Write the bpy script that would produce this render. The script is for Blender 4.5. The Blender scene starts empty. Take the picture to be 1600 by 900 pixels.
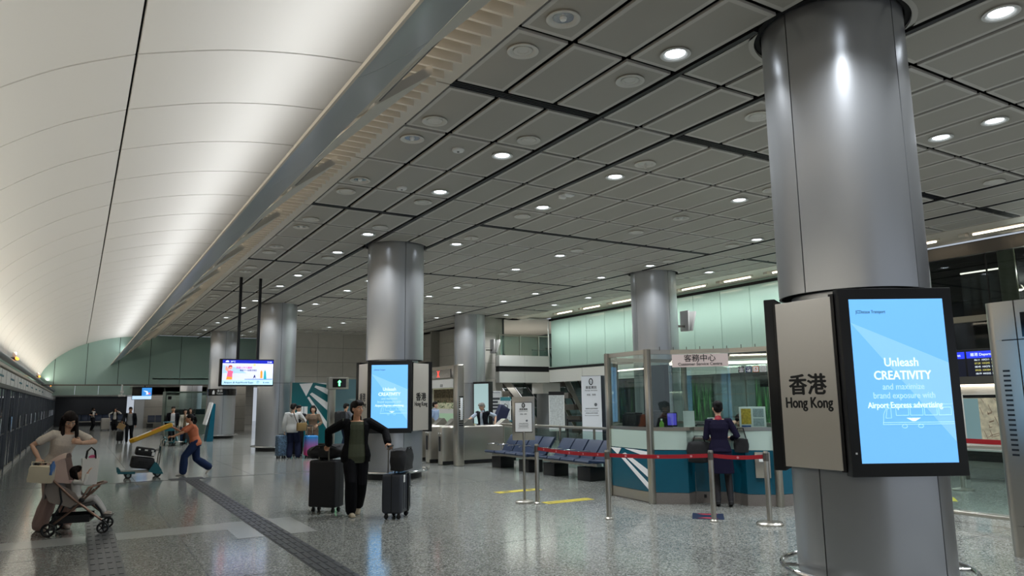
import bpy, bmesh, math, random
from mathutils import Vector, Matrix
import numpy as np

random.seed(7)
SC = bpy.context.scene
COL = SC.collection

# ------------------------------------------------------------------ camera, world, exposure
YAW, PITCH, ROLL, FPX, CAM_H = 0.540366, 0.154825, -0.012257, 1125.7, 1.62
cam_d = bpy.data.cameras.new('camera')
cam = bpy.data.objects.new('camera', cam_d)
COL.objects.link(cam)
_f = Vector((math.sin(YAW) * math.cos(PITCH), math.cos(YAW) * math.cos(PITCH), math.sin(PITCH)))
_r0 = Vector((math.cos(YAW), -math.sin(YAW), 0))
_u0 = _r0.cross(_f)
_r = _r0 * math.cos(ROLL) + _u0 * math.sin(ROLL)
_u = -_r0 * math.sin(ROLL) + _u0 * math.cos(ROLL)
cam.matrix_world = Matrix(((_r.x, _u.x, -_f.x, 0), (_r.y, _u.y, -_f.y, 0), (_r.z, _u.z, -_f.z, CAM_H), (0, 0, 0, 1)))
cam_d.sensor_fit = 'HORIZONTAL'
cam_d.sensor_width = 36
cam_d.lens = FPX / 1600 * 36
cam_d.clip_start = 0.05
cam_d.clip_end = 300
SC.camera = cam
SC.cycles.transparent_max_bounces = 32

w = bpy.data.worlds.new('world')
SC.world = w
w.use_nodes = True
w.node_tree.nodes['Background'].inputs[0].default_value = (0.80, 0.88, 1.0, 1)
w.node_tree.nodes['Background'].inputs[1].default_value = 0.50
SC.view_settings.view_transform = 'Standard'
SC.view_settings.look = 'None'
SC.view_settings.gamma = 1
SC.view_settings.use_curve_mapping = False
SC.view_settings.exposure = 0.10

def area_light(name, loc, direction, sx, sy, power, color=(1, 1, 1), spread=180):
    l = bpy.data.lights.new(name, 'AREA')
    l.shape = 'RECTANGLE'
    l.size, l.size_y, l.energy, l.color = sx, sy, power, color
    l.spread = math.radians(spread)
    o = bpy.data.objects.new(name, l)
    COL.objects.link(o)
    d = Vector(direction).normalized()
    # local y along world Y (the hall axis) when possible
    z = -d
    y = Vector((0, 1, 0)) if abs(d.y) < 0.95 else Vector((0, 0, 1))
    x = y.cross(z).normalized()
    y = z.cross(x)
    o.matrix_world = Matrix(((x.x, y.x, z.x, loc[0]), (x.y, y.y, z.y, loc[1]), (x.z, y.z, z.z, loc[2]), (0, 0, 0, 1)))
    return o

# concealed cove lighting of the hall (inside the wing trough, behind the pipe, above the glass wall), plus added fill and room lights
area_light('wing_cove_light', (1.98, 17, 4.42), (-0.985, 0, 0.17), 0.2, 50, 170, (0.93, 0.96, 1.0), 180)
area_light('wing_up_fill', (1.90, 17, 4.30), (-0.1, 0, 1), 0.2, 50, 85, (0.95, 0.97, 1.0), 180)  # second lamp added to fill the dark band on the vault
area_light('wing_slat_fill', (2.40, 17, 4.62), (0.7, 0, 0.71), 0.08, 50, 50, (1.0, 0.86, 0.66))  # unseen warm lamp added to brighten the slats and edge strip
area_light('pipe_cove_light', (-1.30, 26, 2.86), (0.45, 0, 0.9), 0.12, 66, 420, (1.0, 0.93, 0.80))
area_light('glass_wall_cove_light', (16.55, 18.6, 4.96), (0.75, 0, -0.66), 0.2, 15, 80, (0.92, 1.0, 0.95), 100)
#area_light('end_wall_cove_light', (1.5, 40.6, 5.0), (0, 0.6, -0.8), 5, 0.15, 60, (0.95, 1.0, 0.96))
area_light('end_hall_light', (4.0, 63, 2.28), (0, 0, -1), 9, 7, 120, (0.95, 0.98, 1.0))  # broad area light added in place of the end hall's ceiling lamps
area_light('end_hall_light', (6.5, 51, 2.85), (0, 0, -1), 8, 10, 190, (1.0, 0.97, 0.92))  # same stand-in over the nearer part, no fixture modelled
area_light('upper_mezzanine_fill', (18.5, 30, 5.0), (0, 0, -1), 4, 4, 110, (1.0, 0.96, 0.9))  # added to brighten the mezzanine behind the balcony, no fixture seen
area_light('mezzanine_light', (18.5, 29, 2.2), (0, 0, -1), 4, 3, 90, (0.95, 0.98, 1.0))
area_light('lobby_light', (19.5, 16, 2.3), (0, 0, -1), 2.5, 14, 330, (0.95, 1.0, 0.95))  # broad area light standing in for the lobby's own unseen lamps

# ------------------------------------------------------------------ materials
def lin(h):
    if isinstance(h, str):
        h = h.lstrip('#')
        c = [int(h[i:i + 2], 16) / 255 for i in (0, 2, 4)]
        return tuple(v / 12.92 if v <= 0.04045 else ((v + 0.055) / 1.055) ** 2.4 for v in c)
    return h
_MATS = {}
def mat(name, color, rough=0.5, metal=0.0, emit=0.0, spec=0.5, noise=0.0, scale=20.0, bump=0.0, stretch=None, coat=0.0, sheen=0.0):
    if name in _MATS:
        return _MATS[name]
    m = bpy.data.materials.new(name)
    m.use_nodes = True
    nt = m.node_tree
    b = nt.nodes['Principled BSDF']
    c = lin(color)
    b.inputs['Base Color'].default_value = (*c, 1)
    b.inputs['Roughness'].default_value = rough
    b.inputs['Metallic'].default_value = metal
    b.inputs['Specular IOR Level'].default_value = 0.15 if name.startswith('cloth_') else spec
    if coat:
        b.inputs['Coat Weight'].default_value = coat
        b.inputs['Coat Roughness'].default_value = 0.1
    if sheen:
        b.inputs['Sheen Weight'].default_value = sheen
    if emit:
        b.inputs['Emission Color'].default_value = (*c, 1)
        b.inputs['Emission Strength'].default_value = emit
    if noise or bump:
        tc = nt.nodes.new('ShaderNodeTexCoord')
        mp = nt.nodes.new('ShaderNodeMapping')
        if stretch:
            mp.inputs['Scale'].default_value = stretch
        n = nt.nodes.new('ShaderNodeTexNoise')
        n.inputs['Scale'].default_value = scale
        n.inputs['Detail'].default_value = 4
        nt.links.new(tc.outputs['Object'], mp.inputs[0])
        nt.links.new(mp.outputs[0], n.inputs[0])
        if noise:
            r = nt.nodes.new('ShaderNodeValToRGB')
            lo = tuple(max(0, v * (1 - noise)) for v in c)
            hi = tuple(min(1, v * (1 + noise)) for v in c)
            r.color_ramp.elements[0].position, r.color_ramp.elements[1].position = 0.3, 0.7
            r.color_ramp.elements[0].color = (*lo, 1)
            r.color_ramp.elements[1].color = (*hi, 1)
            nt.links.new(n.outputs['Fac'], r.inputs[0])
            nt.links.new(r.outputs[0], b.inputs['Base Color'])
        if bump:
            bp = nt.nodes.new('ShaderNodeBump')
            bp.inputs['Strength'].default_value = bump
            bp.inputs['Distance'].default_value = 0.01
            nt.links.new(n.outputs['Fac'], bp.inputs['Height'])
            nt.links.new(bp.outputs[0], b.inputs['Normal'])
    _MATS[name] = m
    return m

def glass_mat(name, tint=(0.9, 0.95, 0.93), rough=0.02, refl=1.0, haze=0.0, hazecol=(0.6, 0.7, 0.68)):
    """thin architectural glass: a transparent sheet with a fresnel reflection"""
    m = bpy.data.materials.new(name)
    m.use_nodes = True
    nt = m.node_tree
    nt.nodes.remove(nt.nodes['Principled BSDF'])
    out = nt.nodes['Material Output']
    t = nt.nodes.new('ShaderNodeBsdfTransparent')
    t.inputs[0].default_value = (*tint, 1)
    g = nt.nodes.new('ShaderNodeBsdfGlossy')
    g.inputs['Roughness'].default_value = rough
    fr = nt.nodes.new('ShaderNodeFresnel')
    geo = nt.nodes.new('ShaderNodeNewGeometry')
    ior = nt.nodes.new('ShaderNodeMapRange')
    ior.inputs['To Min'].default_value, ior.inputs['To Max'].default_value = 1.5, 1 / 1.5
    nt.links.new(geo.outputs['Backfacing'], ior.inputs['Value'])
    nt.links.new(ior.outputs[0], fr.inputs[0])
    mu = nt.nodes.new('ShaderNodeMath')
    mu.operation = 'MULTIPLY'
    mu.inputs[1].default_value = refl
    mu.use_clamp = True
    mx = nt.nodes.new('ShaderNodeMixShader')
    nt.links.new(fr.outputs[0], mu.inputs[0])
    nt.links.new(mu.outputs[0], mx.inputs[0])
    nt.links.new(t.outputs[0], mx.inputs[1])
    nt.links.new(g.outputs[0], mx.inputs[2])
    last = mx
    if haze:
        d = nt.nodes.new('ShaderNodeBsdfDiffuse')
        d.inputs[0].default_value = (*hazecol, 1)
        m2 = nt.nodes.new('ShaderNodeMixShader')
        m2.inputs[0].default_value = haze
        nt.links.new(mx.outputs[0], m2.inputs[1])
        nt.links.new(d.outputs[0], m2.inputs[2])
        last = m2
    nt.links.new(last.outputs[0], out.inputs[0])
    return m

def floor_mat():
    m = bpy.data.materials.new('terrazzo')
    m.use_nodes = True
    nt = m.node_tree
    b = nt.nodes['Principled BSDF']
    tc = nt.nodes.new('ShaderNodeTexCoord')
    v = nt.nodes.new('ShaderNodeTexVoronoi')
    v.inputs['Scale'].default_value = 70
    n = nt.nodes.new('ShaderNodeTexNoise')
    n.inputs['Scale'].default_value = 1.3
    n.inputs['Detail'].default_value = 3
    r = nt.nodes.new('ShaderNodeValToRGB')
    e = r.color_ramp.elements
    e[0].position, e[0].color = 0.0, (*lin('#606260'), 1)
    e[1].position, e[1].color = 1.0, (*lin('#b4b5b1'), 1)
    k = e.new(0.5); k.color = (*lin('#86887f'), 1)
    nt.links.new(tc.outputs['Object'], v.inputs['Vector'])
    nt.links.new(tc.outputs['Object'], n.inputs['Vector'])
    sep = nt.nodes.new('ShaderNodeSeparateColor')
    nt.links.new(v.outputs['Color'], sep.inputs[0])
    nt.links.new(sep.outputs[0], r.inputs[0])
    mx = nt.nodes.new('ShaderNodeMix')
    mx.data_type = 'RGBA'
    mx.blend_type = 'MULTIPLY'
    mx.inputs[0].default_value = 0.15
    nt.links.new(r.outputs[0], mx.inputs[6])
    nt.links.new(n.outputs['Fac'], mx.inputs[7])
    nt.links.new(mx.outputs[2], b.inputs['Base Color'])
    b.inputs['Roughness'].default_value = 0.13
    b.inputs['Specular IOR Level'].default_value = 0.55
    return m

def streak_mat(name, cols, sx=18, emit=0.0, rough=0.4):
    """vertical foliage-like streaks"""
    m = bpy.data.materials.new(name)
    m.use_nodes = True
    nt = m.node_tree
    b = nt.nodes['Principled BSDF']
    tc = nt.nodes.new('ShaderNodeTexCoord')
    mp = nt.nodes.new('ShaderNodeMapping')
    mp.inputs['Scale'].default_value = (sx, sx, 1.1)
    n = nt.nodes.new('ShaderNodeTexNoise')
    n.inputs['Scale'].default_value = 1.0
    n.inputs['Detail'].default_value = 5
    r = nt.nodes.new('ShaderNodeValToRGB')
    e = r.color_ramp.elements
    e[0].position, e[0].color = 0.38, (*lin(cols[0]), 1)
    e[1].position, e[1].color = 0.68, (*lin(cols[2]), 1)
    k = e.new(0.52); k.color = (*lin(cols[1]), 1)
    nt.links.new(tc.outputs['Object'], mp.inputs[0])
    nt.links.new(mp.outputs[0], n.inputs[0])
    nt.links.new(n.outputs['Fac'], r.inputs[0])
    nt.links.new(r.outputs[0], b.inputs['Base Color'])
    b.inputs['Roughness'].default_value = rough
    if emit:
        nt.links.new(r.outputs[0], b.inputs['Emission Color'])
        b.inputs['Emission Strength'].default_value = emit
    return m

M_FLOOR = floor_mat()
M_BAND = mat('pale_stone', '#a9aaa6', 0.16, noise=0.12, scale=90)
M_TACT = mat('tactile_dark', '#4a4b4d', 0.35, noise=0.1, scale=60)
M_JOINT = mat('joint_dark', '#3a3b3d', 0.4)
M_VAULT = mat('vault_white', '#d8d6d0', 0.55, spec=0.4)
M_GAP = mat('gap_black', '#0c0c0d', 0.8)
M_PANEL = mat('ceiling_panel', '#aaa59b', 0.6, noise=0.05, scale=500)
M_RIM = mat('ceiling_rim', '#c6c2ba', 0.55)
M_CHAN = mat('ceiling_channel', '#232325', 0.45, 0.3)
M_WING = mat('wing_grey', '#b3b6b8', 0.28, 0.25)
M_CREAM = mat('cream_metal', '#d8cfc0', 0.45, spec=0.4)
M_COLUMN = mat('column_silver', '#b9bbbe', 0.30, 0.72)
M_STEEL = mat('brushed_steel', '#b9b4aa', 0.3, 0.95)
M_CHROME = mat('polished_steel', '#d0d0d0', 0.14, 1.0)
M_DSTEEL = mat('dark_steel', '#6b6660', 0.4, 0.7)
M_BLACK = mat('black_paint', '#0d0d0f', 0.4)
M_BLACKG = mat('black_gloss', '#08080a', 0.12)
M_GREENG = mat('green_back_glass', '#a9c2b8', 0.09, spec=0.6)
M_GREENE = mat('green_end_glass', '#94b0a6', 0.08, spec=0.6)
M_WHITE = mat('white_panel', '#d9d7d1', 0.35)
M_TILE = mat('stone_tile', '#b3aea4', 0.3, noise=0.04, scale=4)
M_DARKW = mat('dark_wall', '#26272b', 0.18)
M_TEAL = mat('teal_panel', '#0b5468', 0.22)
M_TEALG = mat('teal_glass', '#1f6a70', 0.10)
M_PALEG = mat('pale_green_panel', '#b9ccc2', 0.2)
M_GRANITE = mat('plinth_granite', '#77706a', 0.35, noise=0.2, scale=120)
M_SIGNP = mat('sign_panel_beige', '#cdc6bb', 0.42, 0.0)
M_TEXTK = mat('lettering_black', '#0a0a0c', 0.5)
M_TEXTW = mat('lettering_white', '#f2f2f2', 0.5)
M_TEXTE = mat('lettering_lit', '#eaf6ff', 0.5, emit=0.88)
M_TEXTF = mat('lettering_lit_faint', '#b6dcf6', 0.5, emit=0.85)
M_SCREEN = mat('screen_blue', '#6db4ee', 0.3, emit=0.88)
M_SCREEN2 = mat('screen_blue_pale', '#86c2f2', 0.3, emit=0.88)
M_GLASS = glass_mat('clear_glass', (0.86, 0.93, 0.91), 0.02, 1.6)
M_GLASSD = glass_mat('dark_glass', (0.52, 0.57, 0.58), 0.03, 1.4)
M_GLASSB = glass_mat('balustrade_glass', (0.78, 0.88, 0.85), 0.02, 1.6)
M_GLASST = glass_mat('teal_tint_glass', (0.35, 0.55, 0.58), 0.03, 1.5, 0.35, (0.22, 0.38, 0.42))
M_PSD = mat('screen_door_glass', '#1d2226', 0.05, spec=0.9)  # opaque: the darkness of the tunnel behind is put into the colour
M_NAVY = mat('seat_navy', '#1d2d47', 0.45)
M_RED = mat('belt_red', '#a3131f', 0.5)
M_REDP = mat('red_panel', '#a31a1c', 0.4)
M_YEL = mat('floor_yellow', '#c9b62e', 0.45)
M_AMBER = mat('amber_lamp', '#ff9b2e', 0.4, emit=5.0)
M_LAMP = mat('lamp_white', '#eef6ff', 0.4, emit=9.0)
M_TUBE = mat('tube_white', '#fff2dc', 0.4, emit=4.0)
M_SOFTL = mat('soft_lit', '#ffe9c4', 0.4, emit=1.4)
M_LEDGRN = mat('led_green', '#6dff9a', 0.4, emit=3.0)
M_LEDRED = mat('led_red', '#ff3b30', 0.4, emit=2.5)
M_PAPER = mat('paper_white', '#e8e8e6', 0.6)

# ------------------------------------------------------------------ mesh helpers
class MB:
    def __init__(self):
        self.bm = bmesh.new()
        self.mi = 0
    def v(self, p):
        return self.bm.verts.new(p)
    def face(self, pts):
        vs = [p if isinstance(p, bmesh.types.BMVert) else self.v(p) for p in pts]
        try:
            f = self.bm.faces.new(vs)
            f.material_index = self.mi
            return f
        except ValueError:
            return None
    def box(self, x0, x1, y0, y1, z0, z1, M=None, bev=0.0, seg=2):
        bm2 = bmesh.new()
        r = bmesh.ops.create_cube(bm2, size=1)
        for vv in bm2.verts:
            vv.co = Vector(((x0 + x1) / 2 + vv.co.x * (x1 - x0), (y0 + y1) / 2 + vv.co.y * (y1 - y0), (z0 + z1) / 2 + vv.co.z * (z1 - z0)))
        if bev:
            bmesh.ops.bevel(bm2, geom=list(bm2.edges), offset=bev, segments=seg, affect='EDGES', profile=0.5)
        self.merge(bm2, M)
        return self
    def merge(self, bm2, M=None):
        if M is not None:
            bm2.transform(M)
        mp = {}
        for vv in bm2.verts:
            mp[vv.index] = None
        bm2.verts.index_update()
        vs = [self.bm.verts.new(vv.co) for vv in bm2.verts]
        for f in bm2.faces:
            try:
                nf = self.bm.faces.new([vs[x.index] for x in f.verts])
                nf.material_index = self.mi
            except ValueError:
                pass
        bm2.free()
    def prism(self, poly, a, b, M=None):
        """closed 2D polygon (x, y) extruded in z from a to b"""
        n = len(poly)
        M = M or Matrix.Identity(4)
        lo = [self.v(M @ Vector((p[0], p[1], a))) for p in poly]
        hi = [self.v(M @ Vector((p[0], p[1], b))) for p in poly]
        self.face(list(reversed(lo)))
        self.face(hi)
        for i in range(n):
            j = (i + 1) % n
            self.face([lo[i], lo[j], hi[j], hi[i]])
        return self
    def tube(self, pts, r, n=10, closed=False, cap=True):
        pts = [Vector(p) for p in pts]
        rs = r if isinstance(r, (list, tuple)) else [r] * len(pts)
        rings = []
        N = len(pts)
        up = None
        for i, p in enumerate(pts):
            if closed:
                d = (pts[(i + 1) % N] - pts[i - 1]).normalized()
            else:
                d = (pts[min(i + 1, N - 1)] - pts[max(i - 1, 0)]).normalized()
            if up is None:
                up = Vector((0, 0, 1)) if abs(d.z) < 0.9 else Vector((1, 0, 0))
            x = d.cross(up).normalized()
            y = x.cross(d).normalized()
            up = y
            rings.append([self.v(p + x * math.cos(2 * math.pi * k / n) * rs[i] + y * math.sin(2 * math.pi * k / n) * rs[i]) for k in range(n)])
        R = N if closed else N - 1
        for i in range(R):
            a, b = rings[i], rings[(i + 1) % N]
            for k in range(n):
                self.face([a[k], a[(k + 1) % n], b[(k + 1) % n], b[k]])
        if cap and not closed:
            self.face(list(reversed(rings[0])))
            self.face(rings[-1])
        return self
    def cyl(self, c, r, z0, z1, n=24, r2=None):
        r2 = r if r2 is None else r2
        return self.lathe([(r, z0), (r2, z1)], c, n)
    def lathe(self, prof, c=(0, 0), n=32, M=None, cap=True):
        M = M or Matrix.Translation((c[0], c[1], 0))
        rings = []
        for (r, z) in prof:
            rings.append([self.v(M @ Vector((r * math.cos(2 * math.pi * k / n), r * math.sin(2 * math.pi * k / n), z))) for k in range(n)])
        for a, b in zip(rings, rings[1:]):
            for k in range(n):
                self.face([a[k], a[(k + 1) % n], b[(k + 1) % n], b[k]])
        if cap:
            if prof[0][0] > 1e-6:
                self.face(list(reversed(rings[0])))
            if prof[-1][0] > 1e-6:
                self.face(rings[-1])
        return self
    def ball(self, c, r, M=None, seg=14):
        bm2 = bmesh.new()
        bmesh.ops.create_uvsphere(bm2, u_segments=seg, v_segments=max(6, seg // 2 + 1), radius=1)
        rr = r if isinstance(r, (tuple, list)) else (r, r, r)
        for vv in bm2.verts:
            vv.co = Vector((vv.co.x * rr[0], vv.co.y * rr[1], vv.co.z * rr[2]))
        bm2.transform((Matrix.Translation(c) @ (M or Matrix.Identity(4))))
        self.merge(bm2)
        return self
    def build(self, name, mats, parent=None, smooth=35, loc=None):
        bmesh.ops.remove_doubles(self.bm, verts=self.bm.verts, dist=1e-6)
        bmesh.ops.recalc_face_normals(self.bm, faces=self.bm.faces)
        me = bpy.data.meshes.new(name)
        self.bm.to_mesh(me)
        self.bm.free()
        for m in (mats if isinstance(mats, (list, tuple)) else [mats]):
            me.materials.append(m)
        if smooth:
            for p in me.polygons:
                p.use_smooth = True
            me.set_sharp_from_angle(angle=math.radians(smooth))
        o = bpy.data.objects.new(name, me)
        COL.objects.link(o)
        if parent is not None:
            o.parent = parent
        if loc is not None:
            o.location = loc
        return o

def tag(o, label, cat, group=None, kind=None):
    o['label'] = label
    o['category'] = cat
    if group:
        o['group'] = group
    if kind:
        o['kind'] = kind
    return o
def struct(o):
    o['kind'] = 'structure'
    return o
def thing(name, label, cat, loc=(0, 0, 0), rz=0.0, group=None):
    o = bpy.data.objects.new(name, None)
    o.empty_display_size = 0.1
    COL.objects.link(o)
    o.location = loc
    o.rotation_euler = (0, 0, rz)
    tag(o, label, cat, group, 'thing')
    return o
def copy_tree(o, parent=None):
    c = o.copy()
    COL.objects.link(c)
    if parent is not None:
        c.parent = parent
    for ch in [x for x in o.children]:
        copy_tree(ch, c)
    return c
def frame(o, r, u):
    """matrix whose local x is r, local y is u, at o"""
    r = Vector(r).normalized(); u = Vector(u).normalized()
    n = r.cross(u)
    return Matrix(((r.x, u.x, n.x, o[0]), (r.y, u.y, n.y, o[1]), (r.z, u.z, n.z, o[2]), (0, 0, 0, 1)))
def text(body, size, m, parent, M, align='CENTER', bold=0.0, depth=0.0015, name='lettering', squeeze=1.0, valign='TOP_BASELINE', line=1.0):
    """flat lettering, turned into a mesh, lying in the plane of M (parent-local)"""
    c = bpy.data.curves.new(name, 'FONT')
    c.body = body
    c.size = size
    c.align_x = align
    c.extrude = depth
    c.space_line = line
    c.resolution_u = 3
    t = bpy.data.objects.new(name, c)
    COL.objects.link(t)
    dg = bpy.context.evaluated_depsgraph_get()
    me = bpy.data.meshes.new_from_object(t.evaluated_get(dg))
    bpy.data.objects.remove(t)
    bpy.data.curves.remove(c)
    if bold:
        bt = bmesh.new()
        for dx, dy, dz in ((0, 0, 0), (bold, 0, 2e-5), (-bold, 0, 4e-5), (0, bold * 0.7, 6e-5), (0, -bold * 0.7, 8e-5)):
            n0 = len(bt.verts)
            bt.from_mesh(me)
            bt.verts.ensure_lookup_table()
            for v in bt.verts[n0:]:
                v.co += Vector((dx, dy, dz))
        bt.to_mesh(me)
        bt.free()
    me.transform(M @ Matrix.Diagonal((squeeze, 1, 1, 1)))
    me.name = name
    me.materials.clear()
    me.materials.append(m)
    o = bpy.data.objects.new(name, me)
    COL.objects.link(o)
    o.parent = parent
    return o
ORD = ['first', 'second', 'third', 'fourth', 'fifth', 'sixth', 'seventh', 'eighth', 'ninth', 'tenth', 'eleventh', 'twelfth', 'thirteenth', 'fourteenth', 'fifteenth', 'sixteenth', 'seventeenth', 'eighteenth']
# ================================================================== the setting
Y0, YE = -8.0, 41.75          # hall extent along its axis
CZ = 5.10                     # ceiling height
# ---- floor
fb = MB().box(-1.6, 24, Y0, 72, -0.1, 0.0)
floor = struct(fb.build('floor', M_FLOOR, smooth=0))
def inlay(name, x0, x1, y0, y1, m, h=0.002):
    return MB().box(x0, x1, y0, y1, -0.01, h).build(name, m, floor, smooth=0)
inlay('pale_band', -1.45, 0.21, 10.30, 10.86, M_BAND)
inlay('pale_band', 0.54, 1.80, 10.30, 10.86, M_BAND)
inlay('pale_square', 1.80, 2.11, 9.53, 10.90, M_BAND)
inlay('pale_square', 2.43, 2.76, 9.53, 10.90, M_BAND)
inlay('cross_joint', -1.45, 10.5, 17.61, 17.69, M_JOINT)
for xx in (-0.6, 1.2, 3.6, 5.97, 7.2):
    inlay('tile_joint', xx - 0.003, xx + 0.003, Y0, 41, M_JOINT, 0.0012)
for yy in (0.2, 4.7, 7.5, 9.5, 13.3, 21.3, 25.0, 28.9, 32.7, 36.5):
    inlay('tile_joint', -1.45, 17.0, yy - 0.003, yy + 0.003, M_JOINT, 0.0012)
def tactile(x0, x1, y0, y1, dashes=True):
    b = MB().box(x0, x1, y0, y1, -0.01, 0.003)
    n = 4
    wd = (x1 - x0) / n
    y = y0 + 0.02
    while y < y1 - 0.1:
        yl = min(y + 0.27, y1)
        for k in range(n):
            xc = x0 + wd * (k + 0.5)
            b.box(xc - wd * 0.28, xc + wd * 0.28, y, yl, 0.003, 0.008)
        y += 0.31
    return b.build('tactile_strip', M_TACT, floor, smooth=0)
tactile(0.22, 0.53, -2, 12.2)
tactile(2.12, 2.42, -2, 17.6)
inlay('tactile_junction', 1.86, 2.55, 17.45, 17.95, M_TACT, 0.006)

# ---- white vault over the platform edge
VP = [(-1.56, 2.86), (-1.56, 3.12), (-1.42, 3.42), (-1.13, 3.79), (-0.75, 4.12), (-0.28, 4.43), (0.25, 4.68), (0.97, 4.90), (1.7, 5.04), (2.4, 5.10), (3.25, 5.13)]
def spline(P, n=6):
    P = [Vector((p[0], p[1])) for p in P]
    out = []
    for i in range(len(P) - 1):
        p0, p1, p2, p3 = P[max(i - 1, 0)], P[i], P[i + 1], P[min(i + 2, len(P) - 1)]
        for k in range(n):
            t = k / n
            out.append(0.5 * ((2 * p1) + (p2 - p0) * t + (2 * p0 - 5 * p1 + 4 * p2 - p3) * t * t + (3 * p1 - p0 - 3 * p2 + p3) * t ** 3))
    out.append(P[-1])
    return out
VL = spline(VP[:7]); VR = spline(VP[6:])
vb = MB()
g = 0.014
k0 = -8
yv = 4.0 - 1.4 * 8
ys = []
while yv < 62:
    ys.append(yv); yv += 1.4
def sheet(b, prof, y0, y1, th=0.03):
    lo, hi = [], []
    n = len(prof)
    nor = []
    for i in range(n):
        d = (prof[min(i + 1, n - 1)] - prof[max(i - 1, 0)]).normalized()
        nor.append(Vector((-d.y, d.x)))
    A = [b.v((p.x, y0, p.y)) for p in prof]; B = [b.v((p.x, y1, p.y)) for p in prof]
    C2 = [b.v((p.x + q.x * th, y0, p.y + q.y * th)) for p, q in zip(prof, nor)]
    D = [b.v((p.x + q.x * th, y1, p.y + q.y * th)) for p, q in zip(prof, nor)]
    for i in range(n - 1):
        b.face([A[i], A[i + 1], B[i + 1], B[i]])
        b.face([C2[i], D[i], D[i + 1], C2[i + 1]])
        b.face([A[i], C2[i], C2[i + 1], A[i + 1]])
        b.face([B[i], B[i + 1], D[i + 1], D[i]])
    b.face([A[0], B[0], D[0], C2[0]]); b.face([A[-1], C2[-1], D[-1], B[-1]])
def trim_end(prof, g):
    p = list(prof)
    return p
for a, c in zip(ys, ys[1:]):
    L2 = VL[:-1] + [VL[-1] - (VL[-1] - VL[-2]).normalized() * g]
    R2 = [VR[0] + (VR[1] - VR[0]).normalized() * g] + VR[1:]
    sheet(vb, L2, a + g, c - g); sheet(vb, R2, a + g, c - g)
vault = struct(vb.build('ceiling_vault', M_VAULT, smooth=30))
bb = MB()
prof = [Vector((p.x, p.y)) for p in VL[:-1] + VR]
off = []
for i, p in enumerate(prof):
    d = (prof[min(i + 1, len(prof) - 1)] - prof[max(i - 1, 0)]).normalized()
    off.append(p + Vector((-d.y, d.x)) * 0.05)
sheet(bb, off, ys[0], ys[-1], 0.05)
bb.build('backing', M_GAP, vault)

# ---- perforated ceiling panels
XS = [3.32, 3.97, 4.65, 5.36, 6.03, 6.67, 7.42, 8.12, 8.83, 9.55, 10.25, 10.97, 11.67, 12.38, 13.10, 13.75, 14.40, 15.10, 15.80]
COLX = (6.03, 13.75)
COLY = (4.0, 15.17, 26.35, 37.52)
YL = []
for kk in range(-2, 8):
    c = 4.0 + 5.6 * kk
    for d in (0, 1.39, 2.80, 4.19):
        y = c + d
        if Y0 <= y <= YE: YL.append(y)
YL = sorted(YL)
def is_slot(y): return abs(((y - 6.80) / 5.6) - round((y - 6.80) / 5.6)) < 0.01
cb = MB()
for ix in range(len(XS) - 1):
    x0, x1 = XS[ix], XS[ix + 1]
    gx0 = 0.065 if abs(x0 - 5.36) < .01 or abs(x0 - 6.67) < .01 or abs(x0 - 13.1) < .01 or abs(x0 - 14.4) < .01 else 0.034
    gx1 = 0.065 if abs(x1 - 5.36) < .01 or abs(x1 - 6.67) < .01 or abs(x1 - 13.1) < .01 or abs(x1 - 14.4) < .01 else 0.034
    colstrip = 5.3 < x0 < 6.6 or 13.0 < x0 < 14.3
    for iy in range(len(YL) - 1):
        y0, y1 = YL[iy], YL[iy + 1]
        if x0 > 9 and y0 > 36.5: continue
        s0 = 0.10 if is_slot(y0) and not colstrip else 0.034
        s1 = 0.10 if is_slot(y1) and not colstrip else 0.034
        a, b_, c, d = x0 + gx0, x1 - gx1, y0 + s0, y1 - s1
        poly = [(a, c), (b_, c), (b_, d), (a, d)]
        for cx in COLX:
            for cy in COLY:
                if len(poly) == 4 and min(abs(a - cx), abs(b_ - cx)) < 0.1 and min(abs(c - cy), abs(d - cy)) < 0.3:
                    # cut back round the column
                    R = 0.70
                    sy = 1 if (c + d) / 2 > cy else -1
                    arc = [(a + (b_ - a) * q / 14, cy + sy * math.sqrt(R * R - (a + (b_ - a) * q / 14 - cx) ** 2)) for q in range(15)]
                    poly = arc + [(b_, d), (a, d)] if sy > 0 else [(a, c), (b_, c)] + arc[::-1]
        cb.mi = 1
        lo = [cb.v((p[0], p[1], CZ)) for p in poly]
        hi = [cb.v((p[0], p[1], CZ + 0.03)) for p in poly]
        n = len(poly)
        for i in range(n):
            j = (i + 1) % n
            cb.face([lo[i], lo[j], hi[j], hi[i]])
        cb.face(hi)
        f = cb.face(list(reversed(lo)))
        cb.bm.normal_update()
        res = bmesh.ops.inset_region(cb.bm, faces=[f], thickness=0.05, depth=0.0, use_even_offset=True)
        f.material_index = 0
ceiling = struct(cb.build('ceiling', [M_PANEL, M_RIM], smooth=0))
MB().box(3.28, 16.3, Y0, YE + 0.05, CZ + 0.12, CZ + 0.16).build('void', M_GAP, ceiling, smooth=0)
chb = MB()
for xg in (5.36, 6.67, 13.10, 14.40):
    cuts = [Y0] + [q for cy in COLY for q in (cy - 0.32, cy + 0.32)] + [YE]
    for ya_, yb_ in zip(cuts[::2], cuts[1::2]):
        chb.box(xg - 0.028, xg + 0.028, ya_, yb_, CZ - 0.012, CZ + 0.05)
chb.build('channel', M_CHAN, ceiling, smooth=0)
slb = MB()
for y in YL:
    if is_slot(y):
        for dx in (-0.055, -0.018, 0.018, 0.055):
            for (xa, xb) in ((3.32, 5.29), (6.74, 13.03), (14.47, 15.8)):
                slb.box(xa, xb, y + dx - 0.008, y + dx + 0.008, CZ + 0.0, CZ + 0.05)
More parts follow.
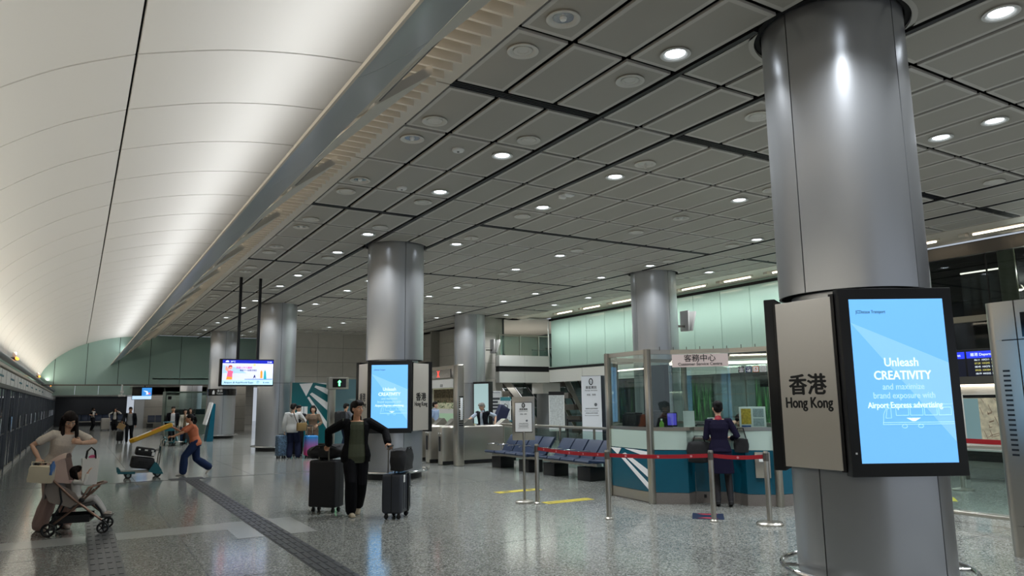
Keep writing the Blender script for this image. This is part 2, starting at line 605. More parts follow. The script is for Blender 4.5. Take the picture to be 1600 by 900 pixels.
slb.build('slot_diffuser', M_CHAN, ceiling, smooth=0)
# plain ceiling strip beyond the panels, and the cove recess by the glass wall
MB().box(15.83, 16.35, Y0, 27, CZ, CZ + 0.04).build('cove_lip', M_CREAM, ceiling, smooth=0)
MB().box(16.35, 17.75, Y0, 27, CZ + 0.10, CZ + 0.14).build('cove_soffit', M_CREAM, ceiling, smooth=0)
MB().box(3.3, 15.0, YE, 62, 2.92, 2.98).build('low_soffit', M_WHITE, ceiling, smooth=0)
MB().box(-1.55, 5.0, 60.05, 71, 2.34, 2.40).build('low_soffit', M_WHITE, ceiling, smooth=0)
MB().box(15.0, 24, 26.4, 36, 5.1, 5.16).build('mezzanine_ceiling', M_WHITE, ceiling, smooth=0)
MB().box(17.75, 24, Y0, 26.4, 5.1, 5.16).build('lobby_ceiling', M_DARKW, ceiling, smooth=0)

# ---- left: platform screen doors
wl = MB()
wl.box(-1.62, -1.47, Y0, 71, 2.12, 2.47)
wall_left = struct(wl.build('wall_left', mat('fascia_white', '#efede8', 0.4), smooth=0))
j = MB()
for i in range(60):
    j.box(-1.471, -1.466, Y0 + i * 1.32, Y0 + i * 1.32 + 0.012, 2.14, 2.45)
j.build('panel_joint', M_JOINT, wall_left, smooth=0)
j = MB()
j.box(-1.60, -1.43, Y0, 71, 2.04, 2.13)
j.build('door_header', M_DSTEEL, wall_left, smooth=0)
j = MB()
j.box(-1.62, -1.42, Y0, 71, 2.50, 2.56)
j.build('light_shelf', M_CREAM, wall_left, smooth=0)
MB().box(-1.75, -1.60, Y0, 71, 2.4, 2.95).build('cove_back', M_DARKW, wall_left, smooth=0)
MB().box(-1.60, -1.45, Y0, 71, 0, 0.10).build('door_sill', M_STEEL, wall_left, smooth=0)
pn = MB().tube([(-1.40, Y0, 2.68), (-1.40, 60, 2.68)], 0.065, 14)
pipe = pn.build('conduit_pipe', mat('pipe_grey', '#8b8f92', 0.35, 0.6))
tag(pipe, 'long grey cable pipe running along the top of the glass screen doors', 'pipe')
route = MB()
for i in range(10):
    y = 12.4 + i * 3.3
    route.box(-1.468, -1.464, y, y + 1.25, 2.30, 2.32)
    for k in range(8):
        route.box(-1.468, -1.463, y + 0.1 + k * 0.15, y + 0.13 + k * 0.15, 2.285, 2.335)
route.build('route_diagram', mat('route_teal', '#3b7b86', 0.5), wall_left, smooth=0)
doors = 0
y = -7.6
while y < 70:
    doors += 1
    d = MB().box(-1.50, -1.485, y + 0.05, y + 3.25, 0.10, 2.04)
    do = struct(d.build('door_%d' % doors, M_PSD, smooth=0))
    fr = MB()
    fr.box(-1.53, -1.43, y - 0.05, y + 0.05, 0.0, 2.04)
    for q in (0.82, 1.62, 2.42):
        fr.box(-1.515, -1.468, y + q - 0.02, y + q + 0.02, 0.1, 2.04)
    fr.box(-1.515, -1.468, y + 0.05, y + 3.25, 0.95, 0.985)
    fr.build('frame', mat('door_frame', '#5d6165', 0.3, 0.85), do, smooth=0)
    gr = MB()
    for q in (1.55, 1.69):
        gr.tube([(-1.455, y + q, 0.95), (-1.455, y + q, 1.35)], 0.014, 8)
    gr.build('handle', M_CHROME, do)
    y += 3.3

# ---- end wall of green glass
def joints_on(b, pts, y0, y1, z0, z1): pass
ew = MB()
# polygon under the vault: panels split at joints
EJ = [-1.6, -1.02, 0.32, 1.72, 3.14, 4.58, 6.02, 7.46, 9.0]
def vault_z(x):
    P = VL[:-1] + VR
    if x >= 3.25: return CZ + 0.1
    for p, q in zip(P, P[1:]):
        if p.x <= x <= q.x and q.x > p.x: return p.y + (q.y - p.y) * (x - p.x) / (q.x - p.x)
    return 3.12
for a, c in zip(EJ, EJ[1:]):
    a2, c2 = a + 0.012, c - 0.012
    top = [(a2 + (c2 - a2) * t / 12, min(vault_z(a2 + (c2 - a2) * t / 12), 5.2) + 0.0) for t in range(13)]
    poly = [(a2, 2.66)] + [(c2, 2.66)] + list(reversed(top))
    Mx = Matrix(((1, 0, 0, 0), (0, 0, -1, YE), (0, 1, 0, 0), (0, 0, 0, 1)))
    ew.prism(poly, -0.04, 0, Mx)
wall_end = struct(ew.build('wall_end', M_GREENE, smooth=0))
MB().box(-1.6, 9.0, YE + 0.045, YE + 0.2, 2.66, 5.2).build('backing', M_GAP, wall_end, smooth=0)
MB().box(-1.6, 9.0, YE - 0.03, YE + 0.22, 2.60, 2.66).build('bottom_rail', M_DSTEEL, wall_end, smooth=0)
ew2 = MB()
for i in range(7):
    ew2.box(-1.6 + i * 1.45 + 0.01, -1.6 + (i + 1) * 1.45 - 0.01, 60, 60.04, 2.36, 4.95)
w2 = struct(ew2.build('wall_inner', M_GREENG, smooth=0))
MB().box(-1.55, 3.7, 70, 70.1, 0, 2.4).build('wall_far', M_DARKW, smooth=0)['kind'] = 'structure'
# stone tiled walls
def tile_wall(name, x0, x1, y0, y1, z0, z1, axis, step=(1.2, 0.6), m=None):
    b = MB()
    m = m or M_TILE
    g = 0.006
    if axis == 'x':      # runs along x, faces -y
        n = max(1, round((x1 - x0) / step[0])); kz = max(1, round((z1 - z0) / step[1]))
        for i in range(n):
            for k in range(kz):
                b.box(x0 + (x1 - x0) * i / n + g, x0 + (x1 - x0) * (i + 1) / n - g, y0, y0 + 0.03, z0 + (z1 - z0) * k / kz + g, z0 + (z1 - z0) * (k + 1) / kz - g)
    else:                # runs along y, faces -x
        n = max(1, round((y1 - y0) / step[0])); kz = max(1, round((z1 - z0) / step[1]))
        for i in range(n):
            for k in range(kz):
                b.box(x0, x0 + 0.03, y0 + (y1 - y0) * i / n + g, y0 + (y1 - y0) * (i + 1) / n - g, z0 + (z1 - z0) * k / kz + g, z0 + (z1 - z0) * (k + 1) / kz - g)
    o = struct(b.build(name, m, smooth=0))
    if axis == 'x': MB().box(x0, x1, y0 + 0.032, y0 + 0.15, z0, z1).build('backing', M_JOINT, o, smooth=0)
    else: MB().box(x0 + 0.032, x0 + 0.15, y0, y1, z0, z1).build('backing', M_JOINT, o, smooth=0)
    return o
tile_wall('wall_back', 9.0, 15.5, 36.3, 36.3, 0, 5.1, 'x', (1.3, 0.72))
tile_wall('wall_back_return', 9.0, 9.0, 36.45, 41.7, 0, 5.1, 'y', (1.3, 0.72))
tile_wall('wall_right_rear', 15.5, 15.5, 26.8, 36.2, 2.55, 5.1, 'y', (1.2, 0.64))
MB().box(15.5, 15.65, 33.6, 36.2, 0, 2.54).build('wall_right_rear_lower', M_TILE, smooth=0)['kind'] = 'structure'
tile_wall('wall_pier', 14.45, 15.08, 26.55, 26.55, 0, 5.1, 'x', (0.63, 0.64))
MB().box(14.45, 15.5, 26.71, 26.79, 0, 5.1).build('wall_pier_side', M_TILE, smooth=0)['kind'] = 'structure'
tile_wall('wall_rear_core', 4.3, 12.0, 60.0, 60.0, 0, 2.92, 'x', (1.2, 0.73))
tile_wall('wall_core', 7.3, 8.95, 47.0, 47.0, 0, 2.92, 'x', (0.8, 0.73))
pr = struct(MB().box(3.65, 4.28, 59.6, 60.3, 0, 2.9).build('wall_pier_far', M_COLUMN, smooth=0))

# ---- right: pale green glass wall over a white band
XR = 17.6
gw = MB()
yy = 25.9
while yy > 11.2:
    gw.box(XR, XR + 0.03, yy - 1.19, yy - 0.006, 3.02, 5.04)
    yy -= 1.2
wr = struct(gw.build('wall_right', M_GREENG, smooth=0))
MB().box(XR + 0.032, XR + 0.12, 10.9, 26.1, 2.9, 5.2).build('backing', M_GREENG, wr, smooth=0)
MB().box(XR - 0.06, XR + 0.02, 10.9, 26.2, 2.92, 3.0).build('shadow_gap', M_GAP, wr, smooth=0)
MB().box(XR - 0.02, XR + 0.04, 10.9, 26.2, 5.04, 5.13).build('head_gap', M_GAP, wr, smooth=0)
nb = MB()
yy = 26.2
while yy > 11.2:
    nb.box(XR - 0.05, XR + 0.05, yy - 2.39, yy - 0.008, 2.38, 2.90); yy -= 2.4
nb.build('white_band', M_WHITE, wr, smooth=0)
# balcony
bal = MB()
for i in range(2):
    bal.box(15.05 + i * 1.25 + 0.006, 15.05 + (i + 1) * 1.25 - 0.006, 26.2, 26.5, 3.05, 3.50)
    bal.box(15.05 + i * 1.25 + 0.006, 15.05 + (i + 1) * 1.25 - 0.006, 26.2, 26.5, 2.36, 2.82)
bal = struct(bal.build('floor_mezzanine', M_WHITE, smooth=0))
MB().box(15.05, 17.56, 26.23, 26.5, 2.82, 3.05).build('shadow_gap', M_GAP, bal, smooth=0)
MB().box(15.05, 24, 26.5, 36, 2.5, 3.0).build('deck', M_WHITE, bal, smooth=0)
MB().box(15.05, 24, 33, 33.1, 3.0, 5.1).build('wall_mezzanine', mat('mezz_wall', '#8d8a80', 0.5), smooth=0)['kind'] = 'structure'
bt = thing('glass_balustrade', 'glass balustrade with steel posts along the front of the white balcony', 'balustrade', (16.3, 26.25, 3.5))
MB().box(-1.22, 1.22, -0.006, 0.006, 0.02, 0.80).build('glass_pane', M_GLASSB, bt, smooth=0)
MB().tube([(-1.24, 0, 0.86), (1.24, 0, 0.86)], 0.024, 10).build('handrail', M_STEEL, bt)
for x in (-1.2, -0.2, 0.75):
    MB().box(x - 0.02, x + 0.02, -0.035, 0.015, -0.30, 0.86).build('post', M_STEEL, bt, smooth=0)
# rear wall under the balcony / behind the opening
struct(MB().box(21.4, 21.5, Y0, 36, 0, 5.1).build('wall_lobby', mat('lobby_wall', '#5f696b', 0.25), smooth=0))
mb_ = MB()
for k in range(30):
    mb_.box(21.385, 21.4, 8 + k * 0.9, 8.03 + k * 0.9, 0, 5)
for z_ in (0.9, 1.75): mb_.box(21.385, 21.4, 2, 36, z_, z_ + 0.03)
mb_.build('wall_lobby_joints', M_DSTEEL, bpy.data.objects['wall_lobby'], smooth=0)
struct(MB().box(15.5, 21.4, 35.9, 36.0, 0, 2.5).build('wall_lobby_rear', mat('lobby_wall2', '#566060', 0.3), smooth=0))

# ---- right: dark glazed lobby
dk = MB()
for (a, c) in ((9.6, 10.9), (8.32, 9.58), (7.0, 8.3), (5.6, 6.98), (4.2, 5.58), (2.0, 4.18), (-1.0, 1.98)):
    dk.box(XR, XR + 0.02, a, c, 3.42, 4.82)
    dk.box(XR, XR + 0.02, a, c, 2.6, 3.28)
wrd = struct(dk.build('window_1', M_GLASSD, smooth=0))
fr = MB()
fr.box(XR - 0.05, XR + 0.07, -1, 10.95, 3.28, 3.42)
fr.build('transom', mat('transom_cream', '#a79f8b', 0.4), wrd, smooth=0)
fr = MB()
fr.box(XR - 0.08, XR + 0.08, -1, 10.95, 4.82, 5.10)
fr.build('head_beam', M_DSTEEL, wrd, smooth=0)
fr = MB()
for y in (9.59, 8.31, 6.99, 5.59, 4.19):
    fr.box(XR - 0.01, XR + 0.03, y - 0.012, y + 0.012, 2.6, 4.82)
fr.build('mullion', M_BLACK, wrd, smooth=0)
struct(MB().box(XR - 0.15, XR + 0.15, 10.9, 11.0, 0, 5.1).build('wall_jamb', M_DARKW, smooth=0))
struct(MB().box(XR + 1.6, XR + 1.7, -1, 10.9, 0, 5.1).build('wall_shaft', mat('shaft_dark', '#1c1d1f', 0.25), smooth=0))
# ================================================================== the wing (light trough) along the ceiling edge
def S(s, dz=0.0):
    return (1.36 + 1.92 * s, 3.63 + 1.47 * s + dz)
wing_t = thing('light_trough_wing', 'long grey curved wing with cream louvre slats between the white vault and the panelled ceiling', 'light trough', (1.36, 4.0, 3.63))
def ext(name, prof, m, ya, yb, parent, origin=(1.36, 4.0, 3.63)):
    b = MB()
    Mx = Matrix(((1, 0, 0, -origin[0]), (0, 0, 1, -origin[1]), (0, 1, 0, -origin[2]), (0, 0, 0, 1)))
    b.prism(prof, ya, yb, Mx)
    return b.build(name, m, parent, smooth=50)
under = []
for i in range(13):
    t = i / 12
    x = 1.36 + (1.87 - 1.36) * t
    z = 3.63 + (4.01 - 3.63) * (t ** 1.3) + 0.015 * math.sin(t * math.pi)
    under.append((x, z))
nose = [(1.352, 3.66)]
top_ = [(p[0] - 0.006, p[1] + 0.014) for p in reversed(under)]
ya = 4.15 - 2.8 * 4
while ya < YE - 0.05:
    yb = min(ya + 2.8, YE - 0.01)
    ext('wing_blade', under + top_, M_WING, ya + 0.006, yb - 0.006, wing_t)
    ya = yb
ext('wing_edge', [(1.348, 3.618), (1.366, 3.618), (1.366, 3.648), (1.348, 3.648)], M_CREAM, -7, YE - 0.01, wing_t)
for s in (0.285, 0.315, 0.345):
    x, z = S(s, 0.03)
    r = MB().tube([(x - 1.36, -11, z - 3.63), (x - 1.36, YE - 0.02 - 4.0, z - 3.63)], 0.018, 8)
    r.build('rail', M_CREAM, wing_t)
# cream ducts, one tapered blade per module
yk = 5.6 - 2.8 * 4
while yk < YE - 1:
    b = MB()
    ye = min(yk + 1.95, YE - 0.03); yt = min(yk + 0.7, YE - 0.1)
    def Q(s, y, dz): x, z = S(s, dz); return (x - 1.36, y - 4.0, z - 3.63)
    P = [(0.34, yk), (0.275, yt), (0.265, ye), (0.43, yk + (ye - yk) * 0.55), (0.62, yk)]
    lo = [b.v(Q(s, y, -0.01)) for s, y in P]; hi = [b.v(Q(s, y, 0.09)) for s, y in P]
    b.face(list(reversed(lo))); b.face(hi)
    for i in range(5): b.face([lo[i], lo[(i + 1) % 5], hi[(i + 1) % 5], hi[i]])
    b.build('duct', M_CREAM, wing_t, smooth=0)
    yk += 2.8
# dark inner trough behind the rails
ext('trough_back', [(2.04, 4.17), (2.06, 4.17), (2.06, 4.55), (2.62, 5.05), (2.60, 5.07), (2.04, 4.58)], M_DSTEEL, -7, YE - 0.02, wing_t)
# louvre slats under the ceiling edge
lst = MB()
yy = -3.0
while yy < YE - 0.1:
    lst.box(2.64 - 1.36, 3.05 - 1.36, yy - 4.0, yy + 0.035 - 4.0, 4.93 - 3.63, 5.06 - 3.63)
    yy += 0.2
o = lst.build('louvre_slat', M_CREAM, wing_t, smooth=0)
o['kind'] = 'stuff'
eb = MB()
yy = 4.0 - 2.8 * 3 + 2.75
while yy < YE:
    eb.box(3.0 - 1.36, 3.29 - 1.36, max(yy, -7) + 0.012 - 4.0, min(yy + 2.8, YE - .02) - 0.012 - 4.0, 5.06 - 3.63, 5.12 - 3.63); yy += 2.8
eb.build('edge_strip', M_CREAM, wing_t, smooth=0)

# ================================================================== ceiling fixtures
def make_downlight():
    t = thing('downlight', 'x', 'ceiling light')
    MB().lathe([(0.135, 0.0), (0.150, -0.012), (0.155, -0.022), (0.140, -0.026), (0.118, -0.02), (0.100, -0.004), (0.094, 0.0)], n=28, cap=False).build('trim_ring', mat('ring_white', '#dcdcd8', 0.4), t)
    MB().lathe([(0.0, -0.006), (0.098, -0.006), (0.098, -0.003), (0.0, -0.003)], n=24).build('lamp_lens', M_LAMP, t)
    return t
def make_disc(kind):
    t = thing('ceiling_speaker', 'x', 'ceiling fitting')
    m = mat('fit_grey', '#d2cfc7', 0.5)
    MB().lathe([(0.14, 0.0), (0.158, -0.012), (0.160, -0.022), (0.146, -0.026), (0.125, -0.02), (0.105, -0.004), (0.10, 0.0)], n=28, cap=False).build('trim_ring', m, t)
    if kind == 'speaker':
        MB().lathe([(0.0, -0.010), (0.055, -0.010), (0.06, -0.014), (0.095, -0.014), (0.098, -0.002), (0, -0.002)], n=24).build('grille', m, t)
    elif kind == 'lamp':
        MB().lathe([(0.0, -0.004), (0.098, -0.004), (0.098, -0.002), (0, -0.002)], n=24).build('reflector', M_CHROME, t)
        MB().lathe([(0.0, -0.03), (0.028, -0.026), (0.034, -0.004), (0, -0.003)], n=14).build('bulb', M_PAPER, t)
    else:
        MB().lathe([(0.0, -0.004), (0.098, -0.004), (0.098, -0.002), (0, -0.002)], n=24).build('cover_plate', m, t)
        MB().lathe([(0.0, -0.08), (0.02, -0.08), (0.014, -0.06), (0.014, -0.005), (0, -0.005)], n=12).build('nozzle', m, t)
    return t
ROWX = {3.61: 'beside the louvres', 5.0: 'left of nearest column', 7.06: 'right of nearest column', 9.87: 'midway between columns', 12.75: 'left of booth column', 14.92: 'right of booth column'}
dl0 = make_downlight()
lamp_count = {}
def place(proto, x, y, label, group, first=[]):
    if proto not in first:
        first.append(proto); o = proto
    else:
        o = copy_tree(proto)
    o.location = (x, y, CZ)
    o['label'] = label
    o['group'] = group
    return o
def blocked(x, y):
    return any(math.hypot(x - cx, y - cy) < 0.75 for cx in COLX for cy in COLY)
def add_spot(parent, x, y):
    l = bpy.data.lights.new('downlight_beam', 'SPOT')
    l.energy = SPOT_W
    l.color = (0.90, 0.95, 1.0)
    l.spot_size = math.radians(125)
    l.spot_blend = 0.7
    l.shadow_soft_size = 0.09
    o = bpy.data.objects.new('downlight_beam', l)
    COL.objects.link(o)
    o.location = (x, y, CZ - 0.045)
SPOT_W = 205
for X in (5.0, 7.06, 9.87, 12.75, 14.92):
    n = 0
    for kk in range(-1, 8):
        c = 4.0 + 5.6 * kk
        for d in (-1.04, 1.04):
            y = c + d
            if y < 0.8 or y > 40.5 or (X > 9 and y > 35.8) or (X > 14.5 and y > 26): continue
            if X == 9.87 and abs(y - 10.64) < .1: y = 8.56 - 5.6 + 1.4; 
            o = place(dl0, X, y, 'lit round ceiling downlight, %s from the camera in the row %s' % (ORD[n], ROWX[X]), 'lit ceiling downlights')
            add_spot(o, X, y)
            n += 1
for y in (-4.5, -1.5):
    for X in (5.0, 9.87, 14.0):
        add_spot(None, X, y)
sp0, lm0, nz0 = make_disc('speaker'), make_disc('lamp'), make_disc('nozzle')
lm0.name = 'unlit_downlight'; nz0.name = 'sprinkler_fitting'
for X in (3.61, 5.0, 7.06, 9.87, 12.75):
    n = 0
    for kk in range(0, 7):
        c = 6.80 + 5.6 * kk
        for i, d in enumerate((-1.05, 1.05)):
            y = c + d
            if y < 4 or y > 40.5 or (X > 9 and y > 35.8): continue
            pr = nz0 if (X == 7.06 and i == 1) else sp0
            nm = 'sprinkler fitting' if pr is nz0 else 'round speaker disc'
            place(pr, X, y, 'unlit %s, %s from the camera in the row %s' % (nm, ORD[n], ROWX[X]), 'unlit ceiling discs')
            n += 1
n = 0
for kk in range(0, 7):
    c = 4.0 + 5.6 * kk
    for d in (-1.04, 1.04):
        y = c + d
        if y < 4 or y > 40.5: continue
        place(lm0, 3.61, y, 'unlit recessed reflector lamp, %s from the camera in the row beside the louvres' % ORD[n], 'unlit recessed lamps')
        n += 1
place(lm0, 9.87, 10.02, 'unlit recessed reflector lamp alone in the middle of the panelled ceiling', 'unlit recessed lamps')
def detector(x, y, label):
    t = thing('smoke_detector', label, 'smoke detector', (x, y, CZ), 0, 'smoke detectors')
    MB().lathe([(0.085, 0), (0.088, -0.02), (0.075, -0.035), (0.0, -0.04)], n=20).build('housing', M_PAPER, t)
    MB().lathe([(0.018, -0.036), (0.016, -0.046), (0, -0.047)], n=10).build('indicator', M_JOINT, t)
detector(4.34, 8.65, 'small white smoke detector on the ceiling, the nearer one to the camera')
detector(4.35, 10.73, 'small white smoke detector on the ceiling, the farther one from the camera')
t = thing('ceiling_sensor', 'small white bracket sensor sticking out under the ceiling panels', 'sensor', (7.0, 9.76, CZ))
MB().box(-0.10, 0.10, -0.06, 0.06, -0.03, 0, bev=0.008).build('base', M_PAPER, t)
MB().box(-0.18, -0.06, -0.035, 0.035, -0.09, -0.03, bev=0.012).build('head', M_PAPER, t)

# fluorescent battens in the cove along the green glass wall
n = 0
for y in (7.6, 9.4, 11.2, 13.0, 14.8, 16.6, 18.4, 20.2, 22.0, 23.8):
    t = thing('cove_batten', 'lit cream lamp batten in the cove above the glass wall, %s from the camera' % ORD[n], 'lamp batten', (16.75, y, 5.19), 0, 'cove battens')
    MB().box(-0.07, 0.07, -0.55, 0.55, -0.05, 0.0, bev=0.01).build('tray', M_CREAM, t)
    MB().tube([(0, -0.5, -0.075), (0, 0.5, -0.075)], 0.02, 8).build('tube', M_TUBE, t)
    MB().box(-0.09, 0.09, 0.62, 0.78, -0.10, 0.0, bev=0.02).build('end_box', M_CREAM, t)
    n += 1
# amber lamps and white fittings on the pipe along the screen doors
n = 0
for y in (14.0, 21.3, 34.0, 42.4, 49.0):
    t = thing('amber_marker_lamp', 'amber marker lamp on the pipe above the screen doors, %s from the camera' % ORD[n], 'marker lamp', (-1.40, y, 2.745), 0, 'amber marker lamps')
    MB().box(-0.05, 0.07, -0.30, 0.30, 0.0, 0.05, bev=0.015).build('housing', M_DSTEEL, t)
    for k in range(3):
        MB().ball((0.085, -0.2 + 0.2 * k, 0.03), (0.035, 0.07, 0.03), seg=10).build('lens', M_AMBER, t)
    MB().box(-0.02, 0.06, 0.12, 0.2, 0.05, 0.20, bev=0.01).build('camera_head', M_PAPER, t)
    n += 1

# ================================================================== columns
def column_body(t, z0, z1, R=0.63, seams=(20, 160, 270), name='drum', m=None):
    """cylinder clad in curved sheets with narrow dark joints"""
    b = MB()
    sm = sorted(seams)
    for i, a in enumerate(sm):
        c = sm[(i + 1) % len(sm)]
        if c <= a: c += 360
        a2, c2 = a + 0.5, c - 0.5
        N = max(6, int((c2 - a2) / 5))
        pts_o = [(R * math.sin(math.radians(a2 + (c2 - a2) * k / N)), R * math.cos(math.radians(a2 + (c2 - a2) * k / N))) for k in range(N + 1)]
        pts_i = [(p[0] * (R - 0.02) / R, p[1] * (R - 0.02) / R) for p in pts_o]
        for k in range(N):
            b.face([b.v((*pts_o[k], z0)), b.v((*pts_o[k + 1], z0)), b.v((*pts_o[k + 1], z1)), b.v((*pts_o[k], z1))])
            b.face([b.v((*pts_i[k], z0)), b.v((*pts_i[k + 1], z0)), b.v((*pts_o[k + 1], z0)), b.v((*pts_o[k], z0))])
            b.face([b.v((*pts_i[k], z1)), b.v((*pts_i[k + 1], z1)), b.v((*pts_o[k + 1], z1)), b.v((*pts_o[k], z1))])
        for e in (0, N):
            b.face([b.v((*pts_i[e], z0)), b.v((*pts_o[e], z0)), b.v((*pts_o[e], z1)), b.v((*pts_i[e], z1))])
    o = b.build(name, m or M_COLUMN, t, smooth=40)
    MB().lathe([(R - 0.025, z0 + 0.002), (R - 0.025, z1 - 0.002)], n=40).build('core', M_GAP, t)
    return o
def foot_ring(t, R=0.76):
    b = MB()
    b.tube([(R * math.cos(2 * math.pi * k / 48), R * math.sin(2 * math.pi * k / 48), 0.16) for k in range(48)], 0.022, 10, closed=True)
    for k in range(6):
        a = 2 * math.pi * k / 6 + 0.3
        b.tube([(0.60 * math.cos(a), 0.60 * math.sin(a), 0.16), (R * math.cos(a), R * math.sin(a), 0.16)], 0.014, 8)
    b.build('foot_rail', M_CHROME, t)
    MB().lathe([(0.615, 0.0), (0.615, 0.12)], n=40).build('base_plinth', M_BLACK, t)
SEAMS = (2, 92, 182, 272)
col_lbl = {
    (6.03, 4.0): ('silver clad column nearest the camera with a six-sided advertising box round it', True),
    (6.03, 15.17): ('silver clad column with an advertising box, standing behind the man with two suitcases', True),
    (6.03, 26.35): ('plain silver clad column behind the hanging departure screen and the white hooded man', False),
    (6.03, 37.52): ('plain silver clad column with a black tickets band near the end wall', False),
    (13.75, 15.17): ('silver clad column rising behind the glass customer service booth', False),
    (13.75, 26.35): ('silver clad column behind the ticket gates and their elderly attendant', False),
}
cols = {}
for cx in COLX:
    for cy in COLY:
        if (cx, cy) not in col_lbl: continue
        lbl, boxed = col_lbl[(cx, cy)]
        t = thing('column', lbl, 'column', (cx, cy, 0), 0, 'silver columns')
        cols[(cx, cy)] = t
        if boxed:
            column_body(t, 2.52, CZ + 0.1, seams=SEAMS)
            MB().lathe([(0.52, 0.96), (0.52, 2.54)], n=40).build('waist', M_COLUMN, t)
            column_body(t, 0.12, 1.03, R=0.625, seams=SEAMS, name='lower_drum')
        else:
            column_body(t, 2.32, CZ + 0.1, seams=SEAMS)
            column_body(t, 0.12, 2.31, seams=SEAMS, name='lower_drum')
            MB().lathe([(0.60, 2.30), (0.60, 2.33)], n=40).build('waist', M_GAP, t)
        foot_ring(t)
        MB().lathe([(0.645, CZ + 0.03), (0.70, CZ + 0.035), (0.70, CZ + 0.05), (0.645, CZ + 0.05)], n=40, cap=False).build('ceiling_collar', M_GAP, t)
# second far column beyond the end wall, plain
t = thing('column', 'short silver column seen under the end wall behind the trio with a trolley', 'column', (6.03, 48.7, 0), 0, 'silver columns')
column_body(t, 0.12, 2.9, seams=SEAMS); MB().lathe([(0.615, 0), (0.615, .12)], n=32).build('base_plinth', M_BLACK, t)
# black tickets band on the far column
t = thing('wayfinding_band', 'black tickets sign band wrapped round the silver column near the end wall', 'sign', (6.03, 37.52, 2.02))
b = MB().lathe([(0.66, 0.0), (0.66, 0.32)], n=40, cap=False); b.lathe([(0.64, 0.0), (0.64, 0.32)], n=40, cap=False)
b.build('band', M_BLACKG, t)
def on_cyl(body, size, az, z, R, m, t, bold=0.0):
    n = Vector((math.sin(math.radians(az)), math.cos(math.radians(az)), 0)); u = Vector((-n.y, n.x, 0))
    return text(body, size, m, t, frame((n.x * R, n.y * R, z), u, (0, 0, 1)), bold=bold)
on_cyl('車票', 0.13, 197, 0.17, 0.67, M_TEXTW, t)
on_cyl('Tickets', 0.10, 197, 0.06, 0.67, M_TEXTW, t)
n_ = Vector((math.sin(math.radians(222)), math.cos(math.radians(222)), 0)); u_ = Vector((-n_.y, n_.x, 0))
b = MB(); Mx = frame((n_.x * .665, n_.y * .665, 0), u_, (0, 0, 1))
b.prism([(-0.07, 0.06), (0.05, 0.06), (0.05, 0.19), (0.0, 0.26), (-0.03, 0.22), (-0.07, 0.18)], 0, 0.006, Mx)
b.build('pictogram', M_TEXTW, t, smooth=0)

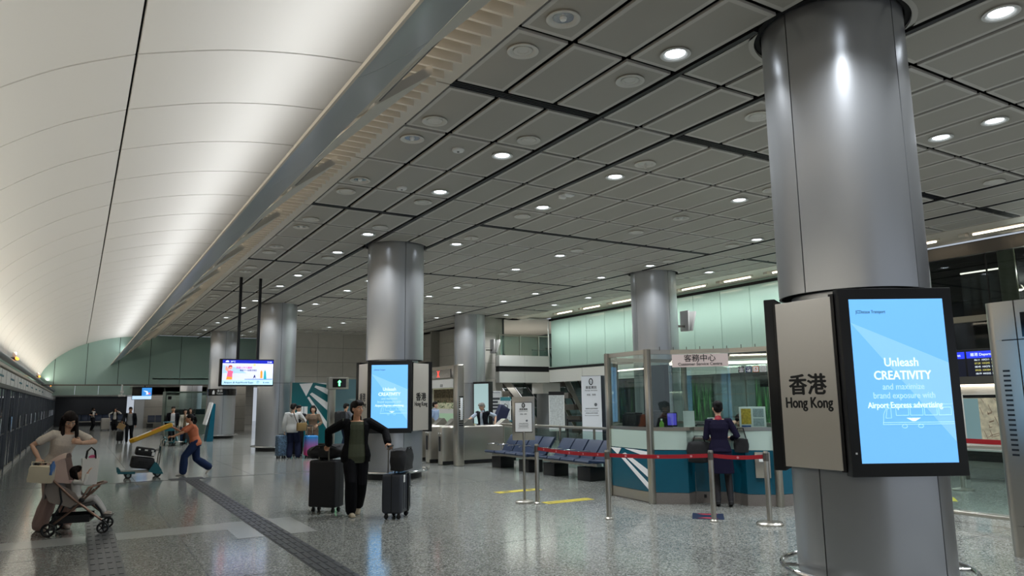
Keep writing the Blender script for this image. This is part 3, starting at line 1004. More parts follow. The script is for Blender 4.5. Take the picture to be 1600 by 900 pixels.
# ---- six-sided advertising boxes
def ad_box(cx, cy, label, z0=1.02, z1=2.46):
    t = thing('advertising_box', label, 'advertising display', (cx, cy, 0), 0, 'advertising boxes on columns')
    A, B = 0.95, 0.62
    apA = (A + 2 * B) / (2 * math.sqrt(3)); apB = (B + 2 * A) / (2 * math.sqrt(3))
    hexp = []
    for az, wd, ap in ((210, A, apA), (270, B, apB), (330, A, apA), (30, B, apB), (90, A, apA), (150, B, apB)):
        a = math.radians(az); n = Vector((math.sin(a), math.cos(a), 0)); u = Vector((-n.y, n.x, 0))
        if az in (270, 30, 150):
            Mx = frame(n * ap, u, (0, 0, 1))
            MB().box(-wd / 2 + 0.035, wd / 2 - 0.035, z0 + 0.01, z1 - 0.02, -0.03, 0, Mx, bev=0.004).build('side_panel', M_SIGNP, t, smooth=30)
            b = MB()
            for s in (-1, 1):
                b.box(s * (wd / 2 - 0.03) - 0.022, s * (wd / 2 - 0.03) + 0.022, z0, z1, -0.06, -0.006, Mx)
            b.build('black_edge', M_BLACK, t, smooth=0)
            text('香港', 0.185, M_TEXTK, t, frame(n * (ap + 0.001) + u * (-0.0), u, (0, 0, 1)) @ Matrix.Translation((0, 1.655, 0)), bold=0.006)
            text('Hong Kong', 0.125, M_TEXTK, t, frame(n * (ap + 0.001), u, (0, 0, 1)) @ Matrix.Translation((0, 1.53, 0)), bold=0.0042, squeeze=0.8)
        else:
            Mx = frame(n * (ap - 0.03), u, (0, 0, 1))
            sc = MB().box(-wd / 2 + 0.01, wd / 2 - 0.01, z0 - 0.03, z1 + 0.03, 0, 0.10, Mx, bev=0.006).build('screen_case', M_BLACK, t, smooth=30)
            x0, x1, y0, y1 = -0.385, 0.385, z0 + 0.075, z1 - 0.06
            Ms = Mx @ Matrix.Translation((0, 0, 0.101))
            MB().box(x0, x1, y0, y1, 0, 0.002, Ms).build('screen', M_SCREEN, sc, smooth=0)
            b = MB()
            b.prism([(x0, y1 - 0.19), (x1, y1 - 0.52), (x1, y0 + 0.16)], 0.0021, 0.0024, Ms)
            b.build('light_beam_graphic', M_SCREEN2, sc, smooth=0)
            T = lambda s, size, y, m, bold=0.0, x=0.0, sq=1.0, al='CENTER': text(s, size, m, sc, Ms @ Matrix.Translation((x, y, 0.0035)), bold=bold, depth=0.0006, squeeze=sq, align=al)
            T('JCDecaux Transport', 0.036, y1 - 0.115, M_TEXTK, 0.0, x0 + 0.05, 0.8, 'LEFT')
            yc = y1 - 0.565
            T('Unleash', 0.098, yc + 0.02, M_TEXTE, 0.001, 0.0, 0.9)
            T('CREATIVITY', 0.098, yc - 0.085, M_TEXTE, 0.002, 0.0, 0.88)
            T('and maximize', 0.07, yc - 0.165, M_TEXTF, 0, 0.0, 0.88)
            T('brand exposure with', 0.07, yc - 0.235, M_TEXTF, 0, 0.0, 0.85)
            T('Airport Express advertising', 0.066, yc - 0.31, M_TEXTE, 0.001, 0.0, 0.82)
            # thin line drawing of a train with the wing mark
            b = MB()
            tr = lambda pts, r=0.0018: b.tube([Ms @ Vector((p[0], p[1], 0.0035)) for p in pts], r, 4)
            yt = y0 + 0.40
            tr([(-0.19, yt - 0.10), (-0.18, yt - 0.02), (-0.15, yt + 0.04), (-0.12, yt + 0.055), (0.38, yt + 0.055)])
            tr([(-0.19, yt - 0.10), (0.38, yt - 0.10)]); tr([(-0.19, yt - 0.085), (0.38, yt - 0.085)])
            for k in range(4):
                xa = -0.08 + k * 0.115
                tr([(xa, yt - 0.03), (xa + 0.1, yt - 0.03), (xa + 0.1, yt + 0.03), (xa, yt + 0.03), (xa, yt - 0.03)])
            tr([(-0.165, yt - 0.05), (-0.12, yt - 0.05), (-0.12, yt + 0.03), (-0.15, yt + 0.02), (-0.165, yt - 0.05)])
            for xa in (-0.02, 0.11):
                tr([(xa + 0.022 * math.cos(q), yt - 0.115 + 0.014 * math.sin(q)) for q in [k * math.pi / 4 for k in range(9)]])
            b.build('train_line_graphic', M_TEXTF, sc, smooth=0)
            b = MB()
            for k in range(3):
                xa = 0.0 + k * 0.04
                b.prism([(xa, yt - 0.05), (xa + 0.035, yt - 0.05), (0.055 + k * 0.008, yt - 0.075), (0.045 + k * 0.006, yt - 0.075)], 0.003, 0.0036, Ms)
            b.build('wing_mark', M_TEXTE, sc, smooth=0)
            MB().box(x0 - 0.045, x0 - 0.03, y0 + 0.07, y0 + 0.085, 0.0, 0.002, Ms).build('sticker', M_PAPER, sc, smooth=0)
    # roof and floor plates of the box
    pts = []
    for az in (240, 300, 0, 60, 120, 180):
        r = math.hypot(apA, A / 2)
        a1 = math.radians(az)
    corner = []
    for az, wd, ap in ((210, A, apA), (270, B, apB), (330, A, apA), (30, B, apB), (90, A, apA), (150, B, apB)):
        a = math.radians(az); n = Vector((math.sin(a), math.cos(a))); u = Vector((-n.y, n.x))
        c = n * (ap - 0.035) - u * (wd / 2 - 0.03)
        corner.append((c.x, c.y)); c = n * (ap - 0.035) + u * (wd / 2 - 0.03); corner.append((c.x, c.y))
    # order by angle
    corner.sort(key=lambda p: math.atan2(p[1], p[0]))
    pb = MB()
    def hexr(th):
        best = 9
        for az, ap in ((210, apA), (270, apB), (330, apA), (30, apB), (90, apA), (150, apB)):
            a = math.radians(az); c = math.sin(a) * math.cos(th) + math.cos(a) * math.sin(th)
            if c > 1e-3: best = min(best, (ap - 0.035) / c)
        return best
    for za, zb_ in ((z0 + 0.01, z0 + 0.03), (z1 - 0.04, z1 - 0.02)):
        N = 72
        rg = []
        for k in range(N):
            th = 2 * math.pi * k / N; ro = max(hexr(th), 0.652); ri = 0.64
            rg.append([pb.v((r_ * math.cos(th), r_ * math.sin(th), z_)) for r_, z_ in ((ri, za), (ro, za), (ro, zb_), (ri, zb_))])
        for k in range(N):
            for q in range(4):
                pb.face([rg[k][q], rg[k][(q + 1) % 4], rg[(k + 1) % N][(q + 1) % 4], rg[(k + 1) % N][q]])
    pb.build('box_plate', M_BLACK, t, smooth=0)
    for dx, dy in ((-0.45, -0.2), (0.1, -0.5)):
        MB().lathe([(0.012, z1), (0.012, z1 + 0.07)], (dx, dy), 8).build('lifting_eye', M_BLACK, t)
    return t
ad_box(6.03, 4.0, 'six-sided advertising box with lit blue screen and station name on the nearest column')
ad_box(6.03, 15.17, 'six-sided advertising box with lit blue screen on the column behind the man with suitcases', 1.0, 2.46)

# ================================================================== customer service booth
A_ = Vector((7.83, 8.86)); D_ = Vector((9.15, 7.52)); E_ = Vector((7.95, 10.03))
uu = (D_ - A_).normalized(); nn = Vector((-uu.y, uu.x)); L_ = (D_ - A_).length
if nn.dot(Vector((1, 1))) < 0: nn = -nn
def bp(a, b): p = A_ + uu * a + nn * b; return (p.x, p.y)
booth = thing('service_booth', 'glass customer service booth with teal base and stainless posts beside the red belt barrier', 'service booth', (A_.x, A_.y, 0))
OFF = Matrix.Translation((-A_.x, -A_.y, 0))
SETB = 0.26
front = [bp(0, 0), bp(0.36, SETB), bp(1.28, SETB), bp(L_, 0)]     # glass line
base_front = [bp(0.02, 0.0), bp(0.56, 0.0), bp(0.66, 0.24), bp(1.24, 0.24), bp(1.42, 0.0), bp(L_ - 0.02, 0.0)]
BACKL = Vector((8.9, 11.0)); BACKR = Vector((10.7, 11.0)); RIGHT = Vector((10.7, 7.36))
whole = [(E_.x, E_.y)] + base_front + [(RIGHT.x, RIGHT.y), (BACKR.x, BACKR.y), (BACKL.x, BACKL.y)]
def wall_strip(b, pts, z0, z1, th=0.03, gap=0.0):
    for p, q in zip(pts, pts[1:]):
        p, q = Vector(p), Vector(q)
        d = (q - p).normalized(); n = Vector((-d.y, d.x))
        if n.dot(Vector((9.3, 9.3)) - p) < 0: n = -n
        p2, q2 = p + d * gap, q - d * gap
        b.prism([tuple(p2), tuple(q2), tuple(q2 + n * th), tuple(p2 + n * th)], z0, z1, OFF)
E2 = (E_.x, E_.y)
sides = [[E2, bp(0, 0)], base_front, [bp(L_, 0), tuple(RIGHT)], [E2, tuple(BACKL)], [tuple(BACKL), tuple(BACKR)], [tuple(BACKR), tuple(RIGHT)]]
b = MB()
for s in sides: wall_strip(b, s, 0, 0.17, 0.05, -0.004)
b.build('plinth', M_GRANITE, booth, smooth=0)
b = MB()
for s in sides: wall_strip(b, s, 0.175, 0.815, 0.03, 0.002)
b.build('teal_panel', M_TEAL, booth, smooth=0)
b = MB()
for s in sides: wall_strip(b, s, 0.825, 1.115, 0.03, 0.004)
b.build('pale_panel', M_PALEG, booth, smooth=0)
b = MB()
for s in [[E2, bp(0, 0)], [bp(0, 0)] + [bp(0.6, -0.015), bp(0.68, 0.22), bp(1.22, 0.22), bp(1.4, -0.015), bp(L_, 0)], [bp(L_, 0), tuple(RIGHT)], [E2, tuple(BACKL)], [tuple(BACKL), tuple(BACKR)], [tuple(BACKR), tuple(RIGHT)]]:
    wall_strip(b, s, 1.12, 1.17, 0.10, -0.01)
b.build('counter_rail', M_STEEL, booth, smooth=0)
# desk shelf behind the glass and the lower shelf in the recess
b = MB()
b.prism([bp(0.05, 0.1), bp(0.36, SETB + 0.03), bp(1.28, SETB + 0.03), bp(L_ - 0.05, 0.1), bp(L_ + 0.1, 0.75), bp(-0.2, 0.75)], 1.08, 1.115, OFF)
b.build('desk_top', mat('desk_grey', '#8b8983', 0.4), booth, smooth=0)
b = MB()
b.prism([bp(0.655, 0.14), bp(1.265, 0.14), bp(1.24, 0.25), bp(0.66, 0.25)], 0.98, 1.01, OFF)
b.build('recess_shelf', M_STEEL, booth, smooth=0)
gl = []
for p, q in ((E2, front[0]), (front[0], front[1]), (front[1], front[2]), (front[2], front[3]), (front[3], tuple(RIGHT)), (E2, tuple(BACKL)), (tuple(BACKL), tuple(BACKR)), (tuple(BACKR), tuple(RIGHT))):
    b = MB()
    wall_strip(b, [p, q], 1.17, 2.33, 0.008, 0.006)
    b.build('glass_pane', M_GLASS, booth, smooth=0)
b = MB()
for p, q in ((E2, front[0]), (front[0], front[1]), (front[1], front[2]), (front[2], front[3]), (front[3], tuple(RIGHT)), (E2, tuple(BACKL)), (tuple(BACKL), tuple(BACKR)), (tuple(BACKR), tuple(RIGHT))):
    wall_strip(b, [p, q], 2.335, 2.405, 0.05, -0.01)
b.build('top_rail', M_STEEL, booth, smooth=0)
for p in (bp(0, 0), bp(L_, 0), E2, tuple(BACKL), tuple(BACKR), tuple(RIGHT)):
    MB().box(p[0] - A_.x - 0.045, p[0] - A_.x + 0.045, p[1] - A_.y - 0.045, p[1] - A_.y + 0.045, 0, 2.41, bev=0.012).build('post', M_STEEL, booth)
b = MB()
for k in range(8):
    p = bp(0.2 + k * 0.21, SETB + 0.03 if 0.3 < 0.2 + k * .21 < 1.3 else 0.1)
    b.tube([(p[0] - A_.x, p[1] - A_.y, 2.39), (p[0] - A_.x, p[1] - A_.y, 2.45)], 0.006, 6)
b.build('bird_spike', M_DSTEEL, booth)
# frosted sign band with lettering in the middle pane
rdir = Vector((uu.x, uu.y, 0)); nin = Vector((nn.x, nn.y, 0))
def bf(a, off, z): p = bp(a, off); return frame((p[0] - A_.x, p[1] - A_.y, z), rdir, (0, 0, 1))
Mf = bf(0.82, SETB - 0.004, 0)
MB().box(-0.44, 0.44, 2.12, 2.325, 0, 0.003, Mf).build('sign_band', mat('sign_band_pink', '#e3d0cb', 0.3, emit=0.04), booth, smooth=0)
text('客務中心', 0.125, M_TEXTK, booth, Mf @ Matrix.Translation((0, 2.215, 0.005)), bold=0.0008)
text('Customer Service Centre', 0.066, M_TEXTK, booth, Mf @ Matrix.Translation((0, 2.145, 0.005)), bold=0.0003)
# white wing rays on the teal end panel
pe, pa = Vector(E2), Vector(bp(0, 0))
dd = (pa - pe).normalized(); lw = (pa - pe).length
Me = frame((pe.x - A_.x - 0.002, pe.y - A_.y, 0), (dd.x, dd.y, 0), (0, 0, 1))
b = MB()
def ray_(pts): b.prism(pts, 0.0, 0.004, Me)
ray_([(0.02, 0.81), (0.35, 0.81), (0.24, 0.70)])
ray_([(0.45, 0.81), (0.70, 0.81), (lw - 0.06, 0.79), (lw - 0.06, 0.70)])
ray_([(0.38, 0.72), (0.46, 0.74), (lw - 0.06, 0.50), (lw - 0.06, 0.38)])
ray_([(0.33, 0.66), (0.41, 0.68), (lw - 0.06, 0.29), (lw - 0.06, 0.19)])
b.build('wing_mark', M_TEXTW, booth, smooth=0)
MB().box(0.06, lw - 0.05, 0.02, 0.165, 0.0, 0.006, Me).build('kick_plate', M_STEEL, booth, smooth=0)
# pictogram tiles on the right pane
p0, p1 = Vector(front[2]), Vector(front[3]); d3 = (p1 - p0).normalized(); l3 = (p1 - p0).length
M3 = frame((p0.x - A_.x, p0.y - A_.y, 0), (d3.x, d3.y, 0), (0, 0, 1)) @ Matrix.Translation((0, 0, 0.004))
for k, (mm, sym, tm) in enumerate(((M_BLACK, '☎', M_TEXTW), (mat('tile_navy', '#16305c', 0.5), '✈', M_TEXTW), (mat('tile_orange', '#c4623a', 0.5), '♿', M_TEXTW), (M_PAPER, '☺', M_TEXTK))):
    x = l3 - 0.47 + k * 0.115
    tl = MB().box(x - 0.048, x + 0.048, 2.01, 2.106, 0, 0.003, M3).build('pictogram_tile', mm, booth, smooth=0)
    text(sym, 0.075, tm, tl, M3 @ Matrix.Translation((x, 2.03, 0.005)))
# interior blind / partition and ceiling lamps inside
pin = bp(0.25, 1.0)
MB().box(pin[0] - A_.x - 0.05, pin[0] - A_.x + 0.05, pin[1] - A_.y, pin[1] - A_.y + 0.55, 0, 2.2).build('inner_cabinet', mat('cab_dark', '#2c3034', 0.4), booth, smooth=0)
for a in (0.3, 1.2):
    p, q = bp(a, 1.25), bp(a + 0.85, 1.25)
    MB().tube([(p[0] - A_.x, p[1] - A_.y, 2.22), (q[0] - A_.x, q[1] - A_.y, 2.22)], 0.022, 8).build('strip_lamp', M_TUBE, booth)
# steel box on the right front
Mr = bf(1.66, -0.012, 0)
MB().box(-0.11, 0.11, 0.42, 0.80, -0.01, 0.05, Mr, bev=0.006).build('leaflet_box', M_STEEL, booth)
MB().box(-0.05, 0.05, 0.66, 0.70, 0.05, 0.053, Mr).build('label_plate', M_PAPER, booth, smooth=0)
MB().box(-0.02, 0.02, 0.08, 0.13, -0.02, 0.004, bf(0.80, 0.236, 0)).build('socket', M_BLACK, booth, smooth=0)

# things on the desk
def desk(a, off, z=1.116): p = bp(a, off); return (p[0], p[1], z)
RZ = math.atan2(uu.y, uu.x)
t = thing('desk_monitor', 'small monitor with a purple screen on the booth desk', 'monitor', desk(0.33, 0.42), RZ + 0.2)
MB().box(-0.085, 0.085, -0.015, 0.015, 0.05, 0.28, bev=0.006).build('case', M_BLACK, t)
MB().box(-0.072, 0.072, -0.018, -0.015, 0.075, 0.265).build('screen', mat('screen_purple', '#4a44a8', 0.3, emit=0.8), t, smooth=0)
MB().box(-0.012, 0.012, -0.0, 0.02, 0.0, 0.08).box(-0.06, 0.06, -0.05, 0.05, 0, 0.012).build('stand', M_BLACK, t, smooth=0)
t = thing('soap_bottle', 'green plastic bottle on the booth desk beside the purple monitor', 'bottle', desk(0.17, 0.32))
MB().lathe([(0.03, 0), (0.036, 0.01), (0.036, 0.11), (0.015, 0.14), (0.014, 0.155)], n=16).build('body', mat('bottle_green', '#7fb24a', 0.3), t)
MB().lathe([(0.016, 0.155), (0.016, 0.18), (0, 0.18)], n=12).build('cap', M_PAPER, t)
t = thing('paper_stand', 'upright white sheet holder on the booth desk', 'holder', desk(0.60, 0.5), RZ)
MB().box(-0.09, 0.09, 0.0, 0.006, 0.012, 0.30).build('sheet', M_PAPER, t, smooth=0)
MB().box(-0.095, 0.095, -0.05, 0.05, 0, 0.012).build('foot', M_PALEG, t, smooth=0)
t = thing('desk_phone', 'grey desk telephone under the sheet holder in the booth', 'telephone', desk(0.78, 0.36), RZ)
MB().box(-0.10, 0.10, -0.07, 0.07, 0, 0.05, bev=0.01).build('base', mat('phone_grey', '#b5b3ab', 0.5), t)
MB().tube([(-0.08, -0.02, 0.06), (-0.05, -0.02, 0.085), (0.05, -0.02, 0.085), (0.08, -0.02, 0.06)], 0.016, 8).build('handset', M_BLACK, t)
t = thing('desk_notice', 'small white notice in a stand on the desk in front of the uniformed woman', 'notice', desk(0.98, 0.5), RZ)
MB().box(-0.09, 0.09, 0, 0.008, 0.01, 0.19, bev=0.003).build('card', M_PAPER, t)
MB().box(-0.07, 0.07, -0.03, 0.04, 0, 0.012).build('foot', M_PAPER, t, smooth=0)
t = thing('leaflet_board', 'white board with a yellow poster and leaflets on the right end of the booth counter', 'notice board', desk(1.58, 0.33, 1.116), RZ)
MB().box(-0.20, 0.20, 0, 0.02, 0.0, 0.36, bev=0.006).build('board', M_PAPER, t)
MB().box(-0.17, -0.02, -0.004, 0.0, 0.09, 0.33).build('yellow_poster', mat('poster_yellow', '#c9a53a', 0.5, noise=0.4, scale=30), t, smooth=0)
for (z0, z1) in ((0.20, 0.33), (0.06, 0.18)):
    MB().box(0.01, 0.17, -0.004, 0.0, z0, z1).build('leaflet', mat('leaflet_grey', '#9fa7aa', 0.5, noise=0.3, scale=60), t, smooth=0)
MB().box(-0.17, -0.03, -0.004, 0, 0.03, 0.07).build('label', mat('label_blue', '#31508c', 0.5), t, smooth=0)
for k, (a, o_) in enumerate(((-0.62, 0.45), (-0.35, 0.5))):
    p = bp(a + 0.35, 0.62 + 0.22 * k)
    t = thing('office_printer', ('black printer with a ribbed back in the corner of the booth', 'taller black printer near the middle post of the booth')[k], 'printer', (8.13 + 0.22 * k, 9.72 - 0.40 * k, 1.0), 0.1)
    MB().box(-0.0, 0.24, -0.17, 0.17, 0.12, 0.36 + 0.03 * k, bev=0.02).build('body', M_BLACK, t)
    MB().box(0.02, 0.2, -0.13, 0.13, 0.36 + 0.03 * k, 0.39 + 0.03 * k, bev=0.008).build('paper_tray', mat('charcoal', '#23262a', 0.5), t)
    MB().box(0.0, 0.24, -0.19, 0.19, -1.0, 0.12).build('cabinet', mat('cab_dark', '#2c3034', 0.4), t, smooth=0)
# ================================================================== hanging departure screen
t = thing('hanging_display', 'wide passenger display with a blue top bar hanging on two black poles', 'display', (3.95, 20.8, 2.46))
MB().box(-0.70, 0.72, -0.04, 0.09, -0.37, 0.37, bev=0.01).build('case', M_BLACK, t)
for x in (-0.24, 0.28):
    MB().box(x - 0.035, x + 0.035, 0.0, 0.07, 0.36, CZ - 2.46).build('pole', M_BLACK, t, smooth=0)
Mt = frame((0, -0.0405, 0), (1, 0, 0), (0, 0, 1))
E1 = lambda n, c, e=0.9: mat(n, c, 0.4, emit=e)
sc = MB().box(-0.63, 0.70, -0.33, 0.25, 0, 0.002, Mt).build('screen', E1('tv_pale', '#d6dbf6'), t, smooth=0)
MB().box(-0.63, 0.70, 0.25, 0.34, 0, 0.002, Mt).build('top_bar', E1('tv_blue', '#1726b4'), sc, smooth=0)
MB().box(-0.63, 0.70, -0.33, -0.20, 0.002, 0.003, Mt).build('bottom_bar', E1('tv_ice', '#b9e2f6'), sc, smooth=0)
def flat(name, poly, m, z=0.003):
    return MB().prism(poly, z, z + 0.0008, Mt).build(name, m, sc, smooth=0)
circ = lambda x, y, r, n=14: [(x + r * math.cos(2 * math.pi * k / n), y + r * math.sin(2 * math.pi * k / n)) for k in range(n)]
flat('sun_graphic', circ(0.2, 0.21, 0.04), E1('tv_lime', '#e8ef9a'))
flat('sky_graphic', [(-0.62, -0.02), (-0.62, 0.2), (-0.2, 0.12), (0.0, -0.02)], E1('tv_sky', '#a9cdf3'))
flat('ground_graphic', [(-0.05, -0.195), (-0.05, -0.17), (0.69, -0.16), (0.69, -0.195)], E1('tv_mid', '#8aa4e4'))
flat('dress_graphic', [(-0.52, -0.19), (-0.37, -0.19), (-0.37, -0.05), (-0.35, 0.03), (-0.43, 0.06), (-0.49, 0.04)], E1('tv_pink', '#f0648c'), 0.004)
flat('skirt_graphic', [(-0.53, -0.19), (-0.37, -0.19), (-0.37, -0.12), (-0.51, -0.11)], E1('tv_orange', '#f59a3c'), 0.005)
flat('arm_graphic', [(-0.56, 0.08), (-0.50, 0.02), (-0.46, 0.06), (-0.52, 0.18), (-0.55, 0.17)], E1('tv_skin', '#f2a08c'), 0.004)
flat('head_graphic', circ(-0.43, 0.13, 0.055), E1('tv_skin', '#f2a08c'), 0.004)
flat('hair_graphic', [(-0.48, 0.10), (-0.47, 0.19), (-0.40, 0.20), (-0.37, 0.15), (-0.44, 0.16)], E1('tv_hair', '#a83a3a'), 0.005)
flat('figure_graphic', [(0.36, -0.15), (0.42, -0.15), (0.42, 0.02), (0.39, 0.08), (0.36, 0.02)], E1('tv_orange', '#f59a3c'), 0.004)
flat('figure_graphic', [(0.45, -0.18), (0.53, -0.18), (0.51, 0.02), (0.48, 0.09), (0.46, 0.02)], E1('tv_teal', '#2fa3b4'), 0.004)
flat('figure_graphic', [(0.17, -0.17), (0.20, -0.06), (0.22, -0.06), (0.25, -0.17), (0.22, -0.12)], E1('tv_dark', '#2b2f6a'), 0.004)
T = lambda s, sz, x, y, m, al='LEFT', b=0.001: text(s, sz, m, sc, Mt @ Matrix.Translation((x, y, 0.0055)), align=al, bold=b, depth=0.0004)
T('29℃', 0.06, -0.43, 0.275, M_TEXTE); T('21:00', 0.055, 0.66, 0.275, M_TEXTE, 'RIGHT')
flat('cloud_graphic', [(-0.56, 0.28), (-0.47, 0.28), (-0.46, 0.30), (-0.50, 0.33), (-0.55, 0.31)], M_TEXTE)
MD = E1('tv_dark', '#2b2f6a')
T('路綫上升大鐵路', 0.06, -0.28, 0.115, E1('tv_magenta', '#c0408a')); T('連接下一站更多精彩', 0.05, -0.18, 0.045, MD)
T('Airport & AsiaWorld Expo', 0.07, -0.58, -0.29, E1('tv_ink', '#17405c'), 'LEFT', 0.001)
T('6 min', 0.075, 0.44, -0.29, E1('tv_ink', '#17405c')); T('①', 0.085, 0.26, -0.29, E1('tv_ink', '#17405c'))

# hanging display beyond the end wall
t = thing('hanging_display', 'small hanging display with a blue map picture under the end wall', 'display', (2.87, 41.86, 2.2))
MB().box(-0.46, 0.46, -0.04, 0.06, -0.31, 0.33, bev=0.01).build('case', M_BLACK, t)
Mt2 = frame((0, -0.0405, 0), (1, 0, 0), (0, 0, 1))
s2 = MB().box(-0.01, 0.44, -0.12, 0.29, 0, 0.002, Mt2).build('screen', E1('tv_map', '#3f8fdc', 0.9), t, smooth=0)
MB().box(-0.44, 0.44, -0.29, -0.12, 0, 0.002, Mt2).build('lower_bar', E1('tv_ice2', '#bcdcf6', 0.9), t, smooth=0)
MB().prism([(0.05, 0.15), (0.2, 0.05), (0.18, -0.06), (0.3, -0.04), (0.25, 0.12)], 0.002, 0.003, Mt2).build('map_graphic', E1('tv_white', '#eef4fa', 0.9), s2, smooth=0)
MB().prism(circ(0.34, 0.0, 0.05), 0.002, 0.003, Mt2).build('map_graphic', E1('tv_rose', '#e06a8a', 0.9), s2, smooth=0)
MB().box(0.1, 0.14, -0.01, 0.03, 0.32, 0.42).build('hanger', M_BLACK, t, smooth=0)
# ceiling camera beyond the end wall
t = thing('ceiling_camera', 'white camera hanging on a short rod under the end wall', 'camera', (1.93, 41.2, 2.60))
MB().tube([(0, 0.54, 0.03), (0, 0, 0.0), (0, 0, -0.3)], 0.03, 8).build('rod', M_PAPER, t)
MB().ball((0, 0, -0.33), 0.09).build('dome', M_PAPER, t)
MB().box(-0.16, 0.16, -0.06, 0.06, -0.56, -0.46, bev=0.02).tube([(0, 0, -0.46), (0, 0, -0.36)], 0.025, 8).build('body', M_PAPER, t)

# ================================================================== ticket gates
t = thing('gate_portal', 'stainless gate post carrying an overhead beam with a red cross signal', 'gate portal', (8.40, 16.72, 0))
MB().box(-0.10, 0.10, -0.13, 0.13, 0, 2.55, bev=0.03, seg=3).build('post', M_STEEL, t)
b = MB()
for k in range(14): b.box(-0.06, 0.06, -0.142, -0.128, 1.0 + k * 0.055, 1.025 + k * 0.055)
b.build('vent_slot', M_BLACK, t, smooth=0)
MB().box(-0.09, 0.09, 0.12, 6.2, 2.20, 2.54, bev=0.01).build('beam', M_STEEL, t)
sg = MB().box(-0.11, -0.088, 0.25, 1.55, 2.23, 2.45).build('signal_panel', M_BLACKG, t, smooth=0)
Mg = frame((-0.111, 1.0, 2.34), (0, -1, 0), (0, 0, 1))
b = MB()
for s in (1, -1): b.prism([(-0.06 * s - 0.012, -0.085), (-0.06 * s + 0.012, -0.085), (0.06 * s + 0.012, 0.085), (0.06 * s - 0.012, 0.085)], 0, 0.004, Mg)
b.build('red_cross', M_LEDRED, sg, smooth=0)
MB().box(-0.10, 0.10, 6.0, 6.26, 0, 2.55, bev=0.03).build('post', M_STEEL, t)
MB().box(-0.06, -0.0, -0.24, -0.20, 1.15, 1.7, bev=0.01).box(-0.05, -0.01, -0.21, -0.1, 1.4, 1.44).build('side_light', M_PAPER, t)
n = 0
for (y, x1) in ((17.25, 10.35), (18.05, 9.6), (18.85, 9.6), (19.65, 9.6), (20.45, 9.6)):
    lbl = ('long stainless ticket gate cabinet behind the end of the blue bench', 'slim ticket gate pedestal just left of the overhead gate post', 'slim ticket gate pedestal half hidden by the advertising column', 'fourth ticket gate pedestal from the blue bench, mostly hidden', 'fifth ticket gate pedestal from the blue bench, mostly hidden')[n]
    t = thing('ticket_gate', lbl, 'ticket gate', (8.12, y, 0), 0, 'ticket gates')
    b = MB(); w_ = x1 - 8.12
    b.box(0, w_, -0.13, 0.13, 0, 0.98, bev=0.05, seg=3)
    b.build('cabinet', M_STEEL, t)
    MB().box(-0.006, 0.01, -0.05, 0.05, 0.35, 0.72).build('reader_slot', M_BLACK, t, smooth=0)
    MB().ball((0.0, -0.06, 0.80), 0.018, seg=8).ball((0, 0.06, 0.80), 0.018, seg=8).build('status_light', M_LEDGRN if n > 2 else M_PAPER, t)
    for xa in (0.55, w_ - 0.55):
        Mx = frame((xa, 0.11, 0.97), (1, 0, 0), (0, 0, 1))
        MB().prism([(0, 0), (0.42, 0), (0.30, 0.16), (0.22, 0.16)], 0, 0.22, Mx).build('card_reader', M_STEEL, t, smooth=0)
        MB().ball((xa + 0.34, 0, 1.0), (0.13, 0.07, 0.035), seg=10).build('yellow_pad', M_YEL, t)
    if n:
        MB().box(0.35, 0.39, -0.6, -0.13, 0.35, 0.8, bev=0.015).build('flap', mat('flap_grey', '#9aa0a0', 0.3), t)
    MB().box(0.02, w_ - 0.02, -0.135, -0.128, 0.02, 0.10).build('kick_strip', M_BLACK, t, smooth=0)
    n += 1

# ---- post with arrow sign by the logo wall
t = thing('gate_arrow_post', 'stainless post with a small box sign showing a green arrow', 'sign post', (7.62, 25.0, 0))
MB().box(-0.12, 0.12, -0.10, 0.10, 0, 2.5, bev=0.03).build('post', M_STEEL, t)
MB().box(-0.16, 0.56, -0.14, 0.14, 2.08, 2.50, bev=0.02).build('sign_box', M_STEEL, t)
Mx = frame((0.22, -0.141, 2.29), (1, 0, 0), (0, 0, 1))
MB().box(-0.24, 0.24, -0.15, 0.15, 0, 0.004, Mx).build('display', M_BLACKG, t, smooth=0)
MB().prism([(-0.03, -0.1), (0.03, -0.1), (0.03, 0.03), (0.07, 0.03), (0, 0.11), (-0.07, 0.03), (-0.03, 0.03)], 0.004, 0.006, Mx).build('arrow', M_LEDGRN, t, smooth=0)

# ---- teal logo wall (ticket office) behind the family
t = thing('logo_wall', 'teal glass wall with white wing rays behind the family with bright suitcases', 'glass wall', (6.35, 25.42, 0))
W_ = 1.45
MB().box(0, W_, 0, 0.04, 0.12, 2.32).build('teal_panel', M_TEALG, t, smooth=0)
MB().box(0, W_, -0.01, 0.06, 0, 0.12).build('plinth', M_DSTEEL, t, smooth=0)
Mx = frame((0, -0.001, 0), (1, 0, 0), (0, 0, 1))
b = MB()
for poly in ([(0.25, 2.28), (0.72, 2.31), (0.50, 1.85)], [(0.84, 2.31), (W_ - 0.02, 2.31), (W_ - 0.02, 2.22)], [(0.78, 2.16), (0.82, 2.22), (W_ - 0.02, 2.08), (W_ - 0.02, 1.80)],
             [(0.62, 1.92), (0.70, 1.98), (W_ - 0.02, 1.52), (W_ - 0.02, 1.20)], [(0.54, 1.80), (0.60, 1.84), (1.38, 0.78), (1.36, 0.55)], [(0.30, 1.0), (0.42, 1.0), (0.42, 1.5), (0.30, 1.5)], [(0.44, 1.0), (0.56, 1.0), (0.56, 1.5), (0.44, 1.5)]):
    b.prism(poly, 0, 0.004, Mx)
b.build('wing_mark', M_TEXTW, t, smooth=0)
MB().box(W_, W_ + 2.6, 0.1, 0.13, 0.12, 2.45).build('glass_pane', M_GLASST, t, smooth=0)
MB().box(W_, W_ + 2.6, 0.08, 0.16, 0, 0.12).build('plinth', M_DSTEEL, t, smooth=0)
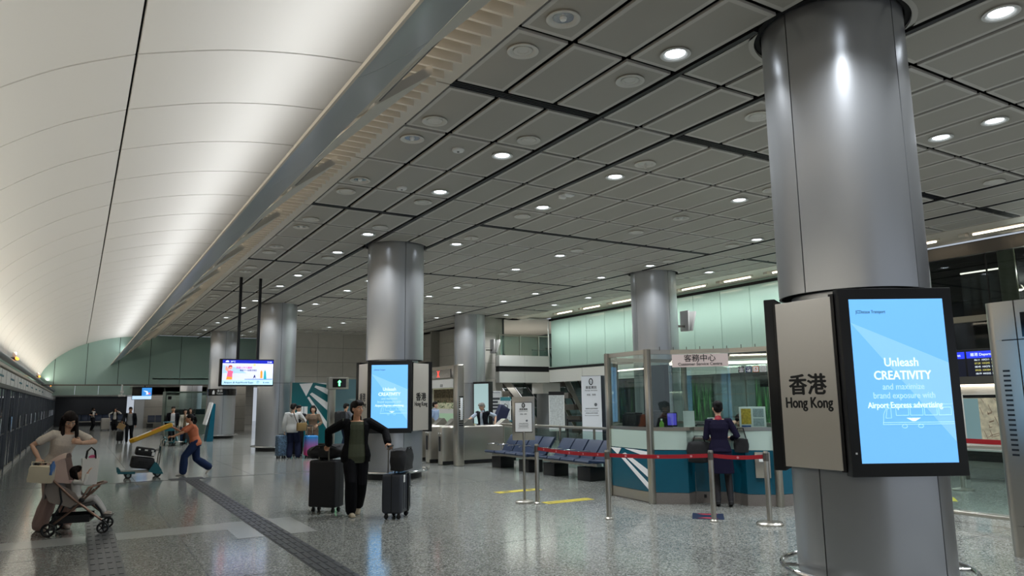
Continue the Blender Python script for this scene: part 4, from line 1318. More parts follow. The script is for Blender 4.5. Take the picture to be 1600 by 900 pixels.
MB().box(-0.05, 0.0, -0.02, 0.06, 0, 2.34).build('edge_post', M_STEEL, t, smooth=0)

# ================================================================== benches with linked seats
def make_seat_unit(t, x, y):
    b = MB()
    Mx = Matrix.Translation((x, y, 0))
    # seat: front edge at -x, along y
    pr = [(-0.52, 0.395), (-0.50, 0.36), (-0.40, 0.365), (-0.08, 0.345), (0.05, 0.36), (0.05, 0.40), (-0.10, 0.385), (-0.40, 0.41), (-0.49, 0.425)]
    M2 = Mx @ Matrix(((1, 0, 0, 0), (0, 0, 1, -0.245), (0, 1, 0, 0), (0, 0, 0, 1)))
    MB().prism(pr, 0.02, 0.475, M2).build('seat', M_NAVY, t, smooth=40)
    pr = [(-0.02, 0.38), (0.03, 0.36), (0.10, 0.45), (0.30, 0.74), (0.29, 0.77), (0.25, 0.76), (0.06, 0.50)]
    MB().prism(pr, 0.02, 0.475, M2).build('backrest', M_NAVY, t, smooth=40)
    MB().tube([Mx @ Vector(p) for p in ((-0.02, 0.25, 0.40), (-0.04, 0.25, 0.52), (-0.12, 0.25, 0.565), (-0.38, 0.25, 0.57), (-0.42, 0.25, 0.55))], 0.013, 8).build('armrest', M_CHROME, t)
def bench(y0, n, label):
    t = thing('bench', label, 'bench', (9.28, y0, 0), 0, 'navy linked benches')
    for k in range(n): make_seat_unit(t, 0, k * 0.5 + 0.25)
    MB().box(-0.30, -0.18, 0.02, n * 0.5 - 0.02, 0.29, 0.345).build('beam', M_STEEL, t, smooth=0)
    for k in (0.18, 0.82):
        yk_ = n * 0.5 * k
        MB().box(-0.38, 0.0, yk_ - 0.22, yk_ + 0.22, 0.0, 0.27, bev=0.01).build('pedestal', M_BLACK, t)
        MB().box(-0.27, -0.21, yk_ - 0.05, yk_ + 0.05, 0.26, 0.30).build('bracket', M_STEEL, t, smooth=0)
    return t
bench(14.05, 4, 'blue four-seat bench in front of the ticket gates, farther of the two from the booth')
bench(11.75, 4, 'blue four-seat bench ending behind the customer service booth')
# railing behind the benches
t = thing('steel_railing', 'steel railing with glass infill behind the blue benches', 'railing', (9.72, 11.6, 0))
MB().tube([(0, -0.2, 1.0), (0, 5.2, 1.0)], 0.03, 12).build('handrail', M_STEEL, t)
for y in (-0.1, 1.2, 2.5, 3.8, 5.1):
    MB().box(-0.02, 0.02, y - 0.02, y + 0.02, 0, 0.98).build('post', M_STEEL, t, smooth=0)
for y in (-0.06, 1.24, 2.54, 3.84):
    MB().box(-0.006, 0.006, y, y + 1.22, 0.1, 0.93).build('glass_pane', M_GLASSB, t, smooth=0)

# ================================================================== belt barrier
stan = [((6.38, 9.93), True), ((6.37, 8.11), False), ((7.37, 7.15), False), ((7.77, 6.57), True)]
lbls = ['steel belt post beside the small notice stand, left end of the red belt', 'steel belt post in front of the teal booth corner', 'steel belt post in front of the uniformed woman, by the dark floor sticker', 'steel belt post with a round base at the right end of the red belt']
for k, ((x, y), base) in enumerate(stan):
    t = thing('barrier_post', lbls[k], 'barrier post', (x, y, 0), 0, 'belt barrier posts')
    MB().lathe([(0.034, 0.0), (0.034, 0.91), (0.03, 0.925), (0.0, 0.925)], n=18).build('tube', M_CHROME if False else M_STEEL, t)
    MB().lathe([(0.037, 0.80), (0.037, 0.90)], n=18).build('belt_head', M_DSTEEL, t)
    if k == 3: MB().lathe([(0.17, 0.0), (0.172, 0.02), (0.15, 0.04), (0.04, 0.05), (0.0, 0.05)], n=32).build('base', M_STEEL, t)
    else: MB().lathe([(0.055, 0.0), (0.055, 0.012), (0.036, 0.03)], n=24).build('base', M_STEEL, t)
    if k < 3:
        p = Vector((0, 0, 0.855)); q = Vector((stan[k + 1][0][0] - x, stan[k + 1][0][1] - y, 0.855)); d = (q - p).normalized(); p += d * 0.036; q -= d * 0.036
        nb_ = MB(); N = 10; nrm = Vector((-d.y, d.x, 0)) * 0.0015
        rows = []
        for i in range(N + 1):
            c = p + (q - p) * (i / N); c.z -= 0.018 * math.sin(math.pi * i / N)
            rows.append([nb_.v(c + nrm + Vector((0, 0, s * 0.026))) for s in (-1, 1)] + [nb_.v(c - nrm + Vector((0, 0, s * 0.026))) for s in (1, -1)])
        for r0, r1 in zip(rows, rows[1:]):
            for i in range(4): nb_.face([r0[i], r0[(i + 1) % 4], r1[(i + 1) % 4], r1[i]])
        nb_.face(rows[0]); nb_.face(list(reversed(rows[-1])))
        be = nb_.build('belt', M_RED, t, smooth=0)
        L = (q - p).length; nn_ = int(L / 0.33)
        u3 = d if d.dot(Vector((0.86, -0.51, 0))) > 0 else -d
        b = MB()
        for i in range(nn_):
            c = p + d * (L * (i + 0.5) / nn_); c.z -= 0.018 * math.sin(math.pi * (i + 0.5) / nn_)
            Mx = frame(c, u3, (0, 0, 1)) @ Matrix.Translation((0, 0, 0.0022))
            for (a, c2) in ((0.009, 0.013),):
                pts_ = [(0.016 * math.cos(q_), 0.016 * math.sin(q_)) for q_ in [j_ * math.pi / 6 for j_ in range(12)]]
                b.prism(pts_, 0, 0.0006, Mx)
        b.build('roundel', mat('belt_mark', '#d08a8f', 0.5), be, smooth=0)

# ---- notice stand
t = thing('notice_stand', 'slim steel floor stand holding a framed white passenger notice', 'notice stand', (6.29, 10.17, 0), math.radians(-31))
MB().lathe([(0.15, 0.0), (0.152, 0.02), (0.13, 0.035), (0.03, 0.045), (0, 0.045)], n=32).build('base', M_STEEL, t)
MB().lathe([(0.02, 0.02), (0.02, 1.12)], n=14).build('pole', M_STEEL, t)
MB().box(-0.185, 0.185, -0.0, 0.03, 0.98, 1.68, bev=0.01).build('back_frame', M_STEEL, t)
MB().box(-0.145, 0.145, -0.012, 0.0, 1.10, 1.59).build('black_border', mat('border_steel', '#57534d', 0.4, 0.6), t, smooth=0)
Mx = frame((0, -0.0125, 0), (1, 0, 0), (0, 0, 1))
ps = MB().box(-0.135, 0.135, 1.115, 1.58, 0, 0.002, Mx).build('poster', M_PAPER, t, smooth=0)
def info_print(ps, Mx, x, w, ytop, k=1.0):
    """icon, heading lines, picture block and small lines of the passenger notice"""
    b = MB()
    ring = [(x + w * 0.13 * math.cos(a) * 0.8, ytop - w * 0.18 + w * 0.16 * math.sin(a)) for a in [i * math.pi / 12 for i in range(25)]]
    b.tube([Mx @ Vector((p[0], p[1], 0.003)) for p in ring], 0.008 * k, 4)
    b.build('info_ring', M_TEXTK, ps, smooth=0)
    text('i', w * 0.2, M_TEXTK, ps, Mx @ Matrix.Translation((x, ytop - w * 0.25, 0.003)), depth=0.0005, bold=0.001)
    text('乘客資訊', w * 0.17, M_TEXTK, ps, Mx @ Matrix.Translation((x, ytop - w * 0.56, 0.003)), depth=0.0005, bold=0.0008)
    text('Passenger information', w * 0.085, M_TEXTK, ps, Mx @ Matrix.Translation((x, ytop - w * 0.68, 0.003)), depth=0.0005)
    text('掃描．查詢', w * 0.11, M_TEXTK, ps, Mx @ Matrix.Translation((x, ytop - w * 0.93, 0.003)), depth=0.0005)
    b = MB().prism(circ(x + w * 0.26, ytop - w * 1.42, w * 0.09), 0.002, 0.003, Mx)
    b.build('phone_graphic', mat('grey_mid', '#6f7478', 0.5), ps, smooth=0)
    for i in range(4):
        text('請掃描以查看列車服務' if i % 2 == 0 else 'Scan for train service details', w * 0.075, mat('ink_grey', '#44484c', 0.6), ps, Mx @ Matrix.Translation((x, ytop - w * (1.66 + 0.12 * i), 0.003)), depth=0.0005)
info_print(ps, Mx, 0.0, 0.20, 1.575)
# ---- tall information totem
t = thing('information_totem', 'tall white passenger information board with navy side standing behind the benches', 'information board', (10.08, 13.35, 0), math.radians(-65))
MB().box(-0.25, 0.25, 0.02, 0.28, 0.0, 2.16, bev=0.01).build('navy_body', mat('totem_navy', '#10182b', 0.4), t)
Mx = frame((0, 0.019, 0), (1, 0, 0), (0, 0, 1))
ps = MB().box(-0.25, 0.25, 0.02, 2.15, 0, 0.012, Mx).build('poster', mat('totem_white', '#e4e8ec', 0.4, emit=0.12), t, smooth=0)
info_print(ps, Mx @ Matrix.Translation((0, 0, 0.011)), 0.0, 0.42, 2.10, 1.4)
MB().box(-0.25, 0.25, 0.30, 0.62, 0.012, 0.0135, Mx).build('blue_pattern', mat('totem_blue', '#7aa0b8', 0.5, noise=0.5, scale=40), ps, smooth=0)
# ---- floor stickers
def sticker(name, label, x, y, w_, h_, rz, m):
    t = thing(name, label, 'floor sticker', (x, y, 0.001), rz, None)
    MB().box(-w_ / 2, w_ / 2, -h_ / 2, h_ / 2, 0, 0.003, bev=0.0).build('sheet', m, t, smooth=0)
    return t
t = sticker('floor_sticker', 'yellow floor strip with two dark shoe marks beyond the notice stand', 6.98, 11.50, 0.90, 0.22, 0, M_YEL)
for x in (-0.25, 0.25):
    MB().box(x - 0.06, x + 0.06, -0.06, 0.06, 0.003, 0.0045).build('mark', mat('mark_olive', '#5a5020', 0.5), t, smooth=0)
t = sticker('floor_sticker', 'yellow floor strip with lettering between the notice stand and the booth', 6.95, 9.90, 0.90, 0.22, 0, M_YEL)
text('請勿站立 No Standing', 0.085, mat('mark_olive', '#5a5020', 0.5), t, Matrix.Translation((0, -0.03, 0.0032)), depth=0.0004)
t = sticker('floor_sticker', 'dark blue square floor sticker with red marks behind the uniformed woman', 7.62, 7.50, 0.42, 0.52, math.radians(-45), mat('sticker_navy', '#1b2740', 0.4))
for s in (-1, 1):
    MB().prism([(-0.14, s * 0.20), (0.14, s * 0.20), (0.05, s * 0.12), (-0.05, s * 0.12)], 0.003, 0.0045).build('mark', mat('mark_red', '#a8303a', 0.5), t, smooth=0)
sticker('floor_sticker', 'short yellow floor strip beyond the glass barrier at the right edge', 11.9, 6.55, 0.5, 0.2, 0.6, M_YEL)

# ================================================================== luggage
def suitcase(name, label, w_, d_, h_, loc, rz, m, ribs=0, zoff=0.075, handle=0.0, group=None, mtrim=None, wheels=True, soft=False, rod=1):
    t = thing(name, label, 'suitcase', loc, rz, group)
    mtrim = mtrim or M_BLACK
    b = MB().box(-w_ / 2, w_ / 2, -d_ / 2, d_ / 2, zoff, h_, bev=0.045 if not soft else 0.03, seg=4)
    for k in range(ribs):
        x = -w_ / 2 + w_ * (k + 1) / (ribs + 1)
        b.box(x - 0.010, x + 0.010, -d_ / 2 - 0.008, d_ / 2 + 0.008, zoff + 0.06, h_ - 0.05, bev=0.005)
    b.build('shell', m, t, smooth=40)
    MB().box(-w_ / 2 - 0.002, w_ / 2 + 0.002, -0.006, 0.006, zoff + 0.015, h_ - 0.012).build('zip_seam', mtrim, t, smooth=0)
    if wheels:
        for sx in (-1, 1):
            for sy in (-1, 1):
                x, y = sx * (w_ / 2 - 0.06), sy * (d_ / 2 - 0.06)
                wv = MB()
                Mx = Matrix.Translation((x, y, 0.032)) @ Matrix.Rotation(math.pi / 2, 4, 'Y')
                wv.lathe([(0.018, -0.02), (0.032, -0.014), (0.032, 0.014), (0.018, 0.02)], n=14, M=Mx)
                wv.box(x - 0.012, x + 0.012, y - 0.02, y + 0.02, 0.04, zoff + 0.01)
                wv.build('wheel', M_BLACK, t)
    MB().tube([(-0.09, 0, h_ - 0.005), (-0.08, 0, h_ + 0.025), (0.08, 0, h_ + 0.025), (0.09, 0, h_ - 0.005)], 0.011, 8).build('carry_handle', mtrim, t)
    if handle:
        yb = rod * (d_ / 2 - 0.05)
        for s in (-1, 1):
            MB().box(s * 0.085 - 0.009, s * 0.085 + 0.009, yb - 0.007, yb + 0.007, h_ - 0.02, h_ + handle).build('pull_rod', M_STEEL, t, smooth=0)
        MB().tube([(-0.10, yb, h_ + handle), (0.10, yb, h_ + handle)], 0.015, 10).build('pull_grip', M_BLACK, t)
    return t
suitcase('suitcase', 'large black soft suitcase in the man\'s right hand, under a floppy black bag', 0.46, 0.27, 0.76, (3.34, 11.10, 0), math.radians(-50), mat('case_black', '#15151a', 0.6, bump=0.2, scale=300), handle=0.24, soft=True, rod=-1)
s = suitcase('suitcase', 'dark grey hard suitcase in the man\'s left hand, under a square black bag', 0.46, 0.30, 0.62, (4.02, 9.98, 0), math.radians(50), mat('case_slate', '#33363d', 0.35), ribs=4, handle=0.37)
MB().box(-0.17, -0.12, -0.165, -0.152, 0.50, 0.60, bev=0.004).build('luggage_tag', M_PAPER, s)
MB().box(0.10, 0.22, -0.1605, -0.158, 0.40, 0.42).build('logo_plate', M_CHROME, s, smooth=0)
MB().box(0.03, 0.075, -0.168, -0.15, 0.08, 0.61, bev=0.004).build('strap', M_BLACK, s)
def lumpy(name, label, cat, size, loc, rot, m, seed=1, amp=0.03, sub=5, flat=0.5):
    bm = bmesh.new()
    bmesh.ops.create_cube(bm, size=2)
    bmesh.ops.subdivide_edges(bm, edges=bm.edges, cuts=sub, use_grid_fill=True)
    rnd = random.Random(seed)
    ph = [rnd.uniform(0, 6) for _ in range(9)]
    for v in bm.verts:
        p = v.co.copy(); q = p.normalized() * 1.35
        c = p.lerp(q, flat)
        n_ = math.sin(3.1 * p.x + ph[0]) * math.sin(2.7 * p.y + ph[1]) + math.sin(4.3 * p.z + ph[2]) * math.sin(3.7 * p.x + ph[3]) + 0.6 * math.sin(7 * p.y + ph[4]) * math.sin(6 * p.z + 5 * p.x + ph[5])
        c += p.normalized() * n_ * amp / max(size)
        v.co = Vector((c.x * size[0] / 2, c.y * size[1] / 2, c.z * size[2] / 2))
    b = MB(); b.merge(bm)
    t = thing(name, label, cat, loc)
    t.rotation_euler = rot
    o = b.build('bag_body', m, t, smooth=60)
    return t
bagm = mat('bag_black', '#121215', 0.7, bump=0.3, scale=25)
t = lumpy('duffel_bag', 'floppy black duffel bag lying across the large black suitcase', 'bag', (0.52, 0.21, 0.18), (3.35, 11.14, 0.882), (0, math.radians(-5), math.radians(-40)), bagm, 3, 0.05, 6, 0.75)
MB().tube([(-0.2, -0.12, 0.05), (-0.1, -0.16, 0.1), (0.1, -0.16, 0.1), (0.2, -0.12, 0.05)], 0.012, 8).build('strap', M_BLACK, t)
t = lumpy('holdall_bag', 'square black holdall standing on top of the grey hard suitcase', 'bag', (0.44, 0.22, 0.29), (4.075, 9.935, 0.80), (0, 0, math.radians(50)), bagm, 8, 0.025, 6, 0.3)
MB().tube([(-0.12, -0.1, 0.1), (-0.08, -0.11, 0.17), (0.08, -0.11, 0.17), (0.12, -0.1, 0.1)], 0.012, 8).build('strap', M_BLACK, t)
# ================================================================== luggage trolleys
def trolley(label, loc, rz, scale=1.0, m=None):
    t = thing('luggage_trolley', label, 'luggage trolley', loc, rz, 'airport luggage trolleys')
    m = m or mat('trolley_teal', '#12606a', 0.35)
    # x: forward (front of the trolley), y: across
    MB().prism([(-0.42, -0.25), (0.45, -0.22), (0.52, -0.12), (0.52, 0.12), (0.45, 0.22), (-0.42, 0.25)], 0.15, 0.175).build('deck', M_STEEL, t, smooth=0)
    b = MB()
    for s in (-1, 1):
        b.tube([(-0.45, s * 0.27, 0.16), (0.45, s * 0.24, 0.165), (0.56, s * 0.12, 0.17)], 0.022, 10)
    b.tube([(0.56, -0.12, 0.17), (0.56, 0.12, 0.17)], 0.022, 10)
    b.build('frame_rail', M_STEEL, t)
    for s in (-1, 1):
        Mx = frame((0, s * 0.27 + 0.02, 0), (1, 0, 0), (0, 0, 1))
        MB().prism([(-0.50, 0.08), (-0.30, 0.10), (-0.12, 0.17), (-0.26, 0.40), (-0.32, 0.40), (-0.44, 0.22)], 0, 0.04, Mx).build('rear_fender', m, t, smooth=0)
        MB().prism([(0.20, 0.12), (0.62, 0.14), (0.64, 0.28), (0.58, 0.28), (0.55, 0.20), (0.20, 0.18)], 0, 0.04, Mx).build('front_bumper', m, t, smooth=0)
        for x, r in ((-0.36, 0.085), (0.36, 0.085)):
            Mw = Matrix.Translation((x, s * 0.235, r)) @ Matrix.Rotation(math.pi / 2, 4, 'X')
            wb = MB().lathe([(r * 0.55, -0.02), (r, -0.016), (r, 0.016), (r * 0.55, 0.02)], n=22, M=Mw).build('wheel', M_BLACK, t)
            MB().lathe([(0, -0.024), (r * 0.5, -0.022), (r * 0.5, 0.022), (0, 0.024)], n=16, M=Mw).build('hub', mat('hub_grey', '#8fa0a4', 0.4), wb)
        MB().tube([(-0.36, s * 0.25, 0.2), (-0.40, s * 0.25, 0.6), (-0.46, s * 0.25, 0.98), (-0.52, s * 0.25, 1.02)], 0.018, 10).build('upright', M_STEEL, t)
    MB().tube([(-0.53, -0.27, 1.02), (-0.53, 0.27, 1.02)], 0.026, 12).build('push_bar', m, t)
    MB().box(-0.43, -0.40, -0.24, 0.24, 0.62, 0.82, bev=0.01).build('advert_plate', m, t)
    bk = MB()
    for s in (-1, 1): bk.tube([(-0.42, s * 0.2, 0.74), (-0.2, s * 0.2, 0.70), (0.02, s * 0.18, 0.76)], 0.009, 6)
    bk.tube([(0.02, -0.18, 0.76), (0.02, 0.18, 0.76)], 0.009, 6)
    bk.build('basket', M_BLACK, t)
    t.scale = (scale,) * 3
    return t
CX, CY = 1.40, 18.75
trolley('luggage trolley with black cases and a tilted yellow box, pushed by the woman in orange', (CX, CY, 0), math.pi, 0.82)
def case_on(label, size, c, ry, m, band=None):
    t = thing('suitcase', label, 'suitcase', c)
    t.rotation_euler = (0, ry, 0)
    MB().box(-size[0] / 2, size[0] / 2, -size[1] / 2, size[1] / 2, -size[2] / 2, size[2] / 2, bev=0.035, seg=3).build('shell', m, t, smooth=40)
    b = MB()
    b.box(-size[0] / 2 - 0.003, size[0] / 2 + 0.003, -size[1] / 2 - 0.003, size[1] / 2 + 0.003, -0.006, 0.006)
    b.build('zip_seam', mat('charcoal', '#23262a', 0.5), t, smooth=0)
    MB().tube([(-0.08, -size[1] / 2, 0.02), (-0.07, -size[1] / 2 - 0.03, 0.02), (0.07, -size[1] / 2 - 0.03, 0.02), (0.08, -size[1] / 2, 0.02)], 0.01, 8).build('carry_handle', M_BLACK, t)
    if band:
        for k, (xa, wa) in enumerate(((-0.14, 0.04), (0.0, 0.06), (0.13, 0.05))):
            MB().box(xa - wa / 2, xa + wa / 2, -size[1] / 2 - 0.004, -size[1] / 2, 0.03, 0.06).build('label_patch', M_PAPER, t, smooth=0)
        MB().box(0.13, 0.19, -size[1] / 2 - 0.004, -size[1] / 2, -0.06, 0.02).build('label_patch', M_PAPER, t, smooth=0)
    return t
ck = mat('case_black', '#15151a', 0.6)
case_on('large black case lying flat on the deck of the trolley', (0.46, 0.44, 0.25), (CX - 0.02, CY, 0.325), math.radians(9), ck)
case_on('smaller black case with white labels on top of the trolley pile', (0.40, 0.40, 0.18), (CX + 0.03, CY, 0.565), math.radians(10), ck, True)
t = thing('yellow_box', 'long flat yellow box with an orange and white label tilted across the trolley', 'box', (1.52, 18.72, 0.99))
t.rotation_euler = (0, math.radians(-23), 0)
MB().prism([(-0.46, -0.16), (-0.38, -0.22), (0.44, -0.22), (0.46, -0.2), (0.46, 0.2), (0.44, 0.22), (-0.38, 0.22), (-0.46, 0.16)], -0.035, 0.035).build('box_body', mat('box_yellow', '#d9a521', 0.5), t, smooth=0)
MB().box(-0.30, 0.02, -0.17, 0.17, 0.035, 0.037).build('white_label', M_PAPER, t, smooth=0)
MB().box(0.02, 0.22, -0.17, 0.17, 0.035, 0.037).build('orange_label', mat('label_orange', '#cf6a24', 0.5), t, smooth=0)
MB().box(-0.44, 0.44, -0.2, 0.2, -0.055, -0.035).build('carton_tray', mat('carton', '#a88a58', 0.6), t, smooth=0)
trolley('teal luggage trolley pushed by the trio walking behind the woman in orange', (3.45, 32.3, 0), math.radians(-70), 0.9)

# ================================================================== family luggage and far luggage
suitcase('suitcase', 'ribbed suitcase fading from blue to pink beside the white hooded man', 0.36, 0.26, 0.66, (6.10, 21.95, 0), 0.25, mat('case_fade', '#5a62c8', 0.3), ribs=6, handle=0.28)
_fade = bpy.data.materials['case_fade']
nt = _fade.node_tree
tc = nt.nodes.new('ShaderNodeTexCoord'); sp = nt.nodes.new('ShaderNodeSeparateXYZ'); rp = nt.nodes.new('ShaderNodeValToRGB')
rp.color_ramp.elements[0].position, rp.color_ramp.elements[0].color = 0.12, (*lin('#d0407e'), 1)
rp.color_ramp.elements[1].position, rp.color_ramp.elements[1].color = 0.60, (*lin('#1f78b8'), 1)
nt.links.new(tc.outputs['Object'], sp.inputs[0]); nt.links.new(sp.outputs[2], rp.inputs[0]); nt.links.new(rp.outputs[0], nt.nodes['Principled BSDF'].inputs['Base Color'])
suitcase('suitcase', 'ribbed suitcase with a blue and white speckled shell at the foot of the hooded man', 0.30, 0.24, 0.68, (5.34, 22.40, 0), 0.3, mat('case_speckle', '#50677c', 0.35, noise=0.7, scale=22), ribs=5)
suitcase('suitcase', 'pale silver suitcase beside the woman in white at the far end of the hall', 0.52, 0.30, 0.80, (1.72, 54.6, 0), 0.1, mat('case_silver', '#b9b6b0', 0.3, 0.3), ribs=4)
suitcase('suitcase', 'small black cabin suitcase pulled by the walking man in a dark jacket', 0.26, 0.20, 0.50, (1.74, 36.4, 0), 0.1, mat('case_black', '#15151a', 0.6), handle=0.35)
suitcase('suitcase', 'black suitcase at the feet of the trio with the trolley', 0.32, 0.24, 0.6, (4.06, 33.0, 0), 0.3, mat('case_black', '#15151a', 0.6))
t = lumpy('paper_bag', 'brown paper carrier bag held out by the walking man in a dark jacket', 'bag', (0.28, 0.14, 0.24), (1.74, 35.85, 0.72), (0, 0.5, 0), mat('kraft', '#a1835a', 0.7), 4, 0.01, 4, 0.1)
MB().tube([(-0.06, 0, 0.12), (-0.04, 0, 0.2), (0.04, 0, 0.2), (0.06, 0, 0.12)], 0.008, 6).build('handle', mat('kraft', '#a1835a', 0.7), t)
t = lumpy('navy_garment_bag', 'dark navy upright bag leaning beside the elderly attendant behind the gates', 'bag', (0.34, 0.2, 0.55), (11.2, 19.4, 1.19), (0, 0.45, 0), mat('bag_navy', '#1c2444', 0.6), 2, 0.02, 4, 0.25)
MB().tube([(-0.08, -0.06, 0.27), (-0.05, -0.06, 0.34), (0.05, -0.06, 0.34), (0.08, -0.06, 0.27)], 0.012, 6).build('handle', M_BLACK, t)
trolley('teal trolley carrying the navy bag behind the ticket gates', (11.2, 19.7, 0), math.pi / 2, 0.98)

# ================================================================== stroller
ST = thing('stroller', 'taupe folding stroller with a bronze frame and grey seat holding a small child', 'stroller', (0.12, 11.22, 0), math.radians(-9))
MBRZ = mat('bronze_frame', '#8a6f60', 0.35, 0.75)
MTAU = mat('taupe_fabric', '#8f857e', 0.8, bump=0.15, scale=200)
MTAUP = mat('taupe_pink_fabric', '#c2aaa0', 0.8, bump=0.15, scale=200)
MGRYF = mat('grey_fabric', '#4d4b4c', 0.85)
# x forward, y across (left +)
for s in (-1, 1):
    y = s * 0.215
    MB().tube([(-0.44, y, 0.87), (-0.30, y, 0.72), (-0.05, y, 0.46), (0.26, y, 0.20), (0.31, y, 0.16)], 0.014, 10).build('side_tube', MBRZ, ST)
    MB().tube([(-0.27, y, 0.12), (-0.05, y, 0.30), (0.20, y, 0.56)], 0.014, 10).build('rear_leg', MBRZ, ST)
    MB().tube([(-0.26, y, 0.16), (-0.16, y, 0.42), (-0.20, y, 0.62)], 0.011, 8).build('brace', M_BLACK, ST)
    MB().ball((0.06, y, 0.43), (0.035, 0.02, 0.035), seg=12).build('hinge', M_BLACK, ST)
    for x, r in ((-0.28, 0.085), (0.32, 0.072)):
        Mw = Matrix.Translation((x, s * 0.235, r)) @ Matrix.Rotation(math.pi / 2, 4, 'X')
        ty = MB()
        N = 28
        ty.tube([Mw @ Vector((r * 0.82 * math.cos(2 * math.pi * k / N), r * 0.82 * math.sin(2 * math.pi * k / N), 0)) for k in range(N)], r * 0.18, 8, closed=True)
        wo = ty.build('wheel', M_BLACK, ST)
        sp_ = MB()
        for k in range(5):
            a = 2 * math.pi * k / 5
            sp_.tube([Mw @ Vector((0, 0, 0)), Mw @ Vector((r * 0.75 * math.cos(a), r * 0.75 * math.sin(a), 0))], r * 0.10, 6)
        sp_.lathe([(0, -0.018), (r * 0.25, -0.016), (r * 0.25, 0.016), (0, 0.018)], n=14, M=Mw)
        sp_.build('spokes', M_BLACK, wo)
    MB().tube([(0.31, y, 0.17), (0.335, s * 0.235, 0.14), (0.32, s * 0.235, 0.075)], 0.016, 8).build('front_fork', M_BLACK, ST)
MB().tube([(-0.28, -0.235, 0.085), (-0.28, 0.235, 0.085)], 0.010, 8).build('rear_axle', M_BLACK, ST)
MB().tube([(-0.44, -0.215, 0.87), (-0.48, -0.2, 0.90), (-0.48, 0.2, 0.90), (-0.44, 0.215, 0.87)], 0.018, 10).build('push_handle', M_BLACK, ST)
MB().tube([(0.06, -0.215, 0.45), (0.13, -0.21, 0.58), (0.25, -0.17, 0.615), (0.30, 0, 0.62), (0.25, 0.17, 0.615), (0.13, 0.21, 0.58), (0.06, 0.215, 0.45)], 0.014, 10).build('bumper_bar', MBRZ, ST)
b = MB()
def slab(b, prof, y0, y1, th):
    """folded sheet following prof (x, z), given a thickness"""
    n = len(prof)
    P = [Vector((p[0], p[1])) for p in prof]
    off = []
    for i in range(n):
        d = (P[min(i + 1, n - 1)] - P[max(i - 1, 0)]).normalized(); off.append(P[i] + Vector((-d.y, d.x)) * th)
    poly = [tuple(p) for p in P] + [tuple(p) for p in reversed(off)]
    Mx = Matrix(((1, 0, 0, 0), (0, 0, 1, 0), (0, 1, 0, 0), (0, 0, 0, 1)))
    b.prism(poly, y0, y1, Mx)
slab(b, [(-0.30, 0.70), (-0.20, 0.52), (-0.12, 0.36), (-0.06, 0.32), (0.10, 0.34), (0.20, 0.36)], -0.195, 0.195, 0.03)
b.build('seat', MGRYF, ST, smooth=40)
b = MB(); slab(b, [(0.20, 0.36), (0.26, 0.28), (0.29, 0.20)], -0.17, 0.17, 0.02); b.build('leg_rest', M_BLACK, ST)
MB().box(0.26, 0.40, -0.17, 0.17, 0.185, 0.20, bev=0.005).build('foot_plate', M_BLACK, ST)
b = MB()
for s in (-1, 1):
    Mx = frame((0, s * 0.20 + (0.005 if s > 0 else 0.0), 0), (1, 0, 0), (0, 0, 1))
    b.prism([(-0.32, 0.72), (-0.36, 0.55), (-0.30, 0.42), (-0.06, 0.34), (0.04, 0.42), (-0.02, 0.52)], 0, 0.006, Mx)
b.box(-0.365, -0.355, -0.2, 0.2, 0.46, 0.72)
b.build('side_fabric', MTAU, ST, smooth=0)
# canopy: quarter dome
b = MB(); N, K = 12, 10
grid = []
for i in range(N + 1):
    a = math.radians(178 - 76 * i / N)          # sweeps from the back up to the open front rim
    row = []
    for k in range(K + 1):
        v_ = -1 + 2 * k / K
        rr = math.sqrt(max(0, 1 - 0.30 * v_ ** 4))
        row.append(Vector((-0.09 + 0.37 * math.cos(a) * rr, 0.215 * v_, 0.66 + 0.37 * math.sin(a) * rr)))
    grid.append(row)
O = [[b.v(p) for p in r] for r in grid]
c0 = Vector((-0.09, 0, 0.66))
I = [[b.v(p + (c0 - p) * 0.04) for p in r] for r in grid]
for i in range(N):
    for k in range(K):
        b.face([O[i][k], O[i][k + 1], O[i + 1][k + 1], O[i + 1][k]]); b.face([I[i][k], I[i + 1][k], I[i + 1][k + 1], I[i][k + 1]])
for i in range(N):
    b.face([O[i][0], O[i + 1][0], I[i + 1][0], I[i][0]]); b.face([O[i][K], I[i][K], I[i + 1][K], O[i + 1][K]])
for k in range(K):
    b.face([O[0][k], I[0][k], I[0][k + 1], O[0][k + 1]]); b.face([O[N][k], O[N][k + 1], I[N][k + 1], I[N][k]])
b.build('canopy', MTAUP, ST, smooth=60)
for s in (-1, 1):
    Mx = frame((0, s * 0.213, 0), (1, 0, 0), (0, 0, 1))
    MB().prism([(-0.09, 0.64)] + [(-0.09 + 0.31 * math.cos(math.radians(a)), 0.66 + 0.31 * math.sin(math.radians(a))) for a in range(104, 180, 9)], -0.003, 0.003, Mx).build('canopy_side', MTAUP, ST, smooth=0)
b = MB()
b.box(-0.26, 0.16, -0.19, 0.19, 0.15, 0.165)
b.box(-0.26, -0.25, -0.19, 0.19, 0.15, 0.27); b.box(-0.26, 0.16, -0.2, -0.19, 0.15, 0.24); b.box(-0.26, 0.16, 0.19, 0.2, 0.15, 0.24)
b.build('storage_basket', M_BLACK, ST, smooth=0)
